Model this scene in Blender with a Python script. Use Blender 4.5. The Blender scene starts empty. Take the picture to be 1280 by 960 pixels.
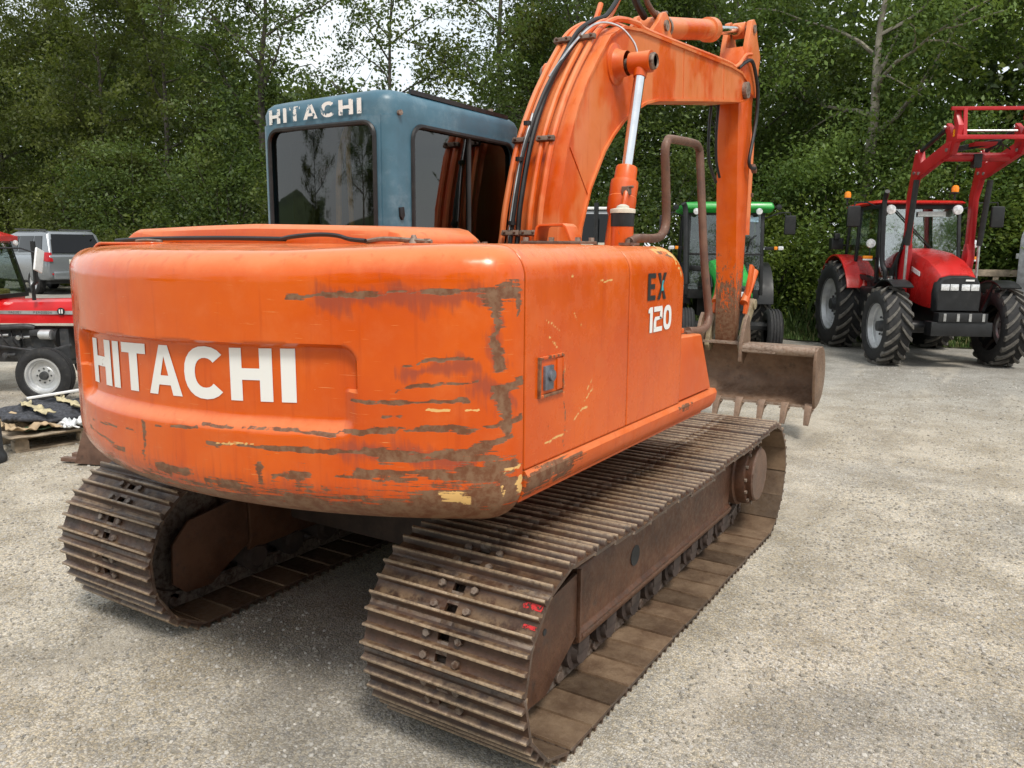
import bpy, bmesh, math, random
import numpy as np
from mathutils import Vector, Matrix

sc = bpy.context.scene
R = math.radians
random.seed(7)

# ------------------------------------------------------------------ camera, sky, sun, exposure
CAM_POS = (2.606, -3.848, 1.861)
CAM_YAW, CAM_PITCH, CAM_ROLL, CAM_F = 0.55496, -0.16610, 0.0075, 1025.4
cf = Vector((-math.sin(CAM_YAW) * math.cos(CAM_PITCH), math.cos(CAM_YAW) * math.cos(CAM_PITCH), math.sin(CAM_PITCH)))
cr = cf.cross(Vector((0, 0, 1))).normalized()
cu = cr.cross(cf)
crr = math.cos(CAM_ROLL) * cr + math.sin(CAM_ROLL) * cu
cuu = -math.sin(CAM_ROLL) * cr + math.cos(CAM_ROLL) * cu
cam_data = bpy.data.cameras.new('camera')
cam = bpy.data.objects.new('camera', cam_data)
sc.collection.objects.link(cam)
m3 = Matrix((crr, cuu, -cf)).transposed().to_4x4()
m3.translation = Vector(CAM_POS)
cam.matrix_world = m3
cam_data.sensor_width = 36
cam_data.lens = CAM_F * 36 / 1280
cam_data.clip_start = 0.05
cam_data.clip_end = 3000
sc.camera = cam

SUN_EL, SUN_AZ = R(56), R(130)          # azimuth clockwise from +Y: behind and right of the camera
world = bpy.data.worlds.new('World')
sc.world = world
world.use_nodes = True
wn, wl = world.node_tree.nodes, world.node_tree.links
wn.clear()
w_out = wn.new('ShaderNodeOutputWorld')
w_bg = wn.new('ShaderNodeBackground')
w_bg.inputs['Strength'].default_value = 0.115
w_sky = wn.new('ShaderNodeTexSky')
w_sky.sky_type = 'NISHITA'
w_sky.sun_disc = False
w_sky.sun_elevation = SUN_EL
w_sky.sun_rotation = SUN_AZ
w_sky.air_density = 1.0
w_sky.dust_density = 2.0
# broken bright cloud over the blue, the same all round
w_tc = wn.new('ShaderNodeTexCoord')
w_map = wn.new('ShaderNodeMapping')
w_map.inputs['Scale'].default_value = (1.0, 1.0, 2.2)
w_no = wn.new('ShaderNodeTexNoise')
w_no.inputs['Scale'].default_value = 2.6
w_no.inputs['Detail'].default_value = 7
w_no.inputs['Roughness'].default_value = 0.55
w_rmp = wn.new('ShaderNodeMapRange')
w_rmp.inputs['From Min'].default_value = 0.30
w_rmp.inputs['From Max'].default_value = 0.62
w_rmp.inputs['To Min'].default_value = 0.66
w_rmp.inputs['To Max'].default_value = 1.0
w_mix = wn.new('ShaderNodeMix')
w_mix.data_type = 'RGBA'
w_mix.inputs[7].default_value = (5.15, 5.4, 5.5, 1)
wl.new(w_tc.outputs['Generated'], w_map.inputs['Vector'])
wl.new(w_map.outputs['Vector'], w_no.inputs['Vector'])
wl.new(w_no.outputs['Fac'], w_rmp.inputs['Value'])
wl.new(w_rmp.outputs['Result'], w_mix.inputs[0])
wl.new(w_sky.outputs['Color'], w_mix.inputs[6])
wl.new(w_mix.outputs[2], w_bg.inputs['Color'])
wl.new(w_bg.outputs['Background'], w_out.inputs['Surface'])

sun_data = bpy.data.lights.new('sun', 'SUN')
sun_data.energy = 1.5
sun_data.angle = R(14)
sun_data.color = (1.0, 0.945, 0.86)
sun = bpy.data.objects.new('sun', sun_data)
sc.collection.objects.link(sun)
sdir = Vector((math.sin(SUN_AZ) * math.cos(SUN_EL), math.cos(SUN_AZ) * math.cos(SUN_EL), math.sin(SUN_EL)))
sun.rotation_euler = sdir.to_track_quat('Z', 'Y').to_euler()
sun.location = (6, -8, 14)

sc.view_settings.view_transform = 'Standard'
sc.view_settings.look = 'None'
sc.view_settings.gamma = 1
sc.view_settings.use_curve_mapping = False
sc.view_settings.exposure = 0.90
sc.render.engine = 'CYCLES'
sc.cycles.max_bounces = 7
sc.cycles.diffuse_bounces = 3
sc.cycles.glossy_bounces = 3
sc.cycles.transparent_max_bounces = 12
sc.cycles.transmission_bounces = 4
sc.cycles.use_denoising = True

# ------------------------------------------------------------------ helpers
COL = sc.collection

class MB:
    """collects shapes into one mesh"""
    def __init__(s):
        s.v, s.f, s.m = [], [], []
        s.cur = 0
    def add(s, vs, fs):
        o = len(s.v)
        s.v.extend([tuple(p) for p in vs])
        for f in fs:
            s.f.append(tuple(i + o for i in f))
            s.m.append(s.cur)
        return s
    def box(s, c, d, rot=None):
        hx, hy, hz = d[0] / 2, d[1] / 2, d[2] / 2
        vs = [Vector((x, y, z)) for x in (-hx, hx) for y in (-hy, hy) for z in (-hz, hz)]
        if rot is not None:
            vs = [rot @ v for v in vs]
        c = Vector(c)
        return s.add([v + c for v in vs], [(0, 1, 3, 2), (4, 6, 7, 5), (0, 4, 5, 1), (2, 3, 7, 6), (0, 2, 6, 4), (1, 5, 7, 3)])
    def bar(s, p0, p1, w, h, up=(0, 0, 1)):
        p0, p1 = Vector(p0), Vector(p1)
        d = (p1 - p0)
        L = d.length
        d.normalize()
        upv = Vector(up)
        sx = d.cross(upv)
        if sx.length < 1e-4:
            sx = d.cross(Vector((1, 0, 0)))
        sx.normalize()
        sz = sx.cross(d).normalized()
        vs = []
        for p in (p0, p1):
            for a, b in ((-1, -1), (1, -1), (1, 1), (-1, 1)):
                vs.append(p + sx * (a * w / 2) + sz * (b * h / 2))
        return s.add(vs, [(0, 1, 2, 3), (7, 6, 5, 4), (0, 4, 5, 1), (1, 5, 6, 2), (2, 6, 7, 3), (3, 7, 4, 0)])
    def cyl(s, p0, p1, r0, r1=None, n=16, cap=True):
        r1 = r0 if r1 is None else r1
        p0, p1 = Vector(p0), Vector(p1)
        d = (p1 - p0).normalized()
        a = d.orthogonal().normalized()
        b = d.cross(a)
        vs = []
        for p, r in ((p0, r0), (p1, r1)):
            for i in range(n):
                t = 2 * math.pi * i / n
                vs.append(p + (a * math.cos(t) + b * math.sin(t)) * r)
        fs = [(i, (i + 1) % n, n + (i + 1) % n, n + i) for i in range(n)]
        if cap:
            fs += [tuple(range(n - 1, -1, -1)), tuple(range(n, 2 * n))]
        return s.add(vs, fs)
    def lathe(s, prof, o, axis, n=24, cap=False):
        """prof: (radius, height) pairs along axis from o"""
        o = Vector(o)
        d = Vector(axis).normalized()
        a = d.orthogonal().normalized()
        b = d.cross(a)
        vs = []
        for r, h in prof:
            for i in range(n):
                t = 2 * math.pi * i / n
                vs.append(o + d * h + (a * math.cos(t) + b * math.sin(t)) * r)
        fs = []
        for k in range(len(prof) - 1):
            for i in range(n):
                j = (i + 1) % n
                fs.append((k * n + i, k * n + j, (k + 1) * n + j, (k + 1) * n + i))
        if cap:
            fs += [tuple(range(n - 1, -1, -1)), tuple((len(prof) - 1) * n + i for i in range(n))]
        return s.add(vs, fs)
    def tube(s, path, r, n=8, cap=True):
        P = [Vector(p) for p in path]
        m = len(P)
        rr = r if isinstance(r, (list, tuple)) else [r] * m
        T = []
        for i in range(m):
            T.append((P[min(i + 1, m - 1)] - P[max(i - 1, 0)]).normalized())
        a = T[0].orthogonal().normalized()
        vs = []
        for i in range(m):
            a = (a - T[i] * a.dot(T[i]))
            if a.length < 1e-5:
                a = T[i].orthogonal()
            a.normalize()
            b = T[i].cross(a)
            for k in range(n):
                t = 2 * math.pi * k / n
                vs.append(P[i] + (a * math.cos(t) + b * math.sin(t)) * rr[i])
        fs = []
        for i in range(m - 1):
            for k in range(n):
                j = (k + 1) % n
                fs.append((i * n + k, i * n + j, (i + 1) * n + j, (i + 1) * n + k))
        if cap:
            fs += [tuple(range(n - 1, -1, -1)), tuple((m - 1) * n + k for k in range(n))]
        return s.add(vs, fs)
    def prism(s, poly, axis, a, b):
        """poly in the two other axes (in xyz order), extruded along axis from a to b"""
        n = len(poly)
        def P(p, h):
            if axis == 0: return (h, p[0], p[1])
            if axis == 1: return (p[0], h, p[1])
            return (p[0], p[1], h)
        vs = [P(p, a) for p in poly] + [P(p, b) for p in poly]
        fs = [(i, (i + 1) % n, n + (i + 1) % n, n + i) for i in range(n)]
        fs += [tuple(range(n - 1, -1, -1)), tuple(range(n, 2 * n))]
        return s.add(vs, fs)
    def loft(s, secs, closed=True, cap=True):
        n = len(secs[0])
        vs = [p for sec in secs for p in sec]
        fs = []
        for k in range(len(secs) - 1):
            for i in range(n if closed else n - 1):
                j = (i + 1) % n
                fs.append((k * n + i, k * n + j, (k + 1) * n + j, (k + 1) * n + i))
        if cap and closed:
            fs += [tuple(range(n - 1, -1, -1)), tuple((len(secs) - 1) * n + i for i in range(n))]
        return s.add(vs, fs)
    def build(s, name, mat, parent=None, bevel=0.0, seg=2, smooth=True, ang=35, bang=30):
        me = bpy.data.meshes.new(name)
        me.from_pydata(s.v, [], s.f)
        me.update()
        bm = bmesh.new()
        bm.from_mesh(me)
        if any(s.m):
            for f, mi in zip(bm.faces, s.m):
                f.material_index = mi
        bmesh.ops.recalc_face_normals(bm, faces=bm.faces)
        if bevel > 0:
            ed = [e for e in bm.edges if e.is_manifold and e.calc_face_angle(0) > R(bang)]
            bmesh.ops.bevel(bm, geom=ed, offset=bevel, segments=seg, affect='EDGES', profile=0.6, clamp_overlap=True)
        bm.to_mesh(me)
        bm.free()
        mats = mat if isinstance(mat, (list, tuple)) else [mat]
        for m_ in mats:
            me.materials.append(m_)
        if smooth:
            me.polygons.foreach_set('use_smooth', [True] * len(me.polygons))
            me.set_sharp_from_angle(angle=R(ang))
        o = bpy.data.objects.new(name, me)
        COL.objects.link(o)
        if parent is not None:
            o.parent = parent
        return o

def obj_from(name, me, parent=None, loc=None, rot=None, scale=None):
    o = bpy.data.objects.new(name, me)
    COL.objects.link(o)
    if parent is not None: o.parent = parent
    if loc is not None: o.location = loc
    if rot is not None: o.rotation_euler = rot
    if scale is not None: o.scale = scale
    return o

def thing(name, label, cat, loc=(0, 0, 0), rz=0.0, group=None):
    o = bpy.data.objects.new(name, None)
    o.empty_display_size = 0.3
    COL.objects.link(o)
    o.location = loc
    o.rotation_euler = (0, 0, rz)
    o['label'] = label
    o['category'] = cat
    if group: o['group'] = group
    return o

def tag(o, label, cat, group=None):
    o['label'] = label
    o['category'] = cat
    if group: o['group'] = group
    return o

def arc(cx, cy, r, a0, a1, n):
    return [(cx + r * math.cos(R(a0 + (a1 - a0) * i / n)), cy + r * math.sin(R(a0 + (a1 - a0) * i / n))) for i in range(n + 1)]

def rrect(x0, y0, x1, y1, r, n=5):
    return (arc(x1 - r, y1 - r, r, 0, 90, n) + arc(x0 + r, y1 - r, r, 90, 180, n) +
            arc(x0 + r, y0 + r, r, 180, 270, n) + arc(x1 - r, y0 + r, r, 270, 360, n))

def smooth_path(pts, per=6):
    """Catmull-Rom through the points"""
    P = [Vector(p) for p in pts]
    out = []
    for i in range(len(P) - 1):
        p0, p1, p2, p3 = P[max(i - 1, 0)], P[i], P[i + 1], P[min(i + 2, len(P) - 1)]
        for k in range(per):
            t = k / per
            out.append(0.5 * ((2 * p1) + (p2 - p0) * t + (2 * p0 - 5 * p1 + 4 * p2 - p3) * t * t + (3 * p1 - p0 - 3 * p2 + p3) * t ** 3))
    out.append(P[-1])
    return out

# ------------------------------------------------------------------ materials
def new_mat(name):
    m = bpy.data.materials.new(name)
    m.use_nodes = True
    nt = m.node_tree
    return m, nt.nodes, nt.links, nt.nodes['Principled BSDF']

def nd(n, kind, **kw):
    x = n.new(kind)
    for k, v in kw.items():
        if k in x.inputs.keys(): x.inputs[k].default_value = v
        else: setattr(x, k, v)
    return x

def rgb(c):
    return (c[0], c[1], c[2], 1)

def mixc(n, l, fac, a, b, blend='MIX'):
    x = n.new('ShaderNodeMix')
    x.data_type = 'RGBA'
    x.blend_type = blend
    for s_, i in ((fac, 0), (a, 6), (b, 7)):
        if isinstance(s_, (int, float)): x.inputs[i].default_value = s_
        elif isinstance(s_, tuple): x.inputs[i].default_value = rgb(s_)
        else: l.new(s_, x.inputs[i])
    return x.outputs[2]

def rng(n, l, val, a, b, c=0.0, d=1.0):
    x = n.new('ShaderNodeMapRange')
    x.interpolation_type = 'SMOOTHSTEP'
    l.new(val, x.inputs['Value'])
    x.inputs['From Min'].default_value = a
    x.inputs['From Max'].default_value = b
    x.inputs['To Min'].default_value = c
    x.inputs['To Max'].default_value = d
    return x.outputs['Result']

def mth(n, l, op, a, b=None):
    x = n.new('ShaderNodeMath')
    x.operation = op
    for i, s_ in enumerate((a, b)):
        if s_ is None: continue
        if isinstance(s_, (int, float)): x.inputs[i].default_value = s_
        else: l.new(s_, x.inputs[i])
    return x.outputs[0]

def noise(n, l, scale, detail=5, rough=0.6, vec=None, stretch=None):
    if vec is None:
        vec = n.new('ShaderNodeTexCoord').outputs['Object']
    if stretch:
        mp = n.new('ShaderNodeMapping')
        mp.inputs['Scale'].default_value = stretch
        l.new(vec, mp.inputs['Vector'])
        vec = mp.outputs['Vector']
    x = n.new('ShaderNodeTexNoise')
    x.inputs['Scale'].default_value = scale
    x.inputs['Detail'].default_value = detail
    x.inputs['Roughness'].default_value = rough
    l.new(vec, x.inputs['Vector'])
    return x.outputs['Fac']

def bump(n, l, bsdf, height, strength=0.3, dist=0.01):
    b = n.new('ShaderNodeBump')
    b.inputs['Strength'].default_value = strength
    b.inputs['Distance'].default_value = dist
    l.new(height, b.inputs['Height'])
    l.new(b.outputs['Normal'], bsdf.inputs['Normal'])

def simple(name, col, rough=0.5, metal=0.0, var=0.18, vs=6.0, spec=0.5, bmp=0.0, bs=60.0, dirt=None, dirt_amt=0.35):
    """plain surface with uneven colour, roughness and some dirt"""
    m, n, l, b = new_mat(name)
    f = noise(n, l, vs, 6, 0.62)
    dk = tuple(c * (1 - var) for c in col)
    lt = tuple(min(1, c * (1 + var)) for c in col)
    c = mixc(n, l, rng(n, l, f, 0.35, 0.65), dk, lt)
    if dirt:
        g = noise(n, l, vs * 1.7, 8, 0.7)
        c = mixc(n, l, mth(n, l, 'MULTIPLY', rng(n, l, g, 0.5, 0.72), dirt_amt), c, dirt)
    l.new(c, b.inputs['Base Color'])
    l.new(rng(n, l, f, 0.2, 0.8, max(0.02, rough - 0.1), min(1, rough + 0.1)), b.inputs['Roughness'])
    b.inputs['Metallic'].default_value = metal
    b.inputs['Specular IOR Level'].default_value = spec
    if bmp > 0:
        bump(n, l, b, noise(n, l, bs, 4, 0.6), bmp, 0.004)
    return m

ORANGE = (0.67, 0.103, 0.002)
ORANGE_D = (0.59, 0.076, 0.002)
FADED = (0.70, 0.22, 0.075)
RUST = (0.150, 0.052, 0.020)
BARE = (0.22, 0.118, 0.064)

def orange_paint(name, attr=False, edge=0.70, scratch=0.5, fade=1.0, rough=0.36, bare_z=None, chalk=0.0):
    """sun-bleached orange machine paint, worn to rusty steel on edges and where attr says"""
    m, n, l, b = new_mat(name)
    tc = n.new('ShaderNodeTexCoord').outputs['Object']
    geo = n.new('ShaderNodeNewGeometry')
    big = noise(n, l, 1.6, 5, 0.6, tc)
    mid = noise(n, l, 9, 6, 0.65, tc)
    fine = noise(n, l, 70, 6, 0.7, tc)
    c = mixc(n, l, rng(n, l, big, 0.36, 0.66), ORANGE_D, ORANGE)
    c = mixc(n, l, mth(n, l, 'MULTIPLY', rng(n, l, mid, 0.45, 0.75), 0.16), c, FADED)
    sep = n.new('ShaderNodeSeparateXYZ')
    l.new(geo.outputs['Normal'], sep.inputs[0])
    up = rng(n, l, mth(n, l, 'ADD', sep.outputs['Z'], mth(n, l, 'MULTIPLY', mth(n, l, 'SUBTRACT', mid, 0.5), 0.5)), 0.15, 0.8)
    c = mixc(n, l, mth(n, l, 'MULTIPLY', up, 0.8 * fade), c, FADED)
    if chalk:
        c = mixc(n, l, mth(n, l, 'MULTIPLY', rng(n, l, noise(n, l, 1.1, 4, 0.55, tc, (1.0, 1.6, 1.0)), 0.42, 0.52), chalk), c, FADED)
    # long faint vertical runs
    run = noise(n, l, 3.0, 4, 0.6, tc, (9, 9, 0.5))
    c = mixc(n, l, mth(n, l, 'MULTIPLY', rng(n, l, run, 0.55, 0.72), 0.35), c, (0.46, 0.050, 0.003))
    # fine pale scratches
    sc1 = noise(n, l, 7.0, 3, 0.5, tc, (1.2, 1.2, 40))
    scm = mth(n, l, 'MULTIPLY', rng(n, l, sc1, 0.70, 0.74), scratch)
    c = mixc(n, l, scm, c, (0.75, 0.36, 0.12))
    ro = rng(n, l, mid, 0.3, 0.7, rough - 0.08, rough + 0.12)
    bare = None
    if edge:
        e = mth(n, l, 'ADD', noise(n, l, 5.5, 7, 0.72, tc), mth(n, l, 'MULTIPLY', mth(n, l, 'SUBTRACT', fine, 0.5), 0.22))
        bare = rng(n, l, e, edge, edge + 0.02)
    if bare_z is not None:
        z0, z1 = bare_z
        pos = n.new('ShaderNodeSeparateXYZ')
        l.new(tc, pos.inputs[0])
        g = rng(n, l, pos.outputs['Z'], z0, z1, 1.0, 0.0)
        gr = noise(n, l, 13, 7, 0.72, tc, (2.2, 2.2, 0.7))
        f2 = mth(n, l, 'ADD', mth(n, l, 'MULTIPLY', g, 0.85), mth(n, l, 'MULTIPLY', mth(n, l, 'SUBTRACT', gr, 0.5), 1.7))
        w2 = rng(n, l, mth(n, l, 'ADD', f2, mth(n, l, 'MULTIPLY', mth(n, l, 'SUBTRACT', fine, 0.5), 0.6)), 0.47, 0.52)
        bare = w2 if bare is None else mth(n, l, 'MAXIMUM', bare, w2)
    if attr:
        at = nd(n, 'ShaderNodeAttribute', attribute_name='wear')
        s2 = n.new('ShaderNodeSeparateColor')
        l.new(at.outputs['Color'], s2.inputs[0])
        w1 = noise(n, l, 60, 8, 0.78, tc)
        st = noise(n, l, 20, 6, 0.68, tc, (0.28, 0.28, 5.0))
        jit = mth(n, l, 'ADD', mth(n, l, 'MULTIPLY', mth(n, l, 'SUBTRACT', w1, 0.5), 0.85), mth(n, l, 'MULTIPLY', mth(n, l, 'SUBTRACT', st, 0.5), 2.3))
        stain = mth(n, l, 'MULTIPLY', rng(n, l, mth(n, l, 'ADD', s2.outputs[2], mth(n, l, 'MULTIPLY', mth(n, l, 'SUBTRACT', noise(n, l, 14, 4, 0.6, tc, (4, 4, 0.5)), 0.5), 1.1)), 0.35, 0.95), 0.7)
        c = mixc(n, l, stain, c, (0.26, 0.055, 0.035))
        w2 = rng(n, l, mth(n, l, 'ADD', s2.outputs[0], jit), 0.50, 0.57)
        bare = w2 if bare is None else mth(n, l, 'MAXIMUM', bare, w2)
        cream = rng(n, l, mth(n, l, 'ADD', s2.outputs[1], jit), 0.52, 0.58)
    if bare is not None:
        rc = mixc(n, l, rng(n, l, noise(n, l, 28, 6, 0.7, tc), 0.38, 0.62), RUST, BARE)
        c = mixc(n, l, bare, c, rc)
        ro = mth(n, l, 'ADD', ro, mth(n, l, 'MULTIPLY', bare, 0.32))
    if attr:
        c = mixc(n, l, cream, c, (0.74, 0.45, 0.16))
    l.new(c, b.inputs['Base Color'])
    l.new(ro, b.inputs['Roughness'])
    h = mth(n, l, 'MULTIPLY', noise(n, l, 3.5, 3, 0.5, tc), 1.0)
    if bare is not None:
        h = mth(n, l, 'SUBTRACT', h, mth(n, l, 'MULTIPLY', bare, 0.16))
    bump(n, l, b, h, 0.4, 0.016)
    return m

def rusty(name, a=(0.10, 0.052, 0.034), c2=(0.20, 0.125, 0.085), dusty=(0.34, 0.27, 0.20), dust=0.45, rough=0.62, metal=0.25, worn_edge=0.5, tip=None):
    """brown rusty track steel, dust on upward faces, rubbed edges"""
    m, n, l, b = new_mat(name)
    tc = n.new('ShaderNodeTexCoord').outputs['Object']
    geo = n.new('ShaderNodeNewGeometry')
    oi = n.new('ShaderNodeObjectInfo')
    off = n.new('ShaderNodeVectorMath')
    off.operation = 'ADD'
    l.new(tc, off.inputs[0])
    cmb = n.new('ShaderNodeCombineXYZ')
    rr = mth(n, l, 'MULTIPLY', oi.outputs['Random'], 37.0)
    l.new(rr, cmb.inputs[0]); l.new(rr, cmb.inputs[1]); l.new(rr, cmb.inputs[2])
    l.new(cmb.outputs[0], off.inputs[1])
    v = off.outputs[0]
    f1 = noise(n, l, 5, 7, 0.68, v)
    f2 = noise(n, l, 38, 6, 0.7, v)
    c = mixc(n, l, rng(n, l, f1, 0.34, 0.66), a, c2)
    c = mixc(n, l, mth(n, l, 'MULTIPLY', rng(n, l, f2, 0.5, 0.7), 0.5), c, (a[0] * 1.7, a[1] * 1.25, a[2]))
    c = mixc(n, l, mth(n, l, 'MULTIPLY', rng(n, l, noise(n, l, 14, 5, 0.6, v), 0.55, 0.75), 0.6), c, (0.035, 0.026, 0.022))
    sep = n.new('ShaderNodeSeparateXYZ')
    l.new(geo.outputs['Normal'], sep.inputs[0])
    up = rng(n, l, sep.outputs['Z'], 0.35, 0.95)
    dn = rng(n, l, noise(n, l, 16, 7, 0.72, v), 0.40, 0.62)
    c = mixc(n, l, mth(n, l, 'MULTIPLY', mth(n, l, 'MULTIPLY', up, dn), mth(n, l, 'MULTIPLY', dust, mth(n, l, 'ADD', 0.45, mth(n, l, 'MULTIPLY', oi.outputs['Random'], 0.9)))), c, dusty)
    e = mth(n, l, 'MULTIPLY', rng(n, l, geo.outputs['Pointiness'], 0.53, 0.62), rng(n, l, f2, 0.35, 0.6))
    c = mixc(n, l, mth(n, l, 'MULTIPLY', e, worn_edge), c, (0.46, 0.40, 0.34))
    if tip is not None:
        ps = n.new('ShaderNodeSeparateXYZ')
        l.new(tc, ps.inputs[0])
        hs_ = n.new('ShaderNodeHueSaturation')
        l.new(mixc(n, l, rng(n, l, f1, 0.3, 0.7), (0.10, 0.060, 0.036), (0.22, 0.15, 0.095)), hs_.inputs['Color'])
        l.new(mth(n, l, 'ADD', 0.45, mth(n, l, 'MULTIPLY', oi.outputs['Random'], 0.95)), hs_.inputs['Value'])
        c = mixc(n, l, rng(n, l, ps.outputs['Z'], -0.0025, -0.0035), c, hs_.outputs[0])
        tm = mth(n, l, 'MULTIPLY', rng(n, l, ps.outputs['Z'], tip[0], tip[1]), rng(n, l, noise(n, l, 55, 6, 0.75, v), 0.33, 0.60, 0.25, 1.0))
        c = mixc(n, l, tm, c, mixc(n, l, f2, (0.22, 0.14, 0.078), (0.46, 0.35, 0.235)))
    l.new(c, b.inputs['Base Color'])
    l.new(rng(n, l, f2, 0.3, 0.7, rough - 0.15, rough + 0.15), b.inputs['Roughness'])
    b.inputs['Metallic'].default_value = metal
    bump(n, l, b, mth(n, l, 'ADD', f2, mth(n, l, 'MULTIPLY', noise(n, l, 120, 3, 0.6, v), 0.5)), 0.45, 0.004)
    return m

def glass(name, tint=(0.35, 0.38, 0.38), rough=0.02, refl=0.085):
    m, n, l, b = new_mat(name)
    out = n['Material Output']
    n.remove(b)
    tr = n.new('ShaderNodeBsdfTransparent')
    tr.inputs[0].default_value = rgb(tint)
    gl = n.new('ShaderNodeBsdfGlossy')
    gl.inputs['Color'].default_value = (1, 1, 1, 1)
    gl.inputs['Roughness'].default_value = rough
    g = n.new('ShaderNodeNewGeometry')
    dt = n.new('ShaderNodeVectorMath'); dt.operation = 'DOT_PRODUCT'
    l.new(g.outputs['Normal'], dt.inputs[0]); l.new(g.outputs['Incoming'], dt.inputs[1])
    k = mth(n, l, 'POWER', mth(n, l, 'SUBTRACT', 1.0, mth(n, l, 'ABSOLUTE', dt.outputs['Value'])), 5.0)
    mx = n.new('ShaderNodeMixShader')
    l.new(mth(n, l, 'ADD', refl, mth(n, l, 'MULTIPLY', k, 0.9)), mx.inputs[0])
    l.new(tr.outputs[0], mx.inputs[1])
    l.new(gl.outputs[0], mx.inputs[2])
    l.new(mx.outputs[0], out.inputs['Surface'])
    return m

M = {}
M['orange'] = orange_paint('orange_paint')
M['orange_cw'] = orange_paint('orange_counterweight_paint', attr=True, edge=None, scratch=0.6, rough=0.15)
M['orange_door'] = orange_paint('orange_door_paint', attr=True, edge=None, scratch=0.25, rough=0.24)
M['orange_skirt'] = orange_paint('orange_skirt_paint', attr=True, edge=None, scratch=0.9, rough=0.42)
M['orange_arm'] = orange_paint('orange_arm_paint', bare_z=(0.75, 2.45), scratch=0.4)
M['orange_boom'] = orange_paint('orange_boom_paint', edge=0.74, scratch=0.15, fade=1.0, rough=0.36, chalk=0.75)
M['shoe'] = rusty('track_shoe_steel', (0.024, 0.0105, 0.006), (0.072, 0.032, 0.016), (0.30, 0.20, 0.115), 0.46, 0.48, 0.0, 0.3, tip=(0.026, 0.036))
M['frame'] = rusty('track_frame_steel', (0.070, 0.028, 0.014), (0.130, 0.058, 0.030), (0.06, 0.042, 0.03), 0.8, 0.5, 0.05, 0.15)
M['link'] = rusty('track_link_steel', (0.035, 0.019, 0.013), (0.085, 0.044, 0.026), (0.22, 0.12, 0.06), 0.5, 0.6, 0.05, 0.3)
M['bucket'] = rusty('bucket_steel', (0.15, 0.09, 0.057), (0.25, 0.16, 0.105), (0.33, 0.24, 0.18), 0.5, 0.5, 0.2, 0.4)
M['scrap'] = rusty('scrap_bucket_rust', (0.09, 0.045, 0.03), (0.17, 0.09, 0.06), (0.25, 0.17, 0.12), 0.4, 0.7, 0.05, 0.3)
M['rail'] = rusty('handrail_rust', (0.10, 0.045, 0.028), (0.17, 0.085, 0.052), (0.3, 0.2, 0.14), 0.3, 0.5, 0.1, 0.2)
M['bolt'] = rusty('bolt_rust', (0.09, 0.05, 0.035), (0.2, 0.13, 0.09), (0.3, 0.22, 0.16), 0.4, 0.55, 0.3, 0.5)
M['black'] = simple('black_rubber', (0.010, 0.010, 0.011), 0.5, 0, 0.35, 8, dirt=(0.06, 0.055, 0.05), dirt_amt=0.35)
M['dark_under'] = simple('underbody_grime', (0.05, 0.034, 0.028), 0.75, 0.0, 0.4, 5, dirt=(0.10, 0.07, 0.05), bmp=0.3)
M['chrome'] = simple('rod_chrome', (0.72, 0.73, 0.74), 0.12, 1.0, 0.05, 9)
M['steel'] = simple('bright_steel', (0.5, 0.5, 0.5), 0.35, 0.9, 0.15, 12)
M['cab'] = simple('slate_blue_cab_paint', (0.052, 0.130, 0.182), 0.36, 0, 0.16, 3.0, dirt=(0.20, 0.29, 0.34), dirt_amt=0.4)
M['cab_glass'] = glass('tinted_cab_glass', (0.22, 0.22, 0.21))
M['clear_glass'] = glass('clear_glass', (0.78, 0.85, 0.83), 0.02, 0.24)
M['dark_glass'] = glass('dark_privacy_glass', (0.05, 0.05, 0.055), 0.02, 0.035)
M['white'] = simple('white_lettering', (0.80, 0.79, 0.77), 0.45, 0, 0.05, 20)
M['lettering_black'] = simple('black_lettering', (0.012, 0.012, 0.014), 0.45, 0, 0.2, 20)
M['teal'] = simple('teal_lettering', (0.05, 0.36, 0.40), 0.5, 0, 0.2, 20)
M['interior'] = simple('cab_interior', (0.03, 0.03, 0.03), 0.8, 0, 0.3, 6)
M['seat'] = simple('seat_cloth', (0.05, 0.04, 0.035), 0.9, 0, 0.3, 12)
M['ochre'] = simple('ochre_webbing', (0.62, 0.40, 0.07), 0.8, 0, 0.3, 14)
M['cream_cap'] = simple('cream_cap', (0.62, 0.58, 0.48), 0.5, 0, 0.15, 14)
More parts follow.
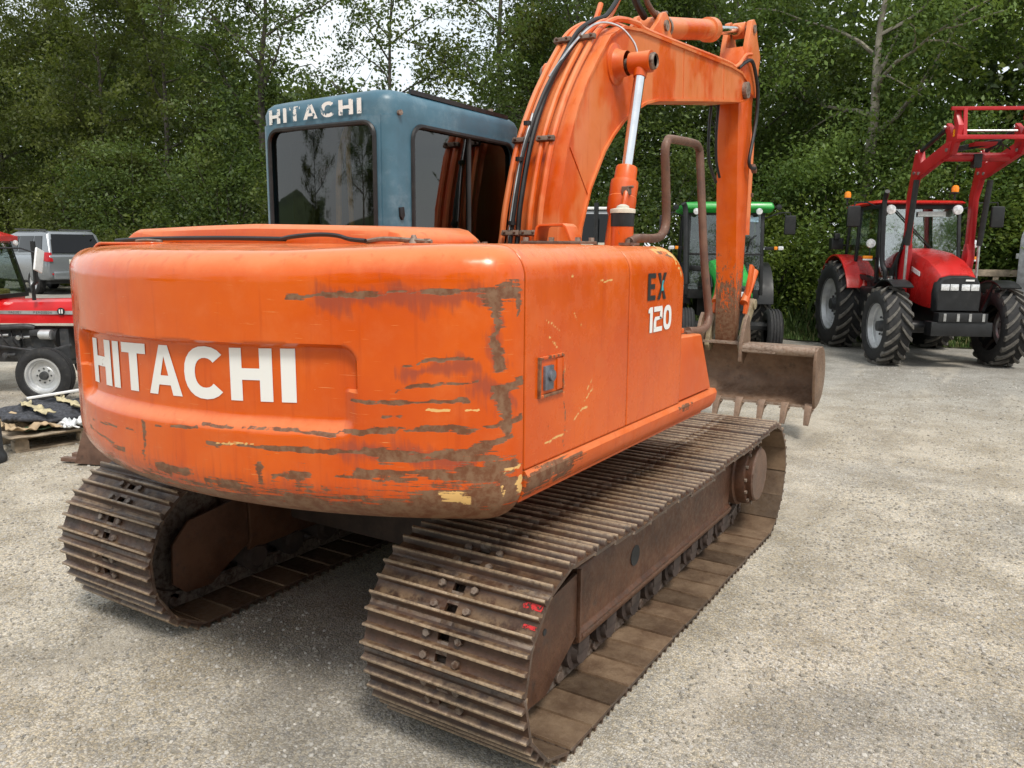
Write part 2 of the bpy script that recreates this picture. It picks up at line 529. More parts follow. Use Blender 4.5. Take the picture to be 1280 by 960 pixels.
CW_WEAR = [('b', 0.008, [(0.565, 1.694), (0.782, 1.703), (0.959, 1.718), (1.109, 1.715), (1.216, 1.726), (1.319, 1.745)]), ('b', 0.03, [(1.257, 1.716), (1.319, 1.715)]), ('b', 0.016, [(1.257, 1.68), (1.268, 1.629), (1.263, 1.565), (1.274, 1.486)]), ('b', 0.005, [(0.965, 1.474), (1.044, 1.499), (1.188, 1.506)]), ('b', 0.006, [(0.935, 1.395), (0.993, 1.415), (1.198, 1.425)]), ('b', 0.007, [(0.783, 1.356), (0.95, 1.358), (1.17, 1.364)]), ('b', 0.009, [(0.73, 1.251), (0.949, 1.268), (1.209, 1.274), (1.366, 1.301)]), ('b', 0.005, [(0.493, 1.241), (0.73, 1.24)]), ('b', 0.01, [(0.49, 1.18), (0.812, 1.187), (1.159, 1.191)]), ('b', 0.012, [(1.159, 1.191), (1.324, 1.242)]), ('b', 0.045, [(1.185, 1.128), (1.293, 1.096)]), ('b', 0.05, [(0.999, 1.011), (1.211, 1.024), (1.326, 1.05)]), ('b', 0.012, [(0.485, 1.078), (0.624, 1.096)]), ('b', 0.01, [(0.891, 1.312), (0.95, 1.308)]), ('b', 0.01, [(1.237, 1.369), (1.309, 1.402)]), ('b', 0.01, [(1.303, 1.419), (1.311, 1.258)]), ('b', 0.01, [(-0.14, 1.197), (-0.153, 1.088)]), ('b', 0.006, [(-0.386, 1.036), (-0.069, 1.045), (0.22, 1.036), (0.34, 1.028)]), ('b', 0.012, [(-0.069, 1.045), (-0.006, 1.04)]), ('b', 0.006, [(0.214, 1.17), (0.49, 1.18), (0.722, 1.177)]), ('b', 0.004, [(-0.673, 1.132), (-0.328, 1.161), (-0.161, 1.157)]), ('b', 0.004, [(-0.066, 1.204), (0.168, 1.22)]), ('b', 0.004, [(0.188, 1.233), (0.461, 1.244), (0.724, 1.245)]), ('b', 0.01, [(0.429, 1.11), (0.438, 1.045)]), ('b', 0.008, [(0.185, 1.032), (0.297, 1.026)]), ('b', 0.006, [(0.726, 1.098), (1.0, 1.099)]), ('c', 0.013, [(1.084, 1.04), (1.172, 1.035)]), ('c', 0.01, [(1.293, 1.124), (1.355, 1.13)]), ('c', 0.012, [(1.364, 1.095), (1.375, 1.047)]), ('c', 0.008, [(1.287, 1.075), (1.3, 1.051)]), ('c', 0.004, [(1.042, 1.334), (1.12, 1.335)]), ('c', 0.003, [(1.164, 1.338), (1.206, 1.338)]), ('c', 0.003, [(0.253, 1.18), (0.459, 1.188)]), ('s', 0.03, [(0.688, 1.683), (0.781, 1.69), (0.958, 1.703), (1.109, 1.697), (1.216, 1.7)]), ('s', 0.02, [(1.262, 1.629), (1.263, 1.474)]), ('s', 0.02, [(0.965, 1.451), (1.188, 1.487)]), ('s', 0.03, [(0.785, 1.2), (1.185, 1.156)]), ('s', 0.03, [(1.211, 1.422), (1.323, 1.364)])]

# ------------------------------------------------------------------ excavator
EX = thing('excavator', 'large worn orange tracked excavator with slate blue cab parked on the gravel', 'excavator')

def paint_wear(P, strokes, tile=None):
    """P: (n,2) surface coordinates; returns (n,4) wear colours: bare, cream, stain"""
    out = np.zeros((len(P), 4), np.float32)
    out[:, 3] = 1
    ch = {'b': 0, 'c': 1, 's': 2}
    def wob(q, f, ph):
        return np.sin(q * f + ph) * 0.5 + np.sin(q * f * 2.17 + ph * 1.7) * 0.3 + np.sin(q * f * 4.9 + ph * 0.6) * 0.2
    for si, (k, w, pts) in enumerate(strokes):
        w = w * 0.95
        P0 = P
        P = P0 + np.stack([0.010 * wob(P0[:, 1], 40, si), 0.004 * wob(P0[:, 0], 15, si * 1.3) + 0.003 * wob(P0[:, 0], 71, si * 2.1)], 1)
        w = w * (0.95 + 0.75 * wob(P0[:, 0] + P0[:, 1], 23, si * 3.7)).clip(0.12, 2)
        d = np.full(len(P), 9.0)
        pts = [np.array(p) for p in pts]
        for a, b in zip(pts[:-1], pts[1:]):
            ab = b - a
            t = np.clip(((P - a) @ ab) / max(1e-9, ab @ ab), 0, 1)
            d = np.minimum(d, np.linalg.norm(P - (a + t[:, None] * ab), axis=1))
        soft = 2.2 if k != 's' else 3.0
        val = np.clip(1.12 - 0.62 * d / w, 0, 1.1) if k != 's' else np.clip(1.0 - d / (w * soft), 0, 1)
        P = P0
        i = ch[k]
        out[:, i] = np.maximum(out[:, i], val)
    return out

def set_wear(o, cols):
    at = o.data.color_attributes.new('wear', 'FLOAT_COLOR', 'POINT')
    at.data.foreach_set('color', cols.astype(np.float32).ravel())

# --- counterweight: a swept plan curve with rounded top and bottom and a recessed name panel
CWR, CWF, HW = 2.03, 0.16, 1.22
CA0 = math.asin((HW - CWF) / (CWR - CWF))
S_ARC = CWR * CA0
S_END = S_ARC + CWF * (math.pi / 2 - CA0)
CW_SIDE_Y = -math.sqrt((CWR - CWF) ** 2 - (HW - CWF) ** 2)
def plan(s):
    """point and outward normal of the counterweight outline at arc position s (metres, 0 = rear centre)"""
    sg, a = (1 if s >= 0 else -1), abs(s)
    if a <= S_ARC:
        t = a / CWR
        return sg * CWR * math.sin(t), -CWR * math.cos(t), sg * math.sin(t), -math.cos(t)
    t = min(CA0 + (a - S_ARC) / CWF, math.pi / 2)
    return sg * ((HW - CWF) + CWF * math.sin(t)), CW_SIDE_Y - CWF * math.cos(t), sg * math.sin(t), -math.cos(t)
ZB, ZT, RB, RT = 0.925, 1.843, 0.15, 0.105
prof = []          # (inset, z, arclength-like z used for paint)
for i in range(11):
    a = R(-90 + 9 * i)
    prof.append((RB * (1 - math.cos(a)), ZB + RB * (1 + math.sin(a))))
for i in range(1, 84):
    prof.append((0.0, ZB + RB + (ZT - RT - ZB - RB) * i / 84))
for i in range(10):
    a = R(10 * i)
    prof.append((RT * (1 - math.cos(a)), ZT - RT + RT * math.sin(a)))
def panel_depth(s, z):
    z = z + 0.012 - 0.020 * s
    zc, hz, hx, rc = 1.382, 0.158, 0.81, 0.07
    qx, qz = abs(s + 0.0) - hx + rc, abs(z - zc) - hz + rc
    d = math.hypot(max(qx, 0), max(qz, 0)) + min(max(qx, qz), 0) - rc
    wdt = 0.018 if z > zc else 0.065
    t = min(1, max(0, -d / wdt))
    return 0.036 * t * t * (3 - 2 * t)
NS = 300
ss = [-S_END + 2 * S_END * i / NS for i in range(NS + 1)]
vs, sp = [], []
rows = len(prof) + 2
for s in ss:
    x, y, nx, ny = plan(s)
    vs.append((x * 0.86, -1.25, ZB + 0.002)); sp.append((s, ZB - 0.2))
    for ins, z in prof:
        z = z + 0.025 * max(0, z - 1.5) / 0.343 * min(1, max(0, (s - 0.5) / 0.6))
        dd = ins + panel_depth(s, z)
        vs.append((x - nx * dd, y - ny * dd, z)); sp.append((s, z))
    vs.append((x - nx * RT if abs(s) < S_ARC else math.copysign(HW - RT, s), -1.36, 1.870)); sp.append((s, ZT + 0.2))
fs = []
for i in range(NS):
    for k in range(rows - 1):
        fs.append((i * rows + k, (i + 1) * rows + k, (i + 1) * rows + k + 1, i * rows + k + 1))
mb = MB().add(vs, fs)
cw = mb.build('counterweight', M['orange_cw'], EX, ang=50)
SP = np.array(sp)
CW_WEAR += [('b', 0.030, [(1.20, 1.12), (1.34, 1.15)]), ('b', 0.034, [(1.05, 1.035), (1.34, 1.05)]), ('b', 0.013, [(0.88, 1.165), (1.25, 1.18)]), ('b', 0.014, [(0.80, 1.115), (1.2, 1.12)]),
            ('b', 0.036, [(1.255, 1.712), (1.325, 1.716)]), ('b', 0.018, [(1.262, 1.66), (1.268, 1.60)]), ('b', 0.012, [(1.34, 1.70), (1.345, 1.64)]), ('b', 0.018, [(1.26, 1.49), (1.275, 1.47)]),
            ('b', 0.014, [(1.25, 1.40), (1.37, 1.415)]), ('b', 0.02, [(1.28, 1.40), (1.30, 1.28)]), ('b', 0.010, [(0.2, 1.03), (0.7, 1.045)]), ('b', 0.006, [(-0.7, 1.10), (-0.3, 1.075)]), ('b', 0.012, [(-0.15, 1.065), (0.1, 1.05)])]
wear = paint_wear(SP, CW_WEAR)
# general rust along the lower lip and down the right rear corner
low = np.clip((1.055 - SP[:, 1]) / 0.08, 0, 1) * 0.64 + np.clip((1.18 - SP[:, 1]) / 0.25, 0, 1) * 0.12
cor = np.exp(-((SP[:, 0] - 1.22) / 0.20) ** 2) * np.clip((1.30 - SP[:, 1]) / 0.28, 0, 1) * 0.62
rs = np.clip((SP[:, 0] - 0.1) / 0.9, 0, 1) * np.clip((1.27 - SP[:, 1]) / 0.25, 0, 1) * 0.34
inner = (SP[:, 1] < ZB + 0.02) * 0.9
wear[:, 0] = np.clip(np.maximum.reduce([wear[:, 0], low + rs, cor + rs * 0.5, rs + 0.0, inner]), 0, 1.1)
wear[:, 2] = np.maximum(wear[:, 2], np.clip((1.26 - SP[:, 1]) / 0.4, 0, 0.55))
set_wear(cw, wear)

# --- lettering: glyphs as flat outlines in a 0..1 high box
def glyph(ch, t=0.25):
    if ch == 'H': return 0.86, [[(0, 0), (t, 0), (t, 1), (0, 1)], [(.86 - t, 0), (.86, 0), (.86, 1), (.86 - t, 1)], [(t, .40), (.86 - t, .40), (.86 - t, .62), (t, .62)]]
    if ch == 'I': return t, [[(0, 0), (t, 0), (t, 1), (0, 1)]]
    if ch == 'T': return 0.74, [[(.37 - t / 2, 0), (.37 + t / 2, 0), (.37 + t / 2, .79), (.37 - t / 2, .79)], [(0, .79), (.74, .79), (.74, 1), (0, 1)]]
    if ch == 'A':
        return 0.94, [[(0, 0), (.25, 0), (.47, .78), (.35, 1)], [(.94, 0), (.59, 1), (.35, 1), (.47, .78), (.69, 0)], [(.305, .20), (.635, .20), (.583, .39), (.357, .39)]]
    if ch == 'C':
        w, o, i = 0.88, [], []
        q = []
        n = 18
        for k in range(n):
            a0, a1 = R(42 + (318 - 42) * k / n), R(42 + (318 - 42) * (k + 1) / n)
            E = lambda a, rx, ry: (.46 + rx * math.copysign(abs(math.cos(a)) ** .9, math.cos(a)), .5 + ry * math.copysign(abs(math.sin(a)) ** .9, math.sin(a)))
            q.append([E(a0, .46, .515), E(a1, .46, .515), E(a1, .22, .29), E(a0, .22, .29)])
        return w, q
    if ch == 'E': return 0.62, [[(0, 0), (.22, 0), (.22, 1), (0, 1)], [(.22, 0), (.62, 0), (.62, .18), (.22, .18)], [(.22, .42), (.56, .42), (.56, .6), (.22, .6)], [(.22, .82), (.62, .82), (.62, 1), (.22, 1)]]
    if ch == 'X': return 0.74, [[(0, 0), (.24, 0), (.46, .5), (.28, .5)], [(.28, .5), (.46, .5), (.74, 1), (.5, 1)], [(0, 1), (.24, 1), (.30, .86), (.28, .5)], [(.74, 0), (.5, 0), (.40, .36), (.46, .5)]]
    if ch == '1': return 0.36, [[(.13, 0), (.36, 0), (.36, 1), (.13, 1)], [(0, .78), (.13, .78), (.13, 1), (0, .92)]]
    if ch == '2': return 0.74, [[(0, .80), (.60, .80), (.70, 1), (0, 1)], [(.52, .5), (.74, .5), (.74, .9), (.70, 1), (.60, .8), (.52, .78)], [(0, .42), (.74, .5), (.52, .60), (.1, .60)], [(0, 0), (.22, 0), (.22, .44), (0, .42)], [(.22, 0), (.74, 0), (.74, .19), (.22, .19)]]
    if ch == '0':
        q, n = [], 24
        for k in range(n):
            a0, a1 = 2 * math.pi * k / n, 2 * math.pi * (k + 1) / n
            E = lambda a, rx, ry: (.36 + rx * math.copysign(abs(math.cos(a)) ** .75, math.cos(a)), .5 + ry * math.copysign(abs(math.sin(a)) ** .75, math.sin(a)))
            q.append([E(a0, .36, .5), E(a1, .36, .5), E(a1, .15, .29), E(a0, .15, .29)])
        return 0.72, q
    return .5, []

def word_quads(word, gap=0.13, scale_w=1.0):
    x, out = 0.0, []
    for ch in word:
        w, polys = glyph(ch)
        for p in polys:
            out.append([((x + a * scale_w), b) for a, b in p])
        x += w * scale_w + gap
    return x - gap, out

def text_mesh(name, word, width, height, place, mat, parent, gap=0.13, scale_w=1.0, cells=10, skip=None):
    """place(u,v) -> 3D point, u in metres 0..width, v in metres 0..height"""
    W0, polys = word_quads(word, gap, scale_w)
    bm = bmesh.new()
    for p in polys:
        vv = [bm.verts.new((a / W0 * width, b * height, 0)) for a, b in p]
        try: bm.faces.new(vv)
        except ValueError: pass
    n = max(2, int(width / 0.03))
    for i in range(1, n):
        g = bm.verts[:] + bm.edges[:] + bm.faces[:]
        bmesh.ops.bisect_plane(bm, geom=g, plane_co=(width * i / n, 0, 0), plane_no=(1, 0, 0), dist=1e-5)
    bmesh.ops.recalc_face_normals(bm, faces=bm.faces)
    for v in bm.verts:
        v.co = Vector(place(v.co.x, v.co.y))
    me = bpy.data.meshes.new(name)
    bm.to_mesh(me)
    bm.free()
    me.materials.append(mat)
    o = bpy.data.objects.new(name, me)
    COL.objects.link(o)
    o.parent = parent
    return o

def chipped(name, col, thr=0.60, under=None, sc_=26, coord_stretch=None):
    """lettering film worn through in places"""
    m, n, l, b = new_mat(name)
    out = n['Material Output']
    f = noise(n, l, sc_, 6, 0.7, None, coord_stretch)
    b.inputs['Base Color'].default_value = rgb(col)
    b.inputs['Roughness'].default_value = 0.45
    tr = n.new('ShaderNodeBsdfTransparent')
    mx = n.new('ShaderNodeMixShader')
    l.new(rng(n, l, f, thr, thr + 0.03), mx.inputs[0])
    l.new(b.outputs[0], mx.inputs[1])
    l.new(tr.outputs[0], mx.inputs[2])
    l.new(mx.outputs[0], out.inputs['Surface'])
    return m
M['white_chip'] = chipped('white_lettering_chipped', (0.80, 0.79, 0.76), 0.66, sc_=18)
M['white_flaky'] = chipped('white_lettering_flaky', (0.74, 0.75, 0.72), 0.545, sc_=34)
M['black_flaky'] = chipped('black_lettering_flaky', (0.012, 0.012, 0.014), 0.62, sc_=40)

CW_SPANS = [(-0.700, -0.462), (-0.436, -0.376), (-0.348, -0.160), (-0.142, 0.058), (0.074, 0.280), (0.300, 0.480), (0.514, 0.572)]
for ch, (sa, sb) in zip('HITACHI', CW_SPANS):
    def cw_place(u, v, sa=sa):
        s = sa + u
        z = 1.315 + v + 0.035 * s
        x, y, nx, ny = plan(s)
        dd = panel_depth(s, z) - 0.0025
        return (x - nx * dd, y - ny * dd, z)
    text_mesh('name_letter', ch, sb - sa, 0.184, cw_place, M['white_chip'], cw)

# --- right side: doors, tank panel, skirt, tool box
def side_panel(name, y0, y1, z0, z1, rt, front_round=0.0, xin=0.7, x=HW, strokes=(), mat='orange_door', step=0.007, thick=True):
    """flat side panel that turns over at the top into the deck; optional rounded top front corner"""
    ny = max(2, int((y1 - y0) / step))
    P, S2 = [], []
    prof_ = [(x, z0 + (z1 - rt - z0) * i / 90) for i in range(91)]
    prof_ += [(x - rt + rt * math.cos(R(10 * i)), z1 - rt + rt * math.sin(R(10 * i))) for i in range(1, 10)]
    prof_ += [(x - rt - (x - rt - xin) * i / 6, z1) for i in range(1, 7)]
    for j in range(ny + 1):
        y = y0 + (y1 - y0) * j / ny
        drop = 0.0
        if front_round > 0 and y > y1 - front_round:
            q = (y - (y1 - front_round)) / front_round
            drop = front_round * (1 - math.sqrt(max(0, 1 - q * q)))
        for (px, pz) in prof_:
            zz = pz
            if drop > 0 and pz > z1 - rt - front_round:
                t = (pz - (z1 - rt - front_round)) / (rt + front_round)
                zz = pz - drop * min(1, t * 1.0)
            P.append((px, y, zz)); S2.append((y, pz))
    rows_ = len(prof_)
    F = [(j * rows_ + k, (j + 1) * rows_ + k, (j + 1) * rows_ + k + 1, j * rows_ + k + 1) for j in range(ny) for k in range(rows_ - 1)]
    o = MB().add(P, F).build(name, M[mat], EX, ang=50)
    set_wear(o, paint_wear(np.array(S2), strokes))
    if thick:
        md = o.modifiers.new('thickness', 'SOLIDIFY')
        md.thickness = 0.012
        md.offset = -1
    return o

Z_SK, Z_TOP = 1.108, 1.868
door_marks = [('c', .0035, [(-1.40, 1.62), (-1.33, 1.585), (-1.30, 1.57)]), ('c', .003, [(-1.38, 1.56), (-1.31, 1.51)]), ('c', .004, [(-1.06, 1.72), (-0.95, 1.73), (-.86, 1.735)]),
              ('c', .003, [(-1.25, 1.45), (-1.25, 1.33)]), ('c', .0025, [(-1.2, 1.63), (-1.1, 1.55)]), ('c', .003, [(-1.18, 1.22), (-1.1, 1.26), (-1.05, 1.25)]),
              ('c', .003, [(-1.08, 1.28), (-1.0, 1.33)]), ('c', .003, [(-1.13, 1.25), (-1.03, 1.36)]), ('c', .004, [(-1.45, 1.17), (-1.2, 1.19)]), ('b', .005, [(-1.36, 1.21), (-1.36, 1.235)]),
              ('c', .004, [(-1.02, 1.80), (-1.0, 1.80)]), ('c', .003, [(-1.22, 1.76), (-1.20, 1.755)]), ('b', .004, [(-1.245, 1.30), (-1.245, 1.14)])]
door_marks = [(k, w * 0.7, p) for k, w, p in door_marks]
door = side_panel('engine_door', CW_SIDE_Y + 0.011, -0.6975, Z_SK + 0.004, Z_TOP + 0.002, 0.115, strokes=door_marks)
tank_marks = [('c', .012, [(-.34, 1.855), (-.20, 1.85), (-.10, 1.80)]), ('c', .010, [(-.16, 1.79), (-.09, 1.74)]), ('b', .006, [(-.3, 1.84), (-.16, 1.82)])]
tank = side_panel('tank_cover', -0.688, -0.062, Z_SK + 0.004, Z_TOP - 0.001, 0.115, front_round=0.10, strokes=tank_marks)
# deck plate behind the panels and front wall of the tank
mb = MB()
mb.box((0.24, -0.70, Z_TOP - 0.03), (0.98, 1.24, 0.05))
mb.box((0.62, -0.075, 1.45), (1.16, 0.02, 0.64))
mb.box((0.0, -0.55, 1.06), (2.36, 1.9, 0.16))
mb.box((-0.1, 0.35, 1.10), (0.5, 0.9, 0.30))
mb.box((-0.72, -0.95, 1.48), (0.9, 0.8, 0.70))
mb.box((-0.72, 0.2, 1.10), (0.94, 1.3, 0.20))
deck = mb.build('deck', M['orange'], EX, bevel=0.006)
left = side_panel('left_door', CW_SIDE_Y + 0.008, -0.5, Z_SK, Z_TOP, 0.1, strokes=(), x=HW, xin=0.75, step=0.05)
left.scale = (-1, 1, 1)

# latch in a recess on the engine door
mb = MB()
for a, b_, c_, d_ in ((-1.447, -1.271, 1.478, 1.488), (-1.447, -1.271, 1.345, 1.355), (-1.447, -1.437, 1.355, 1.478), (-1.281, -1.271, 1.355, 1.478)):
    mb.box((HW + 0.004, (a + b_) / 2, (c_ + d_) / 2), (0.014, b_ - a, d_ - c_))
lf = mb.build('latch_frame', M['orange_arm'], door, bevel=0.002)
mb = MB().box((HW + 0.0015, -1.359, 1.4165), (0.005, 0.154, 0.121)).box((HW + 0.005, -1.302, 1.4165), (0.008, 0.038, 0.11))
lp = mb.build('latch_plate', M['orange'], door, bevel=0.001)
mb = MB().box((HW + 0.008, -1.385, 1.412), (0.012, 0.06, 0.085)).cyl((HW + 0.01, -1.378, 1.42), (HW + 0.026, -1.378, 1.42), 0.02, n=14)
mb.build('latch_handle', simple('latch_grey', (0.16, 0.17, 0.2), 0.5, 0.4, 0.3, 20), door, bevel=0.002)

# model lettering EX 120 on the tank cover
text_mesh('model_letters', 'EX', 0.215, 0.118, lambda u, v: (HW + 0.003, -0.505 + u, 1.632 + v), M['black_flaky'], tank, gap=0.16)
mb = MB().add([(HW + 0.0042, -0.352, 1.670), (HW + 0.0042, -0.326, 1.670), (HW + 0.0042, -0.334, 1.694), (HW + 0.0042, -0.326, 1.716), (HW + 0.0042, -0.344, 1.716), (HW + 0.0042, -0.350, 1.694)], [(0, 1, 2, 3, 4, 5)])
mb.build('letter_accent', M['teal'], tank, smooth=False)
text_mesh('model_number', '120', 0.275, 0.113, lambda u, v: (HW + 0.003, -0.49 + u, 1.489 + v), M['white_chip'], tank, gap=0.10)

# skirt rail under the doors
skp = [(HW - 0.06, Z_SK), (HW + 0.004, Z_SK), (HW + 0.016, Z_SK - 0.02), (HW + 0.012, Z_SK - 0.06), (HW - 0.012, Z_SK - 0.10), (HW - 0.06, Z_SK - 0.128), (HW - 0.12, Z_SK - 0.135), (HW - 0.14, Z_SK - 0.05)]
NSK = 150
secs, S2 = [], []
for j in range(NSK + 1):
    t = j / NSK
    y = CW_SIDE_Y + 0.01 + (0.475 - CW_SIDE_Y) * t
    sec = []
    for (px, pz) in skp:
        sh = max(0.0, 1 - t * 8) * 0.004
        tip = max(0.0, (y - 0.42) / 0.055)
        sec.append((px, y - (Z_SK - pz) * 0.15 * tip, pz))
        S2.append((y, pz))
    secs.append(sec)
sk = MB().loft(secs).build('skirt_rail', M['orange_skirt'], EX, bevel=0)
S2 = np.array(S2)
ww = paint_wear(S2, [('b', .02, [(-1.53, 1.05), (-1.2, 1.06)]), ('b', .012, [(-1.5, 1.085), (-1.3, 1.09), (-1.1, 1.075)]), ('b', .006, [(-.9, 1.07), (-.75, 1.075)]), ('b', .006, [(-.6, 1.06), (-.2, 1.075), (.1, 1.08)]), ('b', .004, [(-.1, 1.09), (.05, 1.085)])])
ww[:, 0] = np.maximum(ww[:, 0], np.clip((-0.55 - S2[:, 0]) / 1.0, 0, 1) * 0.38)
ww[:, 0] = np.maximum(ww[:, 0], np.clip((Z_SK - 0.08 - S2[:, 1]) / 0.04, 0, 1) * np.clip(0.5 - S2[:, 0] * 0.25, 0.3, 0.7))
if len(sk.data.vertices) == len(ww): set_wear(sk, ww)

# tool box in front of the tank with a sloping nose
mb = MB().prism([(-0.056, Z_SK + 0.006), (0.435, Z_SK + 0.006), (0.245, 1.425), (-0.056, 1.435)], 0, 0.62, HW - 0.004)
tbx = mb.build('tool_box', M['orange'], EX, bevel=0.014, seg=3)
MB().box((1.06, 0.03, 1.449), (0.22, 0.17, 0.025)).build('box_lid', M['orange'], tbx, bevel=0.006)

# grab rail
rail_pts = [(1.05, -0.33, 1.885), (1.05, -0.24, 1.902), (1.05, -0.02, 1.906), (1.05, 0.075, 1.93), (1.05, 0.115, 2.0), (1.05, 0.09, 2.2), (1.05, 0.068, 2.33), (1.05, 0.095, 2.378), (1.05, 0.15, 2.392), (1.05, 0.46, 2.405),
            (1.05, 0.53, 2.395), (1.05, 0.572, 2.34), (1.05, 0.70, 1.85), (1.05, 0.835, 1.50), (1.05, 0.835, 1.44), (1.05, 0.78, 1.395), (1.05, 0.62, 1.372)]
rail_pts = rail_pts[:10] + [(1.052, 0.53, 2.392), (1.055, 0.557, 2.35), (1.085, 0.53, 2.116), (1.12, 0.508, 1.818), (1.15, 0.502, 1.604), (1.165, 0.495, 1.50), (1.17, 0.45, 1.446), (1.165, 0.36, 1.43), (1.15, 0.22, 1.437)]
rail = MB().tube(smooth_path(rail_pts, 5), 0.0215, 12).build('grab_rail', M['rail'], EX)
MB().box((1.145, 0.19, 1.434), (0.06, 0.09, 0.012)).cyl((1.145, 0.17, 1.437), (1.145, 0.17, 1.457), 0.012, n=6).build('rail_foot', M['rail'], rail)
MB().box((1.05, -0.33, 1.876), (0.06, 0.1, 0.012)).cyl((1.05, -0.345, 1.88), (1.05, -0.345, 1.90), 0.012, n=6).build('rail_foot', M['rail'], rail)

# filler neck on the tank
nk = MB().cyl((1.0, -0.30, 1.862), (1.0, -0.30, 1.955), 0.052, n=28).build('filler_neck', M['orange_arm'], EX)
MB().lathe([(0.0, 1.956), (0.054, 1.956), (0.0545, 2.018), (0.0, 2.018)], (1.0, -0.30, 0), (0, 0, 1), 28).build('rubber_sleeve', M['black'], nk)
MB().lathe([(0.0, 2.016), (0.058, 2.016), (0.059, 2.024), (0.058, 2.034), (0.03, 2.04), (0.028, 2.048), (0.012, 2.056), (0, 2.057)], (1.0, -0.30, 0), (0, 0, 1), 28).build('filler_cap', M['cream_cap'], nk)

# bracket bolted on the deck
br = MB().box((0.83, -0.60, 1.880), (0.30, 0.16, 0.012)).build('bracket_plate', M['bolt'], EX, bevel=0.002)
mb = MB()
arch = [(0.735, 1.887), (0.745, 1.948), (0.762, 1.960), (0.880, 1.962), (0.897, 1.950), (0.925, 1.887)]
inn = [(0.913, 1.887), (0.888, 1.942), (0.876, 1.951), (0.765, 1.950), (0.756, 1.942), (0.747, 1.887)]
mb.prism(arch + inn, 1, -0.66, -0.555)
mb.build('bracket_hoop', M['orange_arm'], br, bevel=0.002)
mb = MB()
for x_, y_ in ((0.70, -0.665), (0.96, -0.665), (0.70, -0.535), (0.96, -0.535), (0.83, -0.665)):
    mb.cyl((x_, y_, 1.886), (x_, y_, 1.902), 0.013, n=6)
mb.build('plate_bolts', M['bolt'], br)['kind'] = 'stuff'
# small bolts and clips along the deck edge
mb = MB()
for i in range(7):
    x_ = 0.38 + 0.043 * i
    mb.cyl((x_, -0.9, 1.868), (x_, -0.9, 1.880 + 0.005 * (i % 2)), 0.012, n=6)
mb.bar((0.36, -0.93, 1.872), (0.66, -0.93, 1.872), 0.02, 0.008)
mb.build('deck_bolts', M['bolt'], deck)['kind'] = 'stuff'

# raised engine hood lid behind the counterweight lip
lid = MB()
def lid_sec(x, h):
    return [(x, -1.40, 1.868), (x, -1.385, 1.868 + h * 0.75), (x, -1.36, 1.868 + h), (x, -0.92, 1.868 + h + 0.006), (x, -0.88, 1.868 + h * 0.7), (x, -0.88, 1.868)]
xs = [(-1.165, 0.006), (-1.12, 0.034), (-1.09, 0.055), (-1.06, 0.062), (-0.6, 0.075), (-0.24, 0.081), (0.1, 0.075), (0.52, 0.062), (0.565, 0.052), (0.59, 0.03), (0.605, 0.006)]
lid.loft([lid_sec(x, h) for x, h in xs])
hood = lid.build('hood_lid', M['orange'], EX, bevel=0.006, bang=40)
MB().tube(smooth_path([(-1.19, -1.41, 1.875), (-0.9, -1.425, 1.884), (-0.4, -1.43, 1.888), (0.0, -1.425, 1.884)], 4), [0.010] * 13, 6).build('rubber_seal', M['black'], hood)
MB().tube(smooth_path([(-0.02, -1.43, 1.884), (0.06, -1.44, 1.894), (0.2, -1.445, 1.902), (0.30, -1.44, 1.898), (0.36, -1.43, 1.884), (0.44, -1.43, 1.878)], 5), 0.009, 6).build('lid_handle', M['black'], hood)
mb = MB()
mb.tube(smooth_path([(-1.0, -1.43, 1.874), (-0.9, -1.44, 1.878), (-0.8, -1.435, 1.873)], 4), 0.007, 6)
mb.tube(smooth_path([(0.42, -1.40, 1.876), (0.5, -1.395, 1.886), (0.62, -1.39, 1.882), (0.72, -1.38, 1.876)], 5), 0.009, 6)
mb.cyl((0.64, -1.385, 1.87), (0.64, -1.385, 1.902), 0.02, 0.008, n=10)
mb.cyl((0.70, -1.38, 1.87), (0.70, -1.38, 1.888), 0.012, n=8)
mb.build('lid_hinge', M['bolt'], hood)['kind'] = 'stuff'

# --- cab
def holed_panel(mb, hole, outer, to3, thick):
    """ring between an outer box (x0,y0,x1,y1) and a hole outline, with thickness; to3(u,v,d)"""
    x0, y0, x1, y1 = outer
    cx = sum(p[0] for p in hole) / len(hole)
    cy = sum(p[1] for p in hole) / len(hole)
    H = list(hole)
    # split at outer corner directions so that the corners are kept
    out = []
    for (u, v) in H:
        dx, dy = u - cx, v - cy
        t = min(((x1 - cx) / dx if dx > 1e-9 else (x0 - cx) / dx if dx < -1e-9 else 1e9), ((y1 - cy) / dy if dy > 1e-9 else (y0 - cy) / dy if dy < -1e-9 else 1e9))
        out.append([cx + dx * t, cy + dy * t])
    for ccx, ccy in ((x0, y0), (x1, y0), (x1, y1), (x0, y1)):
        k = min(range(len(out)), key=lambda i: (out[i][0] - ccx) ** 2 + (out[i][1] - ccy) ** 2)
        out[k] = [ccx, ccy]
    n = len(H)
    vs = [to3(u, v, 0) for u, v in H] + [to3(u, v, 0) for u, v in out] + [to3(u, v, thick) for u, v in H] + [to3(u, v, thick) for u, v in out]
    fs = []
    for i in range(n):
        j = (i + 1) % n
        fs += [(i, j, n + j, n + i), (2 * n + j, 2 * n + i, 3 * n + i, 3 * n + j), (i, 2 * n + i, 2 * n + j, j), (n + i, n + j, 3 * n + j, 3 * n + i)]
    mb.add(vs, fs)

def ring_tube(hole, to3, d, r, n=6):
    pts = [to3(u, v, d) for u, v in hole]
    return pts + [pts[0], pts[1]]

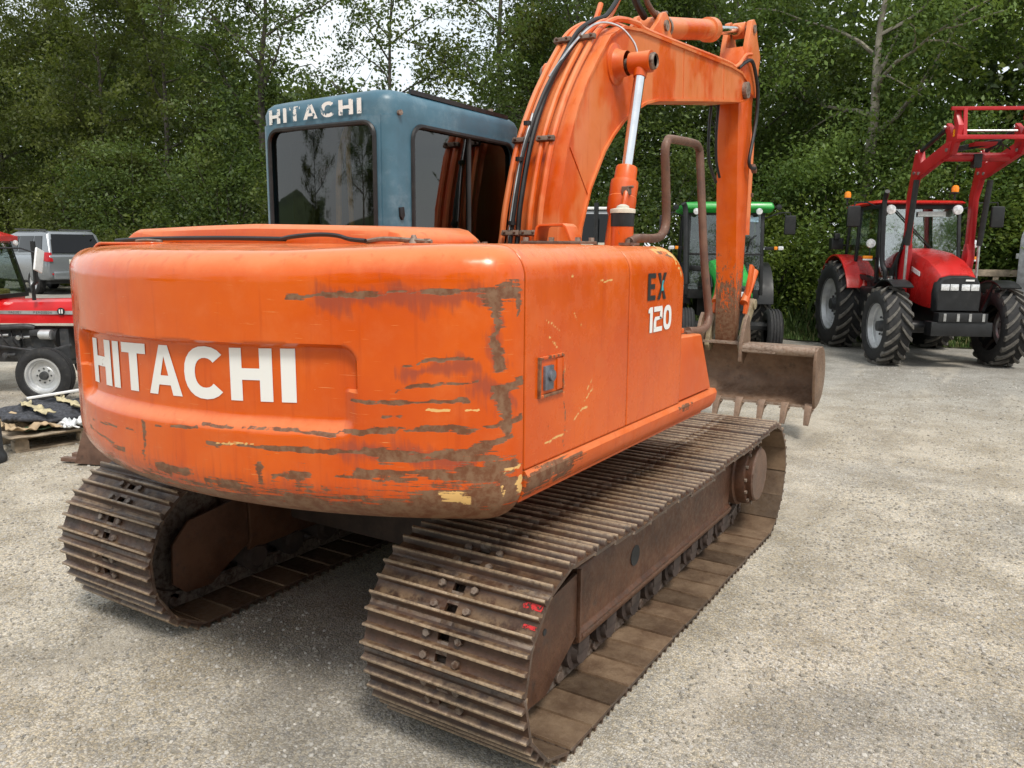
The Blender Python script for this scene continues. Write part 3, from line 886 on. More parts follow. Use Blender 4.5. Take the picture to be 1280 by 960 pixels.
CX0, CX1, CY0, CY1, CZ0 = -1.215, -0.25, -0.455, 0.86, 1.16
cabm = M['cab']
def bow(x):      # rear wall bows out a little
    t = (x - (CX0 + CX1) / 2) / ((CX1 - CX0) / 2)
    return -0.03 * (1 - t * t)
rear3 = lambda u, v, d: (u, CY0 + bow(u) + d, v)
rear_hole = rrect(-1.128, 1.80, -0.343, 2.497, 0.07, 6)
shell = MB()
holed_panel(shell, rear_hole, (CX0 + 0.06, CZ0, CX1 - 0.06, 2.53), rear3, 0.03)
right3 = lambda u, v, d: (CX1 - d, u, v)
right_hole = rrect(-0.275, 1.80, 0.745, 2.497, 0.085, 6)
holed_panel(shell, right_hole, (CY0 + 0.06, CZ0, CY1, 2.53), right3, 0.03)
left_hole = rrect(-0.25, 1.75, 0.80, 2.48, 0.06, 6)
holed_panel(shell, left_hole, (CY0 + 0.06, CZ0, CY1, 2.53), lambda u, v, d: (CX0 + d, u, v), 0.03)
front_hole = rrect(-1.14, 1.45, -0.32, 2.46, 0.06, 6)
holed_panel(shell, front_hole, (CX0, CZ0, CX1, 2.53), lambda u, v, d: (u, CY1 - d, v), 0.03)
for x_, sgn in ((CX1, 1), (CX0, -1)):       # rounded rear corner posts
    pts = [(x_ - sgn * (0.06 - 0.06 * math.sin(R(a))), CY0 + 0.06 - 0.06 * math.cos(R(a))) for a in range(0, 91, 15)]
    inn = [(x_ - sgn * 0.035, CY0 + 0.06), (x_ - sgn * 0.06, CY0 + 0.035)]
    shell.prism(pts + inn, 2, CZ0, 2.53)
cab = shell.build('cab_shell', cabm, EX, ang=40)
def cab_sec(z, ins, n=6):
    r_ = 0.09
    P = rrect(CX0 + ins, CY0 + ins, CX1 - ins, CY1 - ins * 1.6, r_, n)
    out = []
    for (x, y) in P:
        yy = y + (bow(max(CX0, min(CX1, x))) if y < CY0 + 0.2 else 0)
        out.append((x, yy, z + 0.018 * ((x - CX0) / (CX1 - CX0))))
    return out
roof = MB().loft([cab_sec(2.512, 0.0), cab_sec(2.585, -0.003), cab_sec(2.622, 0.010), cab_sec(2.642, 0.032), cab_sec(2.654, 0.075), cab_sec(2.662, 0.16), cab_sec(2.664, 0.4)]).build('cab_roof', cabm, EX, ang=50)
MB().bar((CX1 - 0.03, -0.25, 2.672), (CX1 - 0.03, 0.72, 2.664), 0.02, 0.024).build('rain_gutter', M['black'], roof)
MB().cyl((CX1 - 0.06, 0.58, 2.665), (CX1 - 0.06, 0.58, 2.70), 0.016, n=8).build('lamp_stub', M['bolt'], roof)
text_mesh('name_lettering', 'HITACHI', 0.70, 0.078, lambda u, v: (-1.122 + u, CY0 + bow(-1.122 + u) - 0.0045, 2.530 + v + 0.018 * u), M['white_flaky'], roof, gap=0.26, scale_w=1.15)
# window seals and panes
seal = MB().tube(ring_tube(rear_hole, rear3, -0.004, 0.01), 0.013, 6, cap=False)
seal.build('window_seal', M['black'], cab)
seal = MB().tube(ring_tube(right_hole, right3, -0.004, 0.01), 0.013, 6, cap=False)
seal.build('window_seal', M['black'], cab)
def pane(name, hole, to3, d, parent, mat, th=0.006):
    n = len(hole)
    vs = [to3(u, v, d) for u, v in hole] + [to3(u, v, d + th) for u, v in hole]
    fs = [tuple(range(n)), tuple(range(2 * n - 1, n - 1, -1))] + [(i, n + i, n + (i + 1) % n, (i + 1) % n) for i in range(n)]
    return MB().add(vs, fs).build(name, mat, parent, smooth=False)
def flat_pane(name, hole, to3, d, parent, mat, nx=14):
    """single curved pane surface following to3, cut to the hole by a fan of strips"""
    us = [p[0] for p in hole]; u0, u1 = min(us), max(us)
    bm = bmesh.new()
    vv = [bm.verts.new((u, v, 0)) for u, v in hole]
    bm.faces.new(vv)
    for i in range(1, nx):
        g = bm.verts[:] + bm.edges[:] + bm.faces[:]
        bmesh.ops.bisect_plane(bm, geom=g, plane_co=(u0 + (u1 - u0) * i / nx, 0, 0), plane_no=(1, 0, 0))
    for v in bm.verts:
        v.co = Vector(to3(v.co.x, v.co.y, d))
    bmesh.ops.recalc_face_normals(bm, faces=bm.faces)
    me = bpy.data.meshes.new(name)
    bm.to_mesh(me); bm.free()
    me.materials.append(mat)
    me.polygons.foreach_set('use_smooth', [True] * len(me.polygons))
    o = bpy.data.objects.new(name, me)
    COL.objects.link(o); o.parent = parent
    return o
flat_pane('rear_pane', rear_hole, rear3, 0.012, cab, M['cab_glass'])
pane('side_pane', rrect(-0.275, 1.80, 0.262, 2.497, 0.05, 5), right3, 0.012, cab, M['cab_glass'])
pane('side_pane', rrect(0.278, 1.80, 0.745, 2.497, 0.05, 5), right3, 0.018, cab, M['cab_glass'])
MB().bar((CX1 - 0.012, 0.27, 1.80), (CX1 - 0.012, 0.27, 2.497), 0.02, 0.024, up=(1, 0, 0)).build('window_bar', M['interior'], cab)
pane('left_pane', left_hole, lambda u, v, d: (CX0 + d, u, v), 0.012, cab, M['cab_glass'])
pane('front_pane', front_hole, lambda u, v, d: (u, CY1 - d, v), 0.012, cab, M['clear_glass'])
# inside: floor, seat, console, hanging straps
seatm = MB()
seatm.box((-0.73, 0.02, 1.62), (0.48, 0.46, 0.14)).box((-0.73, -0.17, 1.92), (0.46, 0.13, 0.52)).box((-0.73, -0.18, 2.22), (0.26, 0.09, 0.14)).box((-0.73, 0.02, 1.40), (0.35, 0.35, 0.34))
seatm.build('operator_seat', M['seat'], cab, bevel=0.04, seg=3)
MB().box((-0.73, 0.2, 1.22), (0.90, 1.2, 0.05)).box((-0.40, 0.12, 1.62), (0.14, 0.6, 0.26)).box((-1.06, 0.12, 1.62), (0.14, 0.6, 0.26)).box((-0.73, -0.36, 1.50), (0.86, 0.06, 0.56)).build('cab_lining', M['interior'], cab)
mb = MB()
mb.tube(smooth_path([(-0.57, -0.425, 2.49), (-0.61, -0.425, 2.40), (-0.645, -0.425, 2.2), (-0.65, -0.425, 1.82)], 5), 0.016, 6).build('hanging_strap', M['ochre'], cab)
mb = MB()
mb.tube(smooth_path([(-0.55, -0.425, 2.49), (-0.57, -0.425, 2.40), (-0.56, -0.425, 2.1), (-0.55, -0.425, 1.82)], 5), 0.014, 6)
mb.build('hanging_strap', M['ochre'], cab)
MB().cyl((CX1 - 0.002, -0.38, 2.545), (CX1 + 0.018, -0.385, 2.545), 0.014, n=10).build('cab_stud', M['bolt'], cab)
MB().prism([(-0.395, 2.06), (-0.362, 2.065), (-0.355, 2.02), (-0.372, 1.995), (-0.392, 2.015)], 0, CX1 - 0.002, CX1 + 0.012).build('lock_cover', M['black'], cab, bevel=0.002)

# --- boom
BO = [(0.50, 1.55), (0.532, 1.90), (0.548, 2.10), (0.642, 2.434), (0.775, 2.703), (0.90, 2.885), (1.045, 3.045), (1.21, 3.205), (1.42, 3.308), (1.70, 3.348), (2.464, 3.395), (3.2, 3.44), (3.726, 3.472), (4.05, 3.475), (4.22, 3.43), (4.31, 3.345), (4.25, 3.255), (4.09, 3.205),
      (3.869, 3.180), (2.742, 3.022), (2.05, 2.92), (1.835, 2.868), (1.669, 2.803), (1.467, 2.700), (1.31, 2.59), (1.178, 2.475), (0.986, 2.229), (0.87, 1.98), (0.82, 1.75), (0.80, 1.55)]
def offset_poly(P, d):
    n = len(P)
    A = sum(P[i][0] * P[(i + 1) % n][1] - P[(i + 1) % n][0] * P[i][1] for i in range(n))
    sg = 1 if A > 0 else -1
    out = []
    for i in range(n):
        a, b, c_ = Vector(P[i - 1]), Vector(P[i]), Vector(P[(i + 1) % n])
        t = ((b - a).normalized() + (c_ - b).normalized()).normalized()
        nn = Vector((t.y, -t.x)) * sg
        out.append((b.x + nn.x * d, b.y + nn.y * d))
    return out
BW = 0.2
BL = -0.145
mb = MB().prism(offset_poly(BO, -0.016), 0, BL + 0.016, BW - 0.016)
boom = mb.build('boom', M['orange_boom'], EX, ang=40)
o1, o2 = BO, offset_poly(BO, -0.018)
mb = MB()
n = len(BO)
vs = [(BL, *p) for p in o1] + [(BW, *p) for p in o1] + [(BW, *p) for p in o2] + [(BL, *p) for p in o2]
fs = []
for i in range(n - 1):
    j = i + 1
    fs += [(i, j, n + j, n + i), (n + i, n + j, 2 * n + j, 2 * n + i), (2 * n + i, 2 * n + j, 3 * n + j, 3 * n + i), (3 * n + i, 3 * n + j, j, i)]
mb.add(vs, fs)
mb.build('boom_flange', M['orange_boom'], boom, ang=40)
# weld seams across the side
for a, b_ in (((0.70, 2.46), (0.985, 2.16)), ((2.56, 3.385), (2.58, 3.01)), ((3.55, 3.445), (3.57, 3.145))):
    MB().bar((BW - 0.016, *a), (BW - 0.016, *b_), 0.006, 0.012, up=(1, 0, 0)).build('weld_seam', M['orange_boom'], boom)
# pivot boss for the boom cylinders
PY, PZ = 1.34, 3.045
for sg in (1, -1):
    mb = MB()
    mb.lathe([(0.0, 0.0), (0.135, 0.0), (0.132, 0.010), (0.10, 0.018), (0.085, 0.05), (0.078, 0.09)], (BW - 0.016 if sg > 0 else BL + 0.016, PY - 0.02, PZ), (sg, 0, 0), 28)
    mb.build('pivot_boss', M['orange_boom'], boom)
for sg in (1, -1):
    ox_ = 0.0 if sg > 0 else 0.085
    pin = MB().cyl((ox_ + sg * 0.25, PY, PZ), (ox_ + sg * 0.452, PY, PZ), 0.036, n=18).lathe([(0, 0.43), (0.052, 0.43), (0.054, 0.45), (0.044, 0.462), (0.040, 0.452), (0.0, 0.452)], (ox_, PY, PZ), (sg, 0, 0), 20).build('pivot_pin', M['bolt'], boom)
# boom cylinders
for sg in (1, -1):
    x_ = 0.36 if sg > 0 else -0.275
    top = Vector((x_, PY, PZ)); foot = Vector((x_, 0.80, 1.05))
    ax = (foot - top).normalized()
    rodm = MB().cyl(top + ax * 0.07, top + ax * 0.86, 0.036, n=20)
    q = lambda t: top + ax * t
    cyl_ = MB()
    cyl_.lathe([(0.040, 0.70), (0.066, 0.70), (0.070, 0.712), (0.072, 0.79), (0.087, 0.795), (0.090, 0.82), (0.088, 0.90), (0.091, 0.905), (0.091, 0.99), (0.080, 1.02), (0.074, 1.03), (0.074, 2.05), (0.0, 2.05)], top, ax, 24)
    cobj = cyl_.build('boom_cylinder', M['orange'], EX, ang=30)
    rodm.build('cylinder_rod', M['chrome'], cobj)
    MB().cyl((x_ - sg * 0.075, PY, PZ), (x_ + sg * 0.07, PY, PZ), 0.068, n=24).cyl(top, top + ax * 0.10, 0.05, 0.042, n=20).build('rod_eye', M['orange'], cobj, ang=30)
    MB().tube(smooth_path([q(0.86) + Vector((sg * 0.06, -0.08, 0.0)), q(0.94) + Vector((sg * 0.06, -0.095, -0.0)), q(1.2) + Vector((sg * 0.05, -0.10, 0)), q(1.45) + Vector((sg * 0.0, -0.12, 0)), q(1.7) + Vector((-sg * 0.08, -0.16, 0))], 5), 0.018, 8).build('cylinder_pipe', M['orange'], cobj)
    MB().box(q(0.86) + Vector((sg * 0.055, -0.075, 0)), (0.05, 0.05, 0.05)).cyl(q(0.86) + Vector((sg * 0.05, -0.06, 0.02)), q(0.86) + Vector((sg * 0.11, -0.10, 0.02)), 0.01, n=6).build('pipe_elbow', M['bolt'], cobj, bevel=0.006)
# arm cylinder on top of the boom
a0, a1 = Vector((0, 2.33, 3.515)), Vector((0, 4.56, 3.965))
ax = (a1 - a0).normalized()
L = (a1 - a0).length
ac = MB().lathe([(0.0, 0.0), (0.05, 0.0), (0.06, 0.08), (0.084, 0.12), (0.086, 1.28), (0.104, 1.285), (0.106, 1.40), (0.098, 1.425), (0.05, 1.43)], a0, ax, 26).cyl(a0 + Vector((-0.07, 0, 0)), a0 + Vector((0.07, 0, 0)), 0.075, n=20).build('arm_cylinder', M['orange_boom'], EX, ang=30)
MB().cyl(a0 + ax * 1.40, a1 - ax * 0.05, 0.040, n=20).build('cylinder_rod', M['chrome'], ac)
MB().cyl(a1 + Vector((-0.06, 0, 0)), a1 + Vector((0.06, 0, 0)), 0.075, n=20).cyl(a1 - ax * 0.15, a1, 0.05, n=16).build('rod_eye', M['orange_boom'], ac, ang=30)
MB().lathe([(0.087, 0.20), (0.093, 0.20), (0.093, 0.235), (0.087, 0.235)], a0, ax, 24).box(a0 + ax * 0.22 + Vector((0.02, 0, 0.10)), (0.04, 0.03, 0.04)).build('cylinder_clamp', M['bolt'], ac)
for sg in (1, -1):
    mb = MB()
    mb.prism([(1.98, 3.355), (2.58, 3.40), (2.42, 3.50), (2.40, 3.585), (2.33, 3.615), (2.265, 3.59), (2.20, 3.52)], 0, sg * 0.082, sg * 0.118)
    mb.build('cylinder_lug', M['orange_boom'], boom, bevel=0.006)
MB().cyl((-0.135, 2.33, 3.515), (0.135, 2.33, 3.515), 0.04, n=18).build('lug_pin', M['bolt'], boom)
# steel pipes and hoses running up the back of the boom
back = [(0.44, 1.75), (0.478, 1.90), (0.500, 2.10), (0.603, 2.45), (0.742, 2.722), (0.878, 2.908), (1.022, 3.066), (1.195, 3.232), (1.40, 3.335)]
def along(x0, x1, off, stop=9, extra=()):
    P = []
    for i, (y, z) in enumerate(back[:stop]):
        t = i / 8
        nx_ = Vector((-(0.45 + 0.3 * t), 0.5 * t)) if False else None
        P.append((x0 + (x1 - x0) * min(1, t * 1.8), y - off * (1 - 0.4 * t), z + off * 0.8 * t))
    return P + list(extra)
for x0, x1, ex in ((-0.165, -0.105, [(-0.10, 1.55, 3.38), (-0.10, 1.66, 3.54)]), (-0.105, -0.055, [(-0.055, 1.62, 3.39), (-0.05, 1.85, 3.62), (-0.04, 1.93, 3.80)]),
                   (0.035, 0.055, [(0.055, 1.60, 3.37), (0.055, 2.0, 3.395), (0.055, 2.5, 3.42)]), (0.105, 0.12, [(0.125, 1.55, 3.385), (0.145, 1.75, 3.40), (0.145, 2.0, 3.392), (0.145, 3.6, 3.50), (0.13, 4.0, 3.52)])):
    MB().tube(smooth_path(along(x0, x1, 0.012, 9, ex), 5), 0.0195, 8).build('steel_pipe', M['orange_boom'], boom)
MB().tube(smooth_path(along(-0.03, -0.015, 0.03, 9, [(0.0, 1.55, 3.43), (0.0, 1.75, 3.60)]), 5), 0.016, 8).build('hydraulic_hose', M['black'], boom)
MB().tube(smooth_path([(-0.06, 0.42, 1.88), (-0.055, 0.45, 2.05), (-0.04, 0.53, 2.42), (-0.02, 0.68, 2.72), (0.0, 0.83, 2.93), (0.02, 1.0, 3.10), (0.04, 1.2, 3.27)], 5), 0.013, 8).build('hydraulic_hose', M['black'], boom)
MB().tube(smooth_path([(-0.07, 0.42, 1.87), (-0.07, 0.43, 2.0), (-0.05, 0.50, 2.35), (-0.03, 0.62, 2.66)], 5), 0.006, 6).build('steel_cable', M['steel'], boom)
MB().tube(smooth_path([(-0.02, 0.80, 2.90), (0.04, 1.0, 3.13), (0.12, 1.15, 3.27), (0.22, 1.27, 3.27), (0.30, 1.33, 3.18), (0.33, 1.34, 3.10)], 6), 0.008, 6).build('grease_line', M['steel'], boom)
for (y, z, x_) in ((0.615, 2.49, -0.085), (0.615, 2.49, 0.085), (1.10, 3.165, 0.10), (1.10, 3.165, -0.075), (0.46, 1.93, -0.06), (0.46, 1.93, 0.07)):
    mb = MB().box((x_, y - 0.035, z + 0.01), (0.12, 0.028, 0.03), Matrix.Rotation(R(-20), 3, 'X'))
    for dx in (-0.035, 0.035):
        mb.cyl((x_ + dx, y - 0.04, z + 0.01), (x_ + dx, y - 0.065, z + 0.022), 0.009, n=6)
    mb.build('pipe_clamp', M['bolt'], boom, bevel=0.003)
for (y, z) in ((0.44, 2.0), (0.52, 2.38), (0.61, 2.60)):
    MB().cyl((-0.05, y - 0.02, z - 0.012), (-0.05, y - 0.02, z + 0.012), 0.024, n=10).build('hose_tie', M['black'], boom)
# hoses looping above the knuckle
MB().tube(smooth_path([(0.0, 1.75, 3.60), (0.0, 1.80, 3.68), (0.0, 1.93, 3.70), (0.0, 2.05, 3.62), (0.0, 2.2, 3.56)], 6), 0.026, 10).build('hydraulic_hose', M['black'], boom)
MB().tube(smooth_path([(0.06, 2.28, 3.58), (0.06, 2.18, 3.60), (0.05, 2.10, 3.66), (0.04, 2.06, 3.80), (0.03, 2.04, 3.95)], 6), 0.022, 10).build('steel_pipe', M['rail'], boom)
MB().cyl((0.07, 2.36, 3.585), (0.06, 2.25, 3.59), 0.028, n=8).build('hose_fitting', M['bolt'], boom)
for (y, z) in ((2.52, 3.40), (2.62, 3.41), (3.35, 3.47), (3.78, 3.50)):
    MB().cyl((0.10, y, z), (0.10, y, z + 0.05), 0.02, n=8).box((0.10, y + 0.03, z + 0.03), (0.05, 0.05, 0.03)).build('pipe_bracket', M['orange'], boom, bevel=0.004)

# --- arm
AO = [(4.29, 3.30), (4.345, 2.70), (4.405, 2.20), (4.53, 1.28), (4.555, 0.93), (4.575, 0.88), (4.62, 0.86), (4.66, 0.90), (4.685, 1.0), (4.74, 1.68), (4.76, 2.4), (4.755, 2.9), (4.745, 3.3), (4.79, 3.55), (4.83, 3.755), (4.70, 3.90), (4.63, 4.03), (4.56, 4.055), (4.49, 4.03), (4.40, 3.80), (4.33, 3.62)]
AW = 0.104
arm = MB().prism(AO[:15] + [(4.55, 3.80), (4.40, 3.78), (4.33, 3.62)], 0, -AW, AW).build('arm', M['orange_arm'], EX, bevel=0.006)
for sg in (1, -1):
    mb = MB()
    mb.prism([(4.33, 3.55), (4.30, 3.40), (4.75, 3.35), (4.83, 3.755), (4.70, 3.90), (4.63, 4.03), (4.56, 4.055), (4.49, 4.03), (4.40, 3.80)], 0, sg * 0.085, sg * 0.135)
    mb.build('arm_lug', M['orange_boom'], arm, bevel=0.006)
MB().cyl((-0.15, 4.56, 3.965), (0.15, 4.56, 3.965), 0.04, n=18).build('arm_pin', M['bolt'], arm)
MB().cyl((-0.22, 4.18, 3.33), (0.225, 4.18, 3.33), 0.075, n=22).build('arm_pin', M['bolt'], arm)
MB().tube(smooth_path([(0.16, 4.05, 3.51), (0.165, 4.25, 3.60), (0.17, 4.42, 3.64), (0.17, 4.55, 3.57), (0.17, 4.68, 3.40), (0.165, 4.70, 3.15), (0.16, 4.62, 2.9), (0.155, 4.56, 2.72), (0.16, 4.62, 2.66), (0.17, 4.72, 2.66)], 6), 0.018, 8).build('arm_hose', M['black'], arm)
MB().tube(smooth_path([(0.15, 3.95, 3.50), (0.155, 4.1, 3.56), (0.16, 4.25, 3.66), (0.165, 4.42, 3.70)], 5), 0.017, 8).build('arm_pipe', M['orange_boom'], arm)
MB().tube(smooth_path([(-0.10, 4.1, 3.22), (-0.10, 4.06, 3.0), (-0.10, 4.10, 2.7), (-0.08, 4.28, 2.5)], 5), 0.016, 8).build('arm_hose', M['black'], arm)
MB().tube(smooth_path([(-0.05, 4.16, 3.22), (-0.05, 4.13, 2.95), (-0.06, 4.2, 2.7), (-0.06, 4.32, 2.55)], 5), 0.014, 8).build('arm_hose', M['black'], arm)
MB().box((0.15, 4.75, 2.66), (0.05, 0.10, 0.04), Matrix.Rotation(R(-35), 3, 'X')).build('hose_bracket', M['rail'], arm, bevel=0.005)
MB().box((0.14, 4.78, 2.40), (0.02, 0.04, 0.04)).build('hose_bracket', M['rail'], arm, bevel=0.005)
# bucket cylinder and linkage in front of the arm
bc = MB().cyl((0, 4.98, 3.0), (0, 4.98, 2.0), 0.075, n=18).cyl((0, 4.98, 3.0), (0, 4.90, 3.2), 0.05, n=14).build('bucket_cylinder', M['orange_boom'], EX)
MB().cyl((0, 4.98, 2.0), (0, 4.97, 1.45), 0.035, n=16).build('cylinder_rod', M['chrome'], bc)
for sg in (1, -1):
    mb = MB()
    mb.tube([(sg * 0.15, 4.66, 1.30), (sg * 0.15, 4.80, 1.42), (sg * 0.15, 4.97, 1.62)], [0.045, 0.04, 0.05], 10)
    mb.bar((sg * 0.165, 4.68, 1.18), (sg * 0.165, 4.84, 1.68), 0.03, 0.10, up=(0, 1, 0))
    mb.build('rocker_link', M['orange'], bc, bevel=0.004)
M['link_cream'] = rusty('cream_worn_link', (0.13, 0.09, 0.05), (0.34, 0.28, 0.17), (0.30, 0.23, 0.15), 0.4, 0.6, 0.1, 0.4)
for sg in (1, -1):
    mb = MB()
    mb.prism([(4.50, 0.86), (4.54, 0.80), (4.62, 0.80), (4.66, 0.87), (4.72, 1.05), (4.90, 1.22), (4.92, 1.30), (4.86, 1.34), (4.78, 1.30), (4.62, 1.10), (4.54, 0.97)], 0, sg * 0.15, sg * 0.20)
    mb.cyl((sg * 0.145, 4.60, 0.87), (sg * 0.22, 4.60, 0.87), 0.06, n=16).cyl((sg * 0.145, 4.86, 1.28), (sg * 0.22, 4.86, 1.28), 0.055, n=16)
    mb.build('bucket_link', M['link_cream'], EX, bevel=0.008)

# --- bucket
BH = 0.95
bp_ = [(4.58, 0.905), (4.68, 0.915), (4.80, 0.885), (4.91, 0.82), (4.985, 0.72), (5.01, 0.61), (4.96, 0.49), (4.85, 0.40), (4.68, 0.345), (4.50, 0.32), (4.40, 0.315)]
bp_ = [(4.40 + (y_ - 4.40) * 0.62, z_) for y_, z_ in bp_]
inn = offset_poly(bp_ + [(4.36, 0.6)], -0.022)[:-1]
inn[0] = (4.51, 0.883); inn[-1] = (4.40, 0.335)
mb = MB()
n = len(bp_)
vs = [(-BH, *p) for p in bp_] + [(BH, *p) for p in bp_] + [(-BH, *p) for p in inn] + [(BH, *p) for p in inn]
fs = []
for i in range(n - 1):
    fs += [(i, i + 1, n + i + 1, n + i), (2 * n + i, 3 * n + i, 3 * n + i + 1, 2 * n + i + 1)]
fs += [(0, n, 3 * n, 2 * n), (n - 1, 2 * n - 1, 4 * n - 1, 3 * n - 1)]
mb.add(vs, fs)
bkt = mb.build('bucket', M['bucket'], EX, ang=30)
side = [(4.34, 0.89), (4.42, 0.915)] + bp_ + [(4.365, 0.42), (4.325, 0.60), (4.305, 0.78)]
for sg in (1, -1):
    MB().prism(side, 0, sg * BH, sg * (BH + 0.026)).build('side_plate', M['bucket'], bkt, bevel=0.004)
    MB().lathe([(0.0, 0.22), (0.048, 0.22), (0.048, BH), (0.0, BH)], (0, 4.385, 0.87), (sg, 0, 0), 18).prism([(4.40, 0.90), (4.40, 0.915), (4.53, 0.908), (4.53, 0.885)], 0, sg * 0.24, sg * BH).build('top_tube', M['bucket'], bkt)
    MB().prism([(4.33, 0.73), (4.42, 0.70), (4.62, 0.86), (4.63, 0.94), (4.57, 1.17), (4.51, 1.20), (4.45, 1.14), (4.335, 0.92)], 0, sg * 0.215, sg * 0.25).build('bucket_ear', M['bucket'], bkt, bevel=0.006)
    MB().bar((sg * 0.25, 4.34, 0.85), (sg * 0.58, 4.337, 0.845), 0.02, 0.02).build('tube_rib', M['bucket'], bkt)
tooth = MB()
tooth.loft([[(-0.038, 4.49, 0.345), (0.038, 4.49, 0.345), (0.038, 4.49, 0.30), (-0.038, 4.49, 0.30)],
            [(-0.04, 4.415, 0.365), (0.04, 4.415, 0.365), (0.04, 4.43, 0.285), (-0.04, 4.43, 0.285)],
            [(-0.032, 4.37, 0.315), (0.032, 4.37, 0.315), (0.032, 4.41, 0.265), (-0.032, 4.41, 0.265)],
            [(-0.024, 4.315, 0.165), (0.024, 4.315, 0.165), (0.024, 4.34, 0.155), (-0.024, 4.34, 0.155)]])
tooth.cyl((-0.055, 4.40, 0.312), (0.055, 4.40, 0.312), 0.009, n=6)
t0 = tooth.build('bucket_tooth', M['bucket'], bkt, bevel=0.004)
for i in range(9):
    x_ = -0.915 + 0.22875 * i
    if i == 0: t0.location = (x_, 0, 0)
    else: obj_from('bucket_tooth', t0.data, bkt, (x_, 0, random.uniform(-0.012, 0.004)))

# --- undercarriage
MB().box((0, 0, 0.56), (1.30, 1.0, 0.34)).box((0, 0.62, 0.47), (1.5, 0.30, 0.22)).box((0, -0.62, 0.47), (1.5, 0.30, 0.22)).build('center_frame', M['dark_under'], EX, bevel=0.02)
MB().cyl((0, 0, 0.72), (0, 0, 0.99), 0.58, n=48).cyl((0, 0, 0.86), (0, 0, 0.93), 0.62, n=48).build('swing_ring', M['dark_under'], EX, bevel=0.006)

GAUGE, SW = 1.99, 0.70
TR, TYC, TZC = 0.352, 1.345, 0.386
NSHOE = 44
LS = 2 * TYC
PER = 2 * LS + 2 * math.pi * TR
def track_pt(s):
    """position (y,z), tangent angle on the shoe path; s from the rear of the top run, going forward over the top"""
    s %= PER
    if s < LS:
        t = s / LS
        sag = -0.042 * math.sin(math.pi * t) * (1 - 0.3 * math.cos(6 * math.pi * t))
        return -TYC + s, TZC + TR + sag, 0.0
    s -= LS
    if s < math.pi * TR:
        a = math.pi / 2 - s / TR
        return TYC + TR * math.cos(a), TZC + TR * math.sin(a), a - math.pi / 2
    s -= math.pi * TR
    if s < LS:
        return TYC - s, TZC - TR, -math.pi
    s -= LS
    a = -math.pi / 2 - s / TR
    return -TYC + TR * math.cos(a), TZC + TR * math.sin(a), a - math.pi / 2
PITCH = PER / NSHOE
# one triple-grouser shoe: y along travel, z outward, x across
hp = PITCH / 2
th = 0.011
gs = [-hp + 0.020, 0.0, hp - 0.026]
def shoe_top():
    pts = [(-hp - 0.004, 0.0)]
    for g in gs:
        pts += [(g - 0.010, th), (g - 0.0042, th + 0.025), (g + 0.0042, th + 0.025), (g + 0.010, th)]
    pts += [(hp - 0.006, th), (hp + 0.010, th - 0.010)]
    return pts
sh = MB()
top = shoe_top()
bot = [(hp + 0.006, -0.013), (hp - 0.012, -0.004), (-hp + 0.006, -0.004)]
full = top + bot
holes = (-0.041, 0.037)
for x0, x1 in ((-SW / 2, -0.024), (0.024, SW / 2)):
    sh.prism(full, 0, x0, x1)
cut = [[p for p in top if p[0] < -0.056] + [(-0.056, th), (-0.056, -0.004), (-hp + 0.006, -0.004)],
       [(-0.026, -0.004), (-0.026, th)] + [p for p in top if -0.02 < p[0] < 0.02] + [(0.022, th), (0.022, -0.004)],
       [(0.052, -0.004), (0.052, th)] + [p for p in top if p[0] > 0.046 and p != top[0]] + bot[:2]]
for c_ in cut:
    sh.prism(c_, 0, -0.024, 0.024)
for y_ in holes:
    for x_ in (-0.07, 0.07):
        sh.cyl((x_, y_, th - 0.002), (x_, y_, th + 0.014), 0.0155, 0.0145, n=6)
shoe = sh.build('track_shoe', M['shoe'], None, bevel=0.0022, seg=1, ang=40)
shoe_me = shoe.data
bpy.data.objects.remove(shoe)
tracks = []
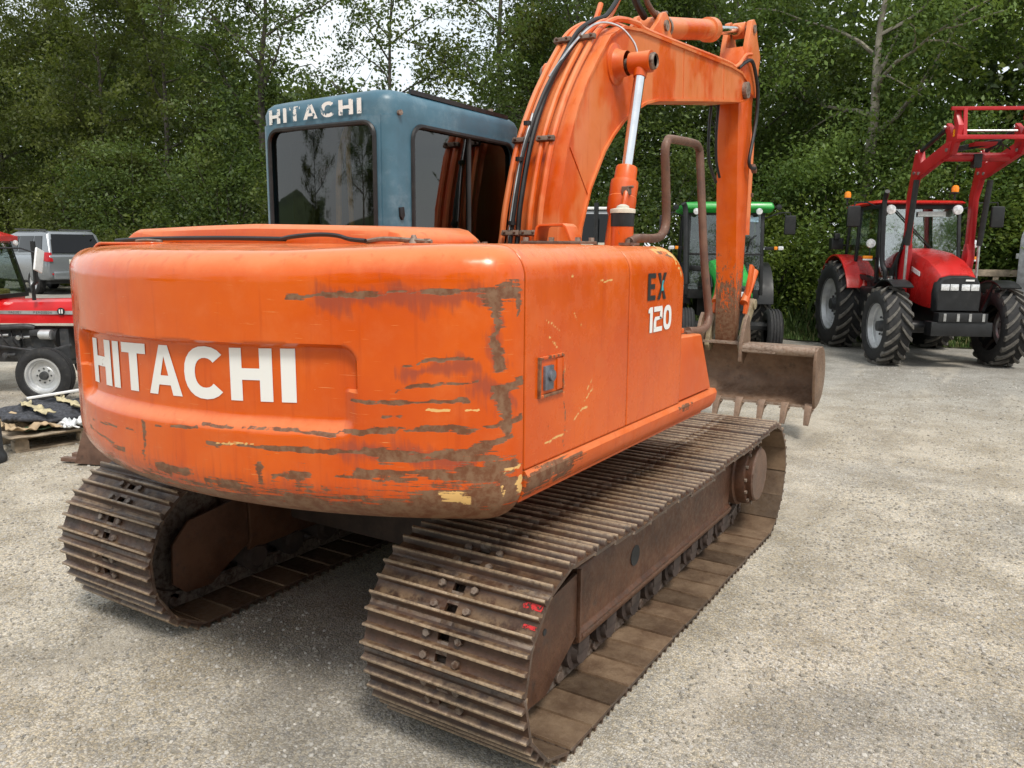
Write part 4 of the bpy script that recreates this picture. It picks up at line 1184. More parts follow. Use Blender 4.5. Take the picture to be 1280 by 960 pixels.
for sg in (1, -1):
    cxm = sg * GAUGE / 2
    ch = MB()
    for i in range(NSHOE):
        y, z, a = track_pt(PITCH * (i + 0.3 if sg > 0 else i + 0.62))
        rot = Matrix.Rotation(a, 3, 'X')
        for dx in (-0.085, 0.085):
            c_ = Vector((cxm + dx, y, z)) + rot @ Vector((0, 0.0, -0.050))
            ch.box(c_, (0.030, PITCH * 1.12, 0.078), rot)
        p = Vector((cxm, y, z)) + rot @ Vector((0, hp, -0.050))
        ch.cyl(p - Vector((0.115, 0, 0)), p + Vector((0.115, 0, 0)), 0.026, n=10)
    chain = ch.build('track_chain', M['link'], EX, bevel=0.004, seg=1)
    if sg > 0: chain['label'] = 'track chain under the engine side'
    for i in range(NSHOE):
        y, z, a = track_pt(PITCH * (i + 0.3 if sg > 0 else i + 0.62))
        obj_from('track_shoe', shoe_me, chain, (cxm + random.uniform(-0.004, 0.004), y, z), (a + R(random.uniform(-0.7, 0.7)), 0, R(random.uniform(-0.4, 0.4))))
    if sg > 0:
        RM = chipped('red_paint_mark', (0.55, 0.02, 0.02), 0.50, sc_=85)
        best = min(range(NSHOE), key=lambda i: abs(track_pt(PITCH * (i + 0.3))[1] - 0.56) + (9 if track_pt(PITCH * (i + 0.3))[0] > -1.4 else 0))
        y, z, a = track_pt(PITCH * (best + 0.3))
        rot = Matrix.Rotation(a, 4, 'X')
        for (lx, ly, w_, h_) in ((0.30, 0.040, 0.075, 0.024), (0.315, -0.03, 0.05, 0.014)):
            pm = MB().add([(lx - w_ / 2, ly - h_ / 2, th + 0.0015), (lx + w_ / 2, ly - h_ / 2, th + 0.0015), (lx + w_ / 2, ly + h_ / 2, th + 0.0015), (lx - w_ / 2, ly + h_ / 2, th + 0.0015)], [(0, 1, 2, 3)]).build('paint_mark', RM, chain, smooth=False)
            pm.location = (cxm, y, z); pm.rotation_euler = (a, 0, 0)
    # side frame
    fr = MB()
    def fx(v): return cxm + sg * v
    sec = [(-0.15, 0.22), (0.15, 0.22), (0.178, 0.235), (0.182, 0.262), (0.160, 0.285), (0.172, 0.50), (0.160, 0.555), (0.06, 0.625), (-0.06, 0.625), (-0.16, 0.555), (-0.172, 0.30)]
    secs = []
    for y_ in (-0.985, -0.97, 1.06, 1.08):
        k_ = 0.99 if y_ in (-0.985, 1.08) else 1.0
        secs.append([(fx(px * k_), y_, pz) for px, pz in sec])
    fr.loft(secs)
    frm = fr.build('track_frame', M['frame'], EX, bevel=0.006, ang=30)
    # idler guard plates at the rear and final drive guard at the front
    gp = [(-1.47, 0.20), (-1.40, 0.135), (-1.25, 0.125), (-1.13, 0.20), (-1.0, 0.27), (-1.0, 0.545), (-1.36, 0.50), (-1.46, 0.40)]
    for xx, nm in ((0.150, 'guard_plate'), (-0.168, 'guard_plate')):
        MB().prism(gp, 0, fx(xx), fx(xx + 0.018)).build(nm, M['frame'], frm, bevel=0.004)
    MB().cyl((fx(0.165), -1.27, 0.40), (fx(0.1705), -1.27, 0.40), 0.014, n=14).build('guard_hole', M['interior'], frm)
    MB().bar((fx(0.172), -0.99, 0.24), (fx(0.172), -0.99, 0.56), 0.02, 0.012, up=(0, 1, 0)).build('weld_bead', M['frame'], frm, bevel=0.003)
    MB().lathe([(0.0, 0.0), (0.05, 0.0), (0.05, 0.003), (0.0, 0.003)], (fx(0.169), -0.41, 0.43), (sg, 0, 0), 18).build('access_hole', M['interior'], frm).scale = (1, 1, 1)
    # lower ledge
    MB().bar((fx(0.175), -0.97, 0.262), (fx(0.175), 1.06, 0.262), 0.022, 0.016).build('frame_ledge', M['frame'], frm, bevel=0.003)
    MB().lathe([(0.0, -0.07), (0.255, -0.07), (0.28, -0.06), (0.30, -0.05), (0.30, 0.05), (0.28, 0.06), (0.255, 0.07), (0.0, 0.07)], (cxm, -TYC, TZC), (1, 0, 0), 36).build('idler_wheel', M['link'], frm, ang=30)
    sp = MB().cyl((cxm - 0.035, TYC, TZC), (cxm + 0.035, TYC, TZC), 0.25, n=42)
    for k in range(21):
        a = 2 * math.pi * k / 21
        sp.box((cxm, TYC + 0.265 * math.cos(a), TZC + 0.265 * math.sin(a)), (0.06, 0.05, 0.04), Matrix.Rotation(a, 3, 'X'))
    sp.build('drive_sprocket', M['link'], frm)
    mc = MB().lathe([(0.0, 0.295), (0.16, 0.295), (0.170, 0.285), (0.172, 0.255), (0.190, 0.25), (0.195, 0.24), (0.195, 0.19), (0.21, 0.18), (0.21, 0.0), (0, 0.0)], (cxm, 1.27, 0.445), (sg, 0, 0), 36).build('drive_cover', M['frame'], frm, ang=30)
    bl = MB()
    for k in range(14):
        a = 2 * math.pi * k / 14
        bl.cyl((fx(0.250), 1.27 + 0.183 * math.cos(a), 0.445 + 0.183 * math.sin(a)), (fx(0.264), 1.27 + 0.183 * math.cos(a), 0.445 + 0.183 * math.sin(a)), 0.012, n=6)
    bl.build('cover_bolts', M['bolt'], mc)['kind'] = 'stuff'
    MB().prism([(1.06, 0.24), (1.30, 0.24), (1.42, 0.34), (1.42, 0.54), (1.30, 0.62), (1.06, 0.57)], 0, fx(-0.15), fx(0.13)).build('drive_housing', M['frame'], frm, bevel=0.01)
    for k in range(8):
        y_ = -0.93 + 0.275 * k
        MB().lathe([(0.0, -0.165), (0.055, -0.165), (0.06, -0.14), (0.085, -0.135), (0.085, -0.075), (0.068, -0.07), (0.068, 0.07), (0.085, 0.075), (0.085, 0.135), (0.06, 0.14), (0.055, 0.165), (0, 0.165)], (cxm, y_, 0.175), (sg, 0, 0), 18).box((fx(0.15), y_, 0.205), (0.04, 0.10, 0.05)).build('track_roller', M['dark_under'], frm, ang=30)
    MB().lathe([(0.0, -0.12), (0.06, -0.12), (0.06, 0.12), (0, 0.12)], (cxm, 0.1, 0.60), (1, 0, 0), 16).build('carrier_roller', M['link'], frm)

# ------------------------------------------------------------------ ground
def smst(a, b, x):
    t = min(1, max(0, (x - a) / (b - a)))
    return t * t * (3 - 2 * t)
def ground_z(x, y):
    return 0.28 * smst(11, 21, -x) * smst(1, 8, y) + 0.25 * smst(15, 19, y)
gx = sorted(set([-900, -500, -250, -150, -100, -75] + [-60 + 2 * i for i in range(51)] + [50, 75, 100, 150, 250, 500, 900]))
gy = sorted(set([-900, -500, -250, -150, -100, -70, -50, -35, -25, -18] + [-14 + 2 * i for i in range(28)] + [50, 75, 100, 150, 250, 500, 900]))
gv = [(x, y, ground_z(x, y)) for y in gy for x in gx]
nx_ = len(gx)
gf = [(j * nx_ + i, j * nx_ + i + 1, (j + 1) * nx_ + i + 1, (j + 1) * nx_ + i) for j in range(len(gy) - 1) for i in range(nx_ - 1)]

def gravel_mat():
    m, n, l, b = new_mat('gravel')
    tc = n.new('ShaderNodeTexCoord').outputs['Object']
    warp = n.new('ShaderNodeVectorMath'); warp.operation = 'ADD'
    nz = nd(n, 'ShaderNodeTexNoise', Scale=55.0, Detail=2.0)
    l.new(tc, nz.inputs['Vector'])
    scl = n.new('ShaderNodeVectorMath'); scl.operation = 'SCALE'
    l.new(nz.outputs['Color'], scl.inputs[0]); scl.inputs['Scale'].default_value = 0.012
    l.new(tc, warp.inputs[0]); l.new(scl.outputs[0], warp.inputs[1])
    def vor(scale):
        x = nd(n, 'ShaderNodeTexVoronoi', Scale=scale)
        l.new(warp.outputs[0], x.inputs['Vector'])
        return x
    v1, v2, v3 = vor(115), vor(42), vor(210)
    big = noise(n, l, 0.32, 6, 0.6, tc)
    mid = noise(n, l, 1.7, 7, 0.68, tc)
    med = noise(n, l, 7.0, 6, 0.7, tc)
    pos = n.new('ShaderNodeSeparateXYZ'); l.new(tc, pos.inputs[0])
    # fines: beige limestone dust worn thin to grey stone away from the machine
    far = rng(n, l, mth(n, l, 'ADD', pos.outputs['Y'], mth(n, l, 'MULTIPLY', mth(n, l, 'SUBTRACT', mid, 0.5), 6.0)), 4.0, 10.0)
    beige = mixc(n, l, rng(n, l, mid, 0.35, 0.65), (0.36, 0.305, 0.22), (0.56, 0.49, 0.38))
    grey = mixc(n, l, rng(n, l, mid, 0.35, 0.65), (0.24, 0.226, 0.198), (0.355, 0.338, 0.30))
    gsel = mth(n, l, 'MAXIMUM', mth(n, l, 'MULTIPLY', far, 0.9), rng(n, l, big, 0.48, 0.63, 0.0, 0.65))
    c = mixc(n, l, gsel, beige, grey)
    s1 = n.new('ShaderNodeSeparateColor'); l.new(v1.outputs['Color'], s1.inputs[0])
    s2 = n.new('ShaderNodeSeparateColor'); l.new(v2.outputs['Color'], s2.inputs[0])
    hsv = n.new('ShaderNodeHueSaturation')
    l.new(c, hsv.inputs['Color'])
    l.new(rng(n, l, s1.outputs[0], 0.0, 1.0, 0.70, 1.30), hsv.inputs['Value'])
    l.new(rng(n, l, s1.outputs[1], 0.0, 1.0, 0.55, 1.15), hsv.inputs['Saturation'])
    c = hsv.outputs[0]
    isbig = rng(n, l, s2.outputs[0], 0.80, 0.84)
    inb = rng(n, l, v2.outputs['Distance'], 0.30, 0.36, 1.0, 0.0)
    bm_ = mth(n, l, 'MULTIPLY', isbig, inb)
    c = mixc(n, l, mth(n, l, 'MULTIPLY', bm_, 0.85), c, mixc(n, l, s2.outputs[1], (0.17, 0.17, 0.175), (0.50, 0.475, 0.43)))
    gap = rng(n, l, v1.outputs['Distance'], 0.42, 0.70)
    c = mixc(n, l, mth(n, l, 'MULTIPLY', gap, 0.35), c, (0.16, 0.14, 0.115))
    rut = noise(n, l, 0.9, 5, 0.62, tc, (1.6, 0.35, 1.0))
    c = mixc(n, l, mth(n, l, 'MULTIPLY', rng(n, l, rut, 0.52, 0.66), 0.24), c, (0.22, 0.195, 0.16))
    c = mixc(n, l, mth(n, l, 'MULTIPLY', rng(n, l, rut, 0.46, 0.34), 0.40), c, (0.55, 0.49, 0.40))
    # damp, oily and compacted patches
    c = mixc(n, l, mth(n, l, 'MULTIPLY', rng(n, l, med, 0.55, 0.75), 0.28), c, (0.15, 0.13, 0.11))
    l.new(c, b.inputs['Base Color'])
    b.inputs['Roughness'].default_value = 0.88
    b.inputs['Specular IOR Level'].default_value = 0.25
    h = mth(n, l, 'MULTIPLY', mth(n, l, 'SUBTRACT', 0.8, v1.outputs['Distance']), 0.55)
    h = mth(n, l, 'ADD', h, mth(n, l, 'MULTIPLY', bm_, 0.9))
    h = mth(n, l, 'ADD', h, mth(n, l, 'MULTIPLY', mth(n, l, 'SUBTRACT', 0.8, v3.outputs['Distance']), 0.25))
    h = mth(n, l, 'ADD', h, mth(n, l, 'MULTIPLY', med, 1.2))
    h = mth(n, l, 'ADD', h, mth(n, l, 'MULTIPLY', mid, 5.0))
    bump(n, l, b, h, 0.85, 0.008)
    return m
M['gravel'] = gravel_mat()
ground = MB().add(gv, gf).build('ground', M['gravel'], None)
ground['kind'] = 'structure'

# loose stones over the yard in front of the camera
def stone_mat():
    m, n, l, b = new_mat('loose_stone')
    oi = n.new('ShaderNodeObjectInfo')
    r1 = oi.outputs['Random']
    ramp = n.new('ShaderNodeValToRGB')
    el = ramp.color_ramp.elements
    el[0].color = (0.21, 0.195, 0.17, 1)
    el[1].color = (0.52, 0.49, 0.44, 1)
    for p, c in ((0.25, (0.28, 0.255, 0.21, 1)), (0.5, (0.33, 0.30, 0.25, 1)), (0.75, (0.38, 0.36, 0.33, 1))):
        e = el.new(p); e.color = c
    l.new(r1, ramp.inputs[0])
    l.new(ramp.outputs[0], b.inputs['Base Color'])
    b.inputs['Roughness'].default_value = 0.85
    b.inputs['Specular IOR Level'].default_value = 0.25
    return m
M['stone'] = stone_mat()

def stone_mesh(seed):
    rs = random.Random(seed)
    bm = bmesh.new()
    bmesh.ops.create_icosphere(bm, subdivisions=1, radius=1.0)
    for v in bm.verts:
        v.co *= rs.uniform(0.72, 1.15)
        v.co.z *= 0.62
        v.co.x *= 1.2
    me = bpy.data.meshes.new('stone_shape')
    bm.to_mesh(me); bm.free()
    me.materials.append(M['stone'])
    return me

def scatter(name, label, polys, density, smin, smax, seed):
    """one stuff object: points spread over a patch just on the ground, each carrying a small angular stone"""
    mb = MB()
    for P in polys:
        k = len(mb.v)
        mb.add([(x, y, 0.001) for x, y in P], [tuple(range(len(P)))])
    o = mb.build(name, M['stone'], None, smooth=False)
    o['kind'] = 'stuff'
    ng = bpy.data.node_groups.new(name + '_nodes', 'GeometryNodeTree')
    ng.interface.new_socket('Geometry', in_out='INPUT', socket_type='NodeSocketGeometry')
    ng.interface.new_socket('Geometry', in_out='OUTPUT', socket_type='NodeSocketGeometry')
    N, Lk = ng.nodes, ng.links
    gi, go = N.new('NodeGroupInput'), N.new('NodeGroupOutput')
    dp = N.new('GeometryNodeDistributePointsOnFaces')
    dp.inputs['Density'].default_value = density
    dp.inputs['Seed'].default_value = seed
    join = N.new('GeometryNodeJoinGeometry')
    Lk.new(gi.outputs[0], dp.inputs['Mesh'])
    ico = N.new('GeometryNodeMeshIcoSphere')
    ico.inputs['Subdivisions'].default_value = 1
    ico.inputs['Radius'].default_value = 1.0
    sp = N.new('GeometryNodeSetPosition')
    nzv = N.new('ShaderNodeTexNoise'); nzv.inputs['Scale'].default_value = 1.4 + 0.1 * seed
    sub = N.new('ShaderNodeVectorMath'); sub.operation = 'SUBTRACT'; sub.inputs[1].default_value = (0.5, 0.5, 0.5)
    Lk.new(nzv.outputs['Color'], sub.inputs[0])
    Lk.new(ico.outputs['Mesh'], sp.inputs['Geometry'])
    Lk.new(sub.outputs[0], sp.inputs['Offset'])
    smt = N.new('GeometryNodeSetMaterial'); smt.inputs['Material'].default_value = M['stone']
    Lk.new(sp.outputs[0], smt.inputs['Geometry'])
    iop = N.new('GeometryNodeInstanceOnPoints')
    rv = N.new('FunctionNodeRandomValue'); rv.data_type = 'FLOAT_VECTOR'
    rv.inputs[0].default_value = (-0.5, -0.5, 0); rv.inputs[1].default_value = (0.5, 0.5, 6.283)
    rsz = N.new('FunctionNodeRandomValue'); rsz.data_type = 'FLOAT'
    rsz.inputs[2].default_value = 0.0; rsz.inputs[3].default_value = 1.0
    pw = N.new('ShaderNodeMath'); pw.operation = 'POWER'; pw.inputs[1].default_value = 3.2
    mr = N.new('ShaderNodeMapRange'); mr.inputs['To Min'].default_value = smin; mr.inputs['To Max'].default_value = smax
    cx = N.new('ShaderNodeCombineXYZ')
    m1 = N.new('ShaderNodeMath'); m1.operation = 'MULTIPLY'; m1.inputs[1].default_value = 0.6
    m2 = N.new('ShaderNodeMath'); m2.operation = 'MULTIPLY'; m2.inputs[1].default_value = 0.8
    Lk.new(rsz.outputs[1], pw.inputs[0]); Lk.new(pw.outputs[0], mr.inputs['Value'])
    Lk.new(mr.outputs[0], cx.inputs[0]); Lk.new(mr.outputs[0], m1.inputs[0]); Lk.new(mr.outputs[0], m2.inputs[0])
    Lk.new(m2.outputs[0], cx.inputs[1]); Lk.new(m1.outputs[0], cx.inputs[2])
    Lk.new(dp.outputs['Points'], iop.inputs['Points'])
    Lk.new(smt.outputs[0], iop.inputs['Instance'])
    Lk.new(rv.outputs[0], iop.inputs['Rotation'])
    Lk.new(cx.outputs[0], iop.inputs['Scale'])
    Lk.new(iop.outputs[0], go.inputs[0])
    md = o.modifiers.new('stones', 'NODES')
    md.node_group = ng
    o['label'] = label
    o['category'] = 'gravel'
    return o
near_poly = [(-3.4, -2.2), (0.4, -3.8), (1.6, -3.0), (3.6, -2.6), (4.2, 0.2), (2.6, 3.2), (1.5, 3.2), (1.5, -1.9), (-0.4, -1.0), (-3.2, -1.0)]
scatter('loose_gravel', 'small loose grey and beige stones strewn over the yard', [near_poly], 1300, 0.0025, 0.013, 3)
scatter('scattered_gravel', 'coarser stones scattered over the wider gravel yard', [[(-7.5, -2.5), (-2.8, -2.2), (-2.8, 3.5), (-9, 4)], [(1.2, 3.0), (5.5, 0.0), (8, 9), (0.5, 10.5)]], 260, 0.004, 0.018, 5)

# ------------------------------------------------------------------ vegetation
def leaf_mat(name, dark, light, trans=0.42):
    m, n, l, b = new_mat(name)
    out = n['Material Output']
    at = nd(n, 'ShaderNodeAttribute', attribute_name='tint')
    s_ = n.new('ShaderNodeSeparateColor'); l.new(at.outputs['Color'], s_.inputs[0])
    c = mixc(n, l, s_.outputs[0], dark, light)
    c = mixc(n, l, mth(n, l, 'MULTIPLY', s_.outputs[1], 0.5), c, (0.19, 0.20, 0.035))
    l.new(c, b.inputs['Base Color'])
    b.inputs['Roughness'].default_value = 0.5
    b.inputs['Specular IOR Level'].default_value = 0.35
    tr = n.new('ShaderNodeBsdfTranslucent')
    l.new(mixc(n, l, 0.35, c, (0.22, 0.30, 0.03)), tr.inputs[0])
    mx = n.new('ShaderNodeMixShader'); mx.inputs[0].default_value = trans
    l.new(b.outputs[0], mx.inputs[1]); l.new(tr.outputs[0], mx.inputs[2])
    l.new(mx.outputs[0], out.inputs['Surface'])
    return m
M['leaf_dark'] = leaf_mat('dark_olive_leaves', (0.026, 0.040, 0.008), (0.135, 0.160, 0.038))
M['leaf_deep'] = leaf_mat('deep_green_leaves', (0.026, 0.052, 0.013), (0.125, 0.180, 0.046))
M['leaf_fresh'] = leaf_mat('fresh_green_leaves', (0.050, 0.100, 0.020), (0.185, 0.275, 0.065))
M['leaf_lime'] = leaf_mat('yellow_green_leaves', (0.060, 0.105, 0.016), (0.20, 0.27, 0.045))
M['bark'] = simple('grey_bark', (0.072, 0.062, 0.050), 0.9, 0, 0.45, 5, bmp=0.6, bs=25, dirt=(0.05, 0.06, 0.03), dirt_amt=0.6)
M['bark_pale'] = simple('pale_bark', (0.26, 0.235, 0.19), 0.9, 0, 0.35, 5, bmp=0.5, bs=25, dirt=(0.08, 0.08, 0.05), dirt_amt=0.6)

def leaves_mesh(name, centers, rng_, per, sig, size, mat, droop=0.5, bright=None, out_from=None):
    """leaf blades (folded rhombs) spread in clusters round the centres"""
    C = np.asarray(centers, float)
    n = len(C)
    cnt = rng_.poisson(per, n).clip(4)
    idx = np.repeat(np.arange(n), cnt)
    N = len(idx)
    sg = np.asarray(sig) * rng_.uniform(0.6, 1.35, (n, 1))
    P = C[idx] + rng_.normal(0, 1, (N, 3)) * sg[idx]
    # leaves hang in sprays: a cluster's leaves share a main direction
    main = rng_.normal(0, 1, (n, 3)); main[:, 2] = -np.abs(main[:, 2]) * droop - 0.1
    D = main[idx] * 0.8 + rng_.normal(0, 0.75, (N, 3))
    D[:, 2] -= droop * 0.35
    D /= np.linalg.norm(D, axis=1)[:, None]
    U = np.cross(D, rng_.normal(0, 1, (N, 3)) + np.array([0, 0, 1.2]))
    U /= np.linalg.norm(U, axis=1)[:, None] + 1e-9
    W = np.cross(U, D)
    L = rng_.uniform(0.6, 1.3, N)[:, None] * size
    B = L * 0.27
    a = P - D * L * 0.5
    b = P + D * L * 0.5
    k = W * B * 0.35
    c1 = P + U * B + k
    c2 = P - U * B + k
    V = np.stack([a, c1, b, c2], 1).reshape(-1, 3)
    me = bpy.data.meshes.new(name)
    me.vertices.add(4 * N)
    me.vertices.foreach_set('co', V.ravel())
    me.loops.add(4 * N)
    me.loops.foreach_set('vertex_index', np.arange(4 * N, dtype=np.int32))
    me.polygons.add(N)
    me.polygons.foreach_set('loop_start', (4 * np.arange(N)).astype(np.int32))
    me.polygons.foreach_set('loop_total', np.full(N, 4, np.int32))
    me.update(calc_edges=True)
    sd_ = float(rng_.uniform(0, 6))
    ct = 0.48 + 0.42 * np.sin(C[:, 0] * 1.9 + sd_) * np.sin(C[:, 1] * 1.7 + 2 * sd_) + 0.40 * np.sin(C[:, 2] * 2.2 + C[:, 0] * 1.1 + 3 * sd_) + rng_.normal(0, 0.22, n)
    ct = np.clip(ct, 0, 1)
    yl = (rng_.uniform(0, 1, n) > 0.86) * rng_.uniform(0.2, 0.8, n)
    col = np.zeros((N, 4), np.float32)
    col[:, 0] = np.clip(ct[idx] * 0.75 + rng_.uniform(-0.1, 0.35, N), 0, 1)
    col[:, 1] = np.clip(yl[idx] + (rng_.uniform(0, 1, N) > 0.97) * 0.6, 0, 1)
    col[:, 3] = 1
    at = me.color_attributes.new('tint', 'FLOAT_COLOR', 'POINT')
    at.data.foreach_set('color', np.repeat(col, 4, axis=0).ravel())
    me.materials.append(mat)
    return me

def make_tree(name, label, x, y, h, r, seed, leaf='leaf_dark', bark='bark', base=0.22, trunk_r=0.15, limbs=11, per=64, fill=330, leaf_size=0.160, lean=(0, 0), group=None, fork=False, top_sparse=1.0, cat='tree'):
    rg = np.random.default_rng(seed)
    root = thing(name, label, cat, (x, y, ground_z(x, y) - 0.05), 0, group)
    wood = MB()
    tp = []
    px, py = 0.0, 0.0
    nseg = 9
    for i in range(nseg + 1):
        t = i / nseg
        tp.append(Vector((px + lean[0] * t, py + lean[1] * t, h * 0.9 * t)))
        px += rg.normal(0, 0.05 * h / 8); py += rg.normal(0, 0.05 * h / 8)
    wood.tube(tp, [trunk_r * (1 - 0.86 * (i / nseg) ** 0.8) * (1.35 if i == 0 else 1) for i in range(nseg + 1)], 9)
    def trunk_at(t):
        k = min(nseg - 1, int(t * nseg)); f = t * nseg - k
        return tp[k].lerp(tp[k + 1], f)
    cent = []
    ga = rg.uniform(0, 6.28)
    for i in range(limbs):
        t = base + (0.93 - base) * (i + rg.uniform(0, 0.7)) / limbs
        p0 = trunk_at(min(t, 0.97))
        az = ga + i * 2.4 + rg.normal(0, 0.3)
        crown = math.sin(math.pi * min(1, (t - base * 0.4) / (1.08 - base * 0.4))) ** 0.6
        ln = r * rg.uniform(0.75, 1.15) * max(0.35, crown)
        el = R(rg.uniform(12, 45)) + (t - 0.5) * 0.7
        d = Vector((math.cos(az) * math.cos(el), math.sin(az) * math.cos(el), math.sin(el)))
        pts = [p0]
        cur = p0.copy(); dd = d.copy()
        for k in range(5):
            dd = (dd + Vector((rg.normal(0, 0.16), rg.normal(0, 0.16), rg.normal(0.02, 0.10)))).normalized()
            cur = cur + dd * ln / 5
            pts.append(cur.copy())
        r0 = trunk_r * (1 - 0.8 * t) * 0.55
        wood.tube(pts, [max(0.010, r0 * (1 - 0.17 * k)) for k in range(6)], 6)
        for k in range(2, 6):
            cent.append(pts[k]); cent.append(pts[k].lerp(pts[k - 1], 0.5))
        for q in range(5):
            k = 1 + q % 5
            s0 = pts[k].lerp(pts[min(5, k + 1)], rg.uniform(0, 1))
            d2 = (dd + Vector((rg.normal(0, 0.9), rg.normal(0, 0.9), rg.normal(0.1, 0.5)))).normalized()
            l2 = ln * rg.uniform(0.3, 0.6)
            sp = [s0]
            for w in range(3):
                d2 = (d2 + Vector((rg.normal(0, 0.22), rg.normal(0, 0.22), rg.normal(-0.05, 0.15)))).normalized()
                sp.append(sp[-1] + d2 * l2 / 3)
            wood.tube(sp, [max(0.006, r0 * 0.4 * (1 - 0.25 * w)) for w in range(4)], 5)
            cent += [sp[1], sp[2], sp[3], sp[3].lerp(sp[2], 0.5)]
    C = np.array([tuple(c) for c in cent])
    C = C + rg.normal(0, 0.12, C.shape)
    # extra sprays filling the crown volume towards its outside
    F = rg.normal(0, 1, (fill, 3)); F /= np.linalg.norm(F, axis=1)[:, None]
    F *= (rg.uniform(0.25, 1.0, fill) ** 0.45)[:, None]
    zc, hz = h * (1 + base * 0.8) / 2, h * (1 - base * 0.8) / 2
    F = F * np.array([r, r, hz]) + np.array([lean[0] * 0.5, lean[1] * 0.5, zc])
    lump = 0.5 + 0.5 * np.sin(F[:, 0] * 1.9 + seed) * np.cos(F[:, 2] * 1.6 + seed * 2) * np.sin(F[:, 1] * 1.7 + 1.3 * seed)
    F = F[rg.uniform(0, 1, fill) < 0.15 + 1.1 * lump ** 1.5]
    C = np.vstack([C, F])
    if top_sparse < 1.0:
        keep = rg.uniform(0, 1, len(C)) < np.where(C[:, 2] > h * 0.5, top_sparse, 1.0)
        C = C[keep]
    C = C[C[:, 2] > 0.25]
    wood.build('trunk', M[bark], root, ang=60)
    me = leaves_mesh('crown', C, rg, per, (0.29, 0.29, 0.19), leaf_size, M[leaf])
    obj_from('crown', me, root)
    return root

def make_shrub(name, label, x, y, h, r, seed, leaf='leaf_deep', per=48, n=210, leaf_size=0.14, group=None, zmin=0.1):
    rg = np.random.default_rng(seed)
    root = thing(name, label, 'shrub', (x, y, ground_z(x, y) - 0.03), 0, group)
    wood = MB()
    cent = []
    for i in range(9):
        az = i * 2.4 + rg.normal(0, 0.3)
        tip = Vector((math.cos(az) * r * rg.uniform(0.3, 0.9), math.sin(az) * r * rg.uniform(0.3, 0.9), h * rg.uniform(0.55, 0.97)))
        p = [Vector((rg.normal(0, 0.1), rg.normal(0, 0.1), 0))]
        for k in range(1, 5):
            t = k / 4
            p.append(Vector((tip.x * t ** 1.4, tip.y * t ** 1.4, tip.z * t)) + Vector((rg.normal(0, 0.08), rg.normal(0, 0.08), 0)))
        wood.tube(p, [0.035, 0.028, 0.02, 0.013, 0.006], 5)
        cent += p[2:]
    wood.build('stems', M['bark'], root, ang=60)
    F = rg.normal(0, 1, (n, 3)); F /= np.linalg.norm(F, axis=1)[:, None]
    F *= (rg.uniform(0.2, 1.0, n) ** 0.4)[:, None]
    lump = 1 + 0.22 * np.sin(F[:, 0] * 4 + seed) * np.sin(F[:, 2] * 5 + 2 * seed)
    F = F * lump[:, None] * np.array([r, r * 0.8, h * 0.52]) + np.array([0, 0, h * 0.5])
    C = np.vstack([np.array([tuple(c) for c in cent]), F])
    C = C[C[:, 2] > zmin]
    me = leaves_mesh('foliage', C, rg, per, (0.27, 0.27, 0.2), leaf_size, M[leaf], droop=0.4)
    obj_from('foliage', me, root)
    return root

G_T, G_S = 'trees along the back of the yard', 'shrubs under the trees'
TREES = [
    # x, y, h, r, seed, leaf, label, extra
    (-37.5, 16.5, 13.5, 4.4, 11, 'leaf_dark', 'dark olive broad tree at the far left edge above the red tractor', dict(fill=520)),
    (-32.0, 18.0, 14.5, 4.6, 12, 'leaf_dark', 'tall olive tree right behind the silver car', dict(fill=560)),
    (-26.3, 17.0, 14.0, 4.2, 13, 'leaf_dark', 'tall loose-crowned tree with sky gaps left of the blue cab', dict(top_sparse=0.85, fill=340, base=0.16)),
    (-21.6, 18.0, 13.5, 3.8, 14, 'leaf_deep', 'ivy-dark tree with bare forked trunk just left of the blue cab roof', dict(top_sparse=0.60, fill=200, trunk_r=0.24, base=0.26, limbs=11)),
    (-17.0, 19.5, 12.5, 3.6, 15, 'leaf_deep', 'thin-crowned tree against pale sky above the blue cab', dict(top_sparse=0.36, fill=110, base=0.34)),
    (-11.9, 18.5, 12.5, 3.4, 16, 'leaf_dark', 'tree with crooked bare limb between the cab and the boom', dict(top_sparse=0.48, fill=170, trunk_r=0.2)),
    (-8.3, 17.8, 11.5, 3.8, 17, 'leaf_deep', 'dark tree behind the orange boom', dict(fill=330)),
    (-4.9, 19.0, 11.5, 3.7, 18, 'leaf_deep', 'deep green tree behind the upright orange arm', dict(fill=360)),
    (-0.75, 16.9, 9.6, 3.4, 19, 'leaf_fresh', 'tree with pale forked trunk rising behind the red loader tractor', dict(bark='bark_pale', trunk_r=0.22, fill=90, base=0.50, top_sparse=0.8, per=40, limbs=9)),
    (2.6, 18.0, 10.0, 3.4, 20, 'leaf_fresh', 'fresh green tree above the raised red loader at the right edge', dict(fill=300)),
    (6.5, 19.5, 10.0, 3.4, 21, 'leaf_fresh', 'fresh green tree rising at the right edge behind the silver trailer', dict(fill=240)),
]
for x, y, h, r, sd, lf, lab, ex in TREES:
    if x > -10:
        ex = dict(ex, leaf_size=0.108, per=int(ex.get('per', 64) * 1.75))
    make_tree('broadleaf_tree', lab, x, y, h, r, sd, lf, group=G_T, **ex)
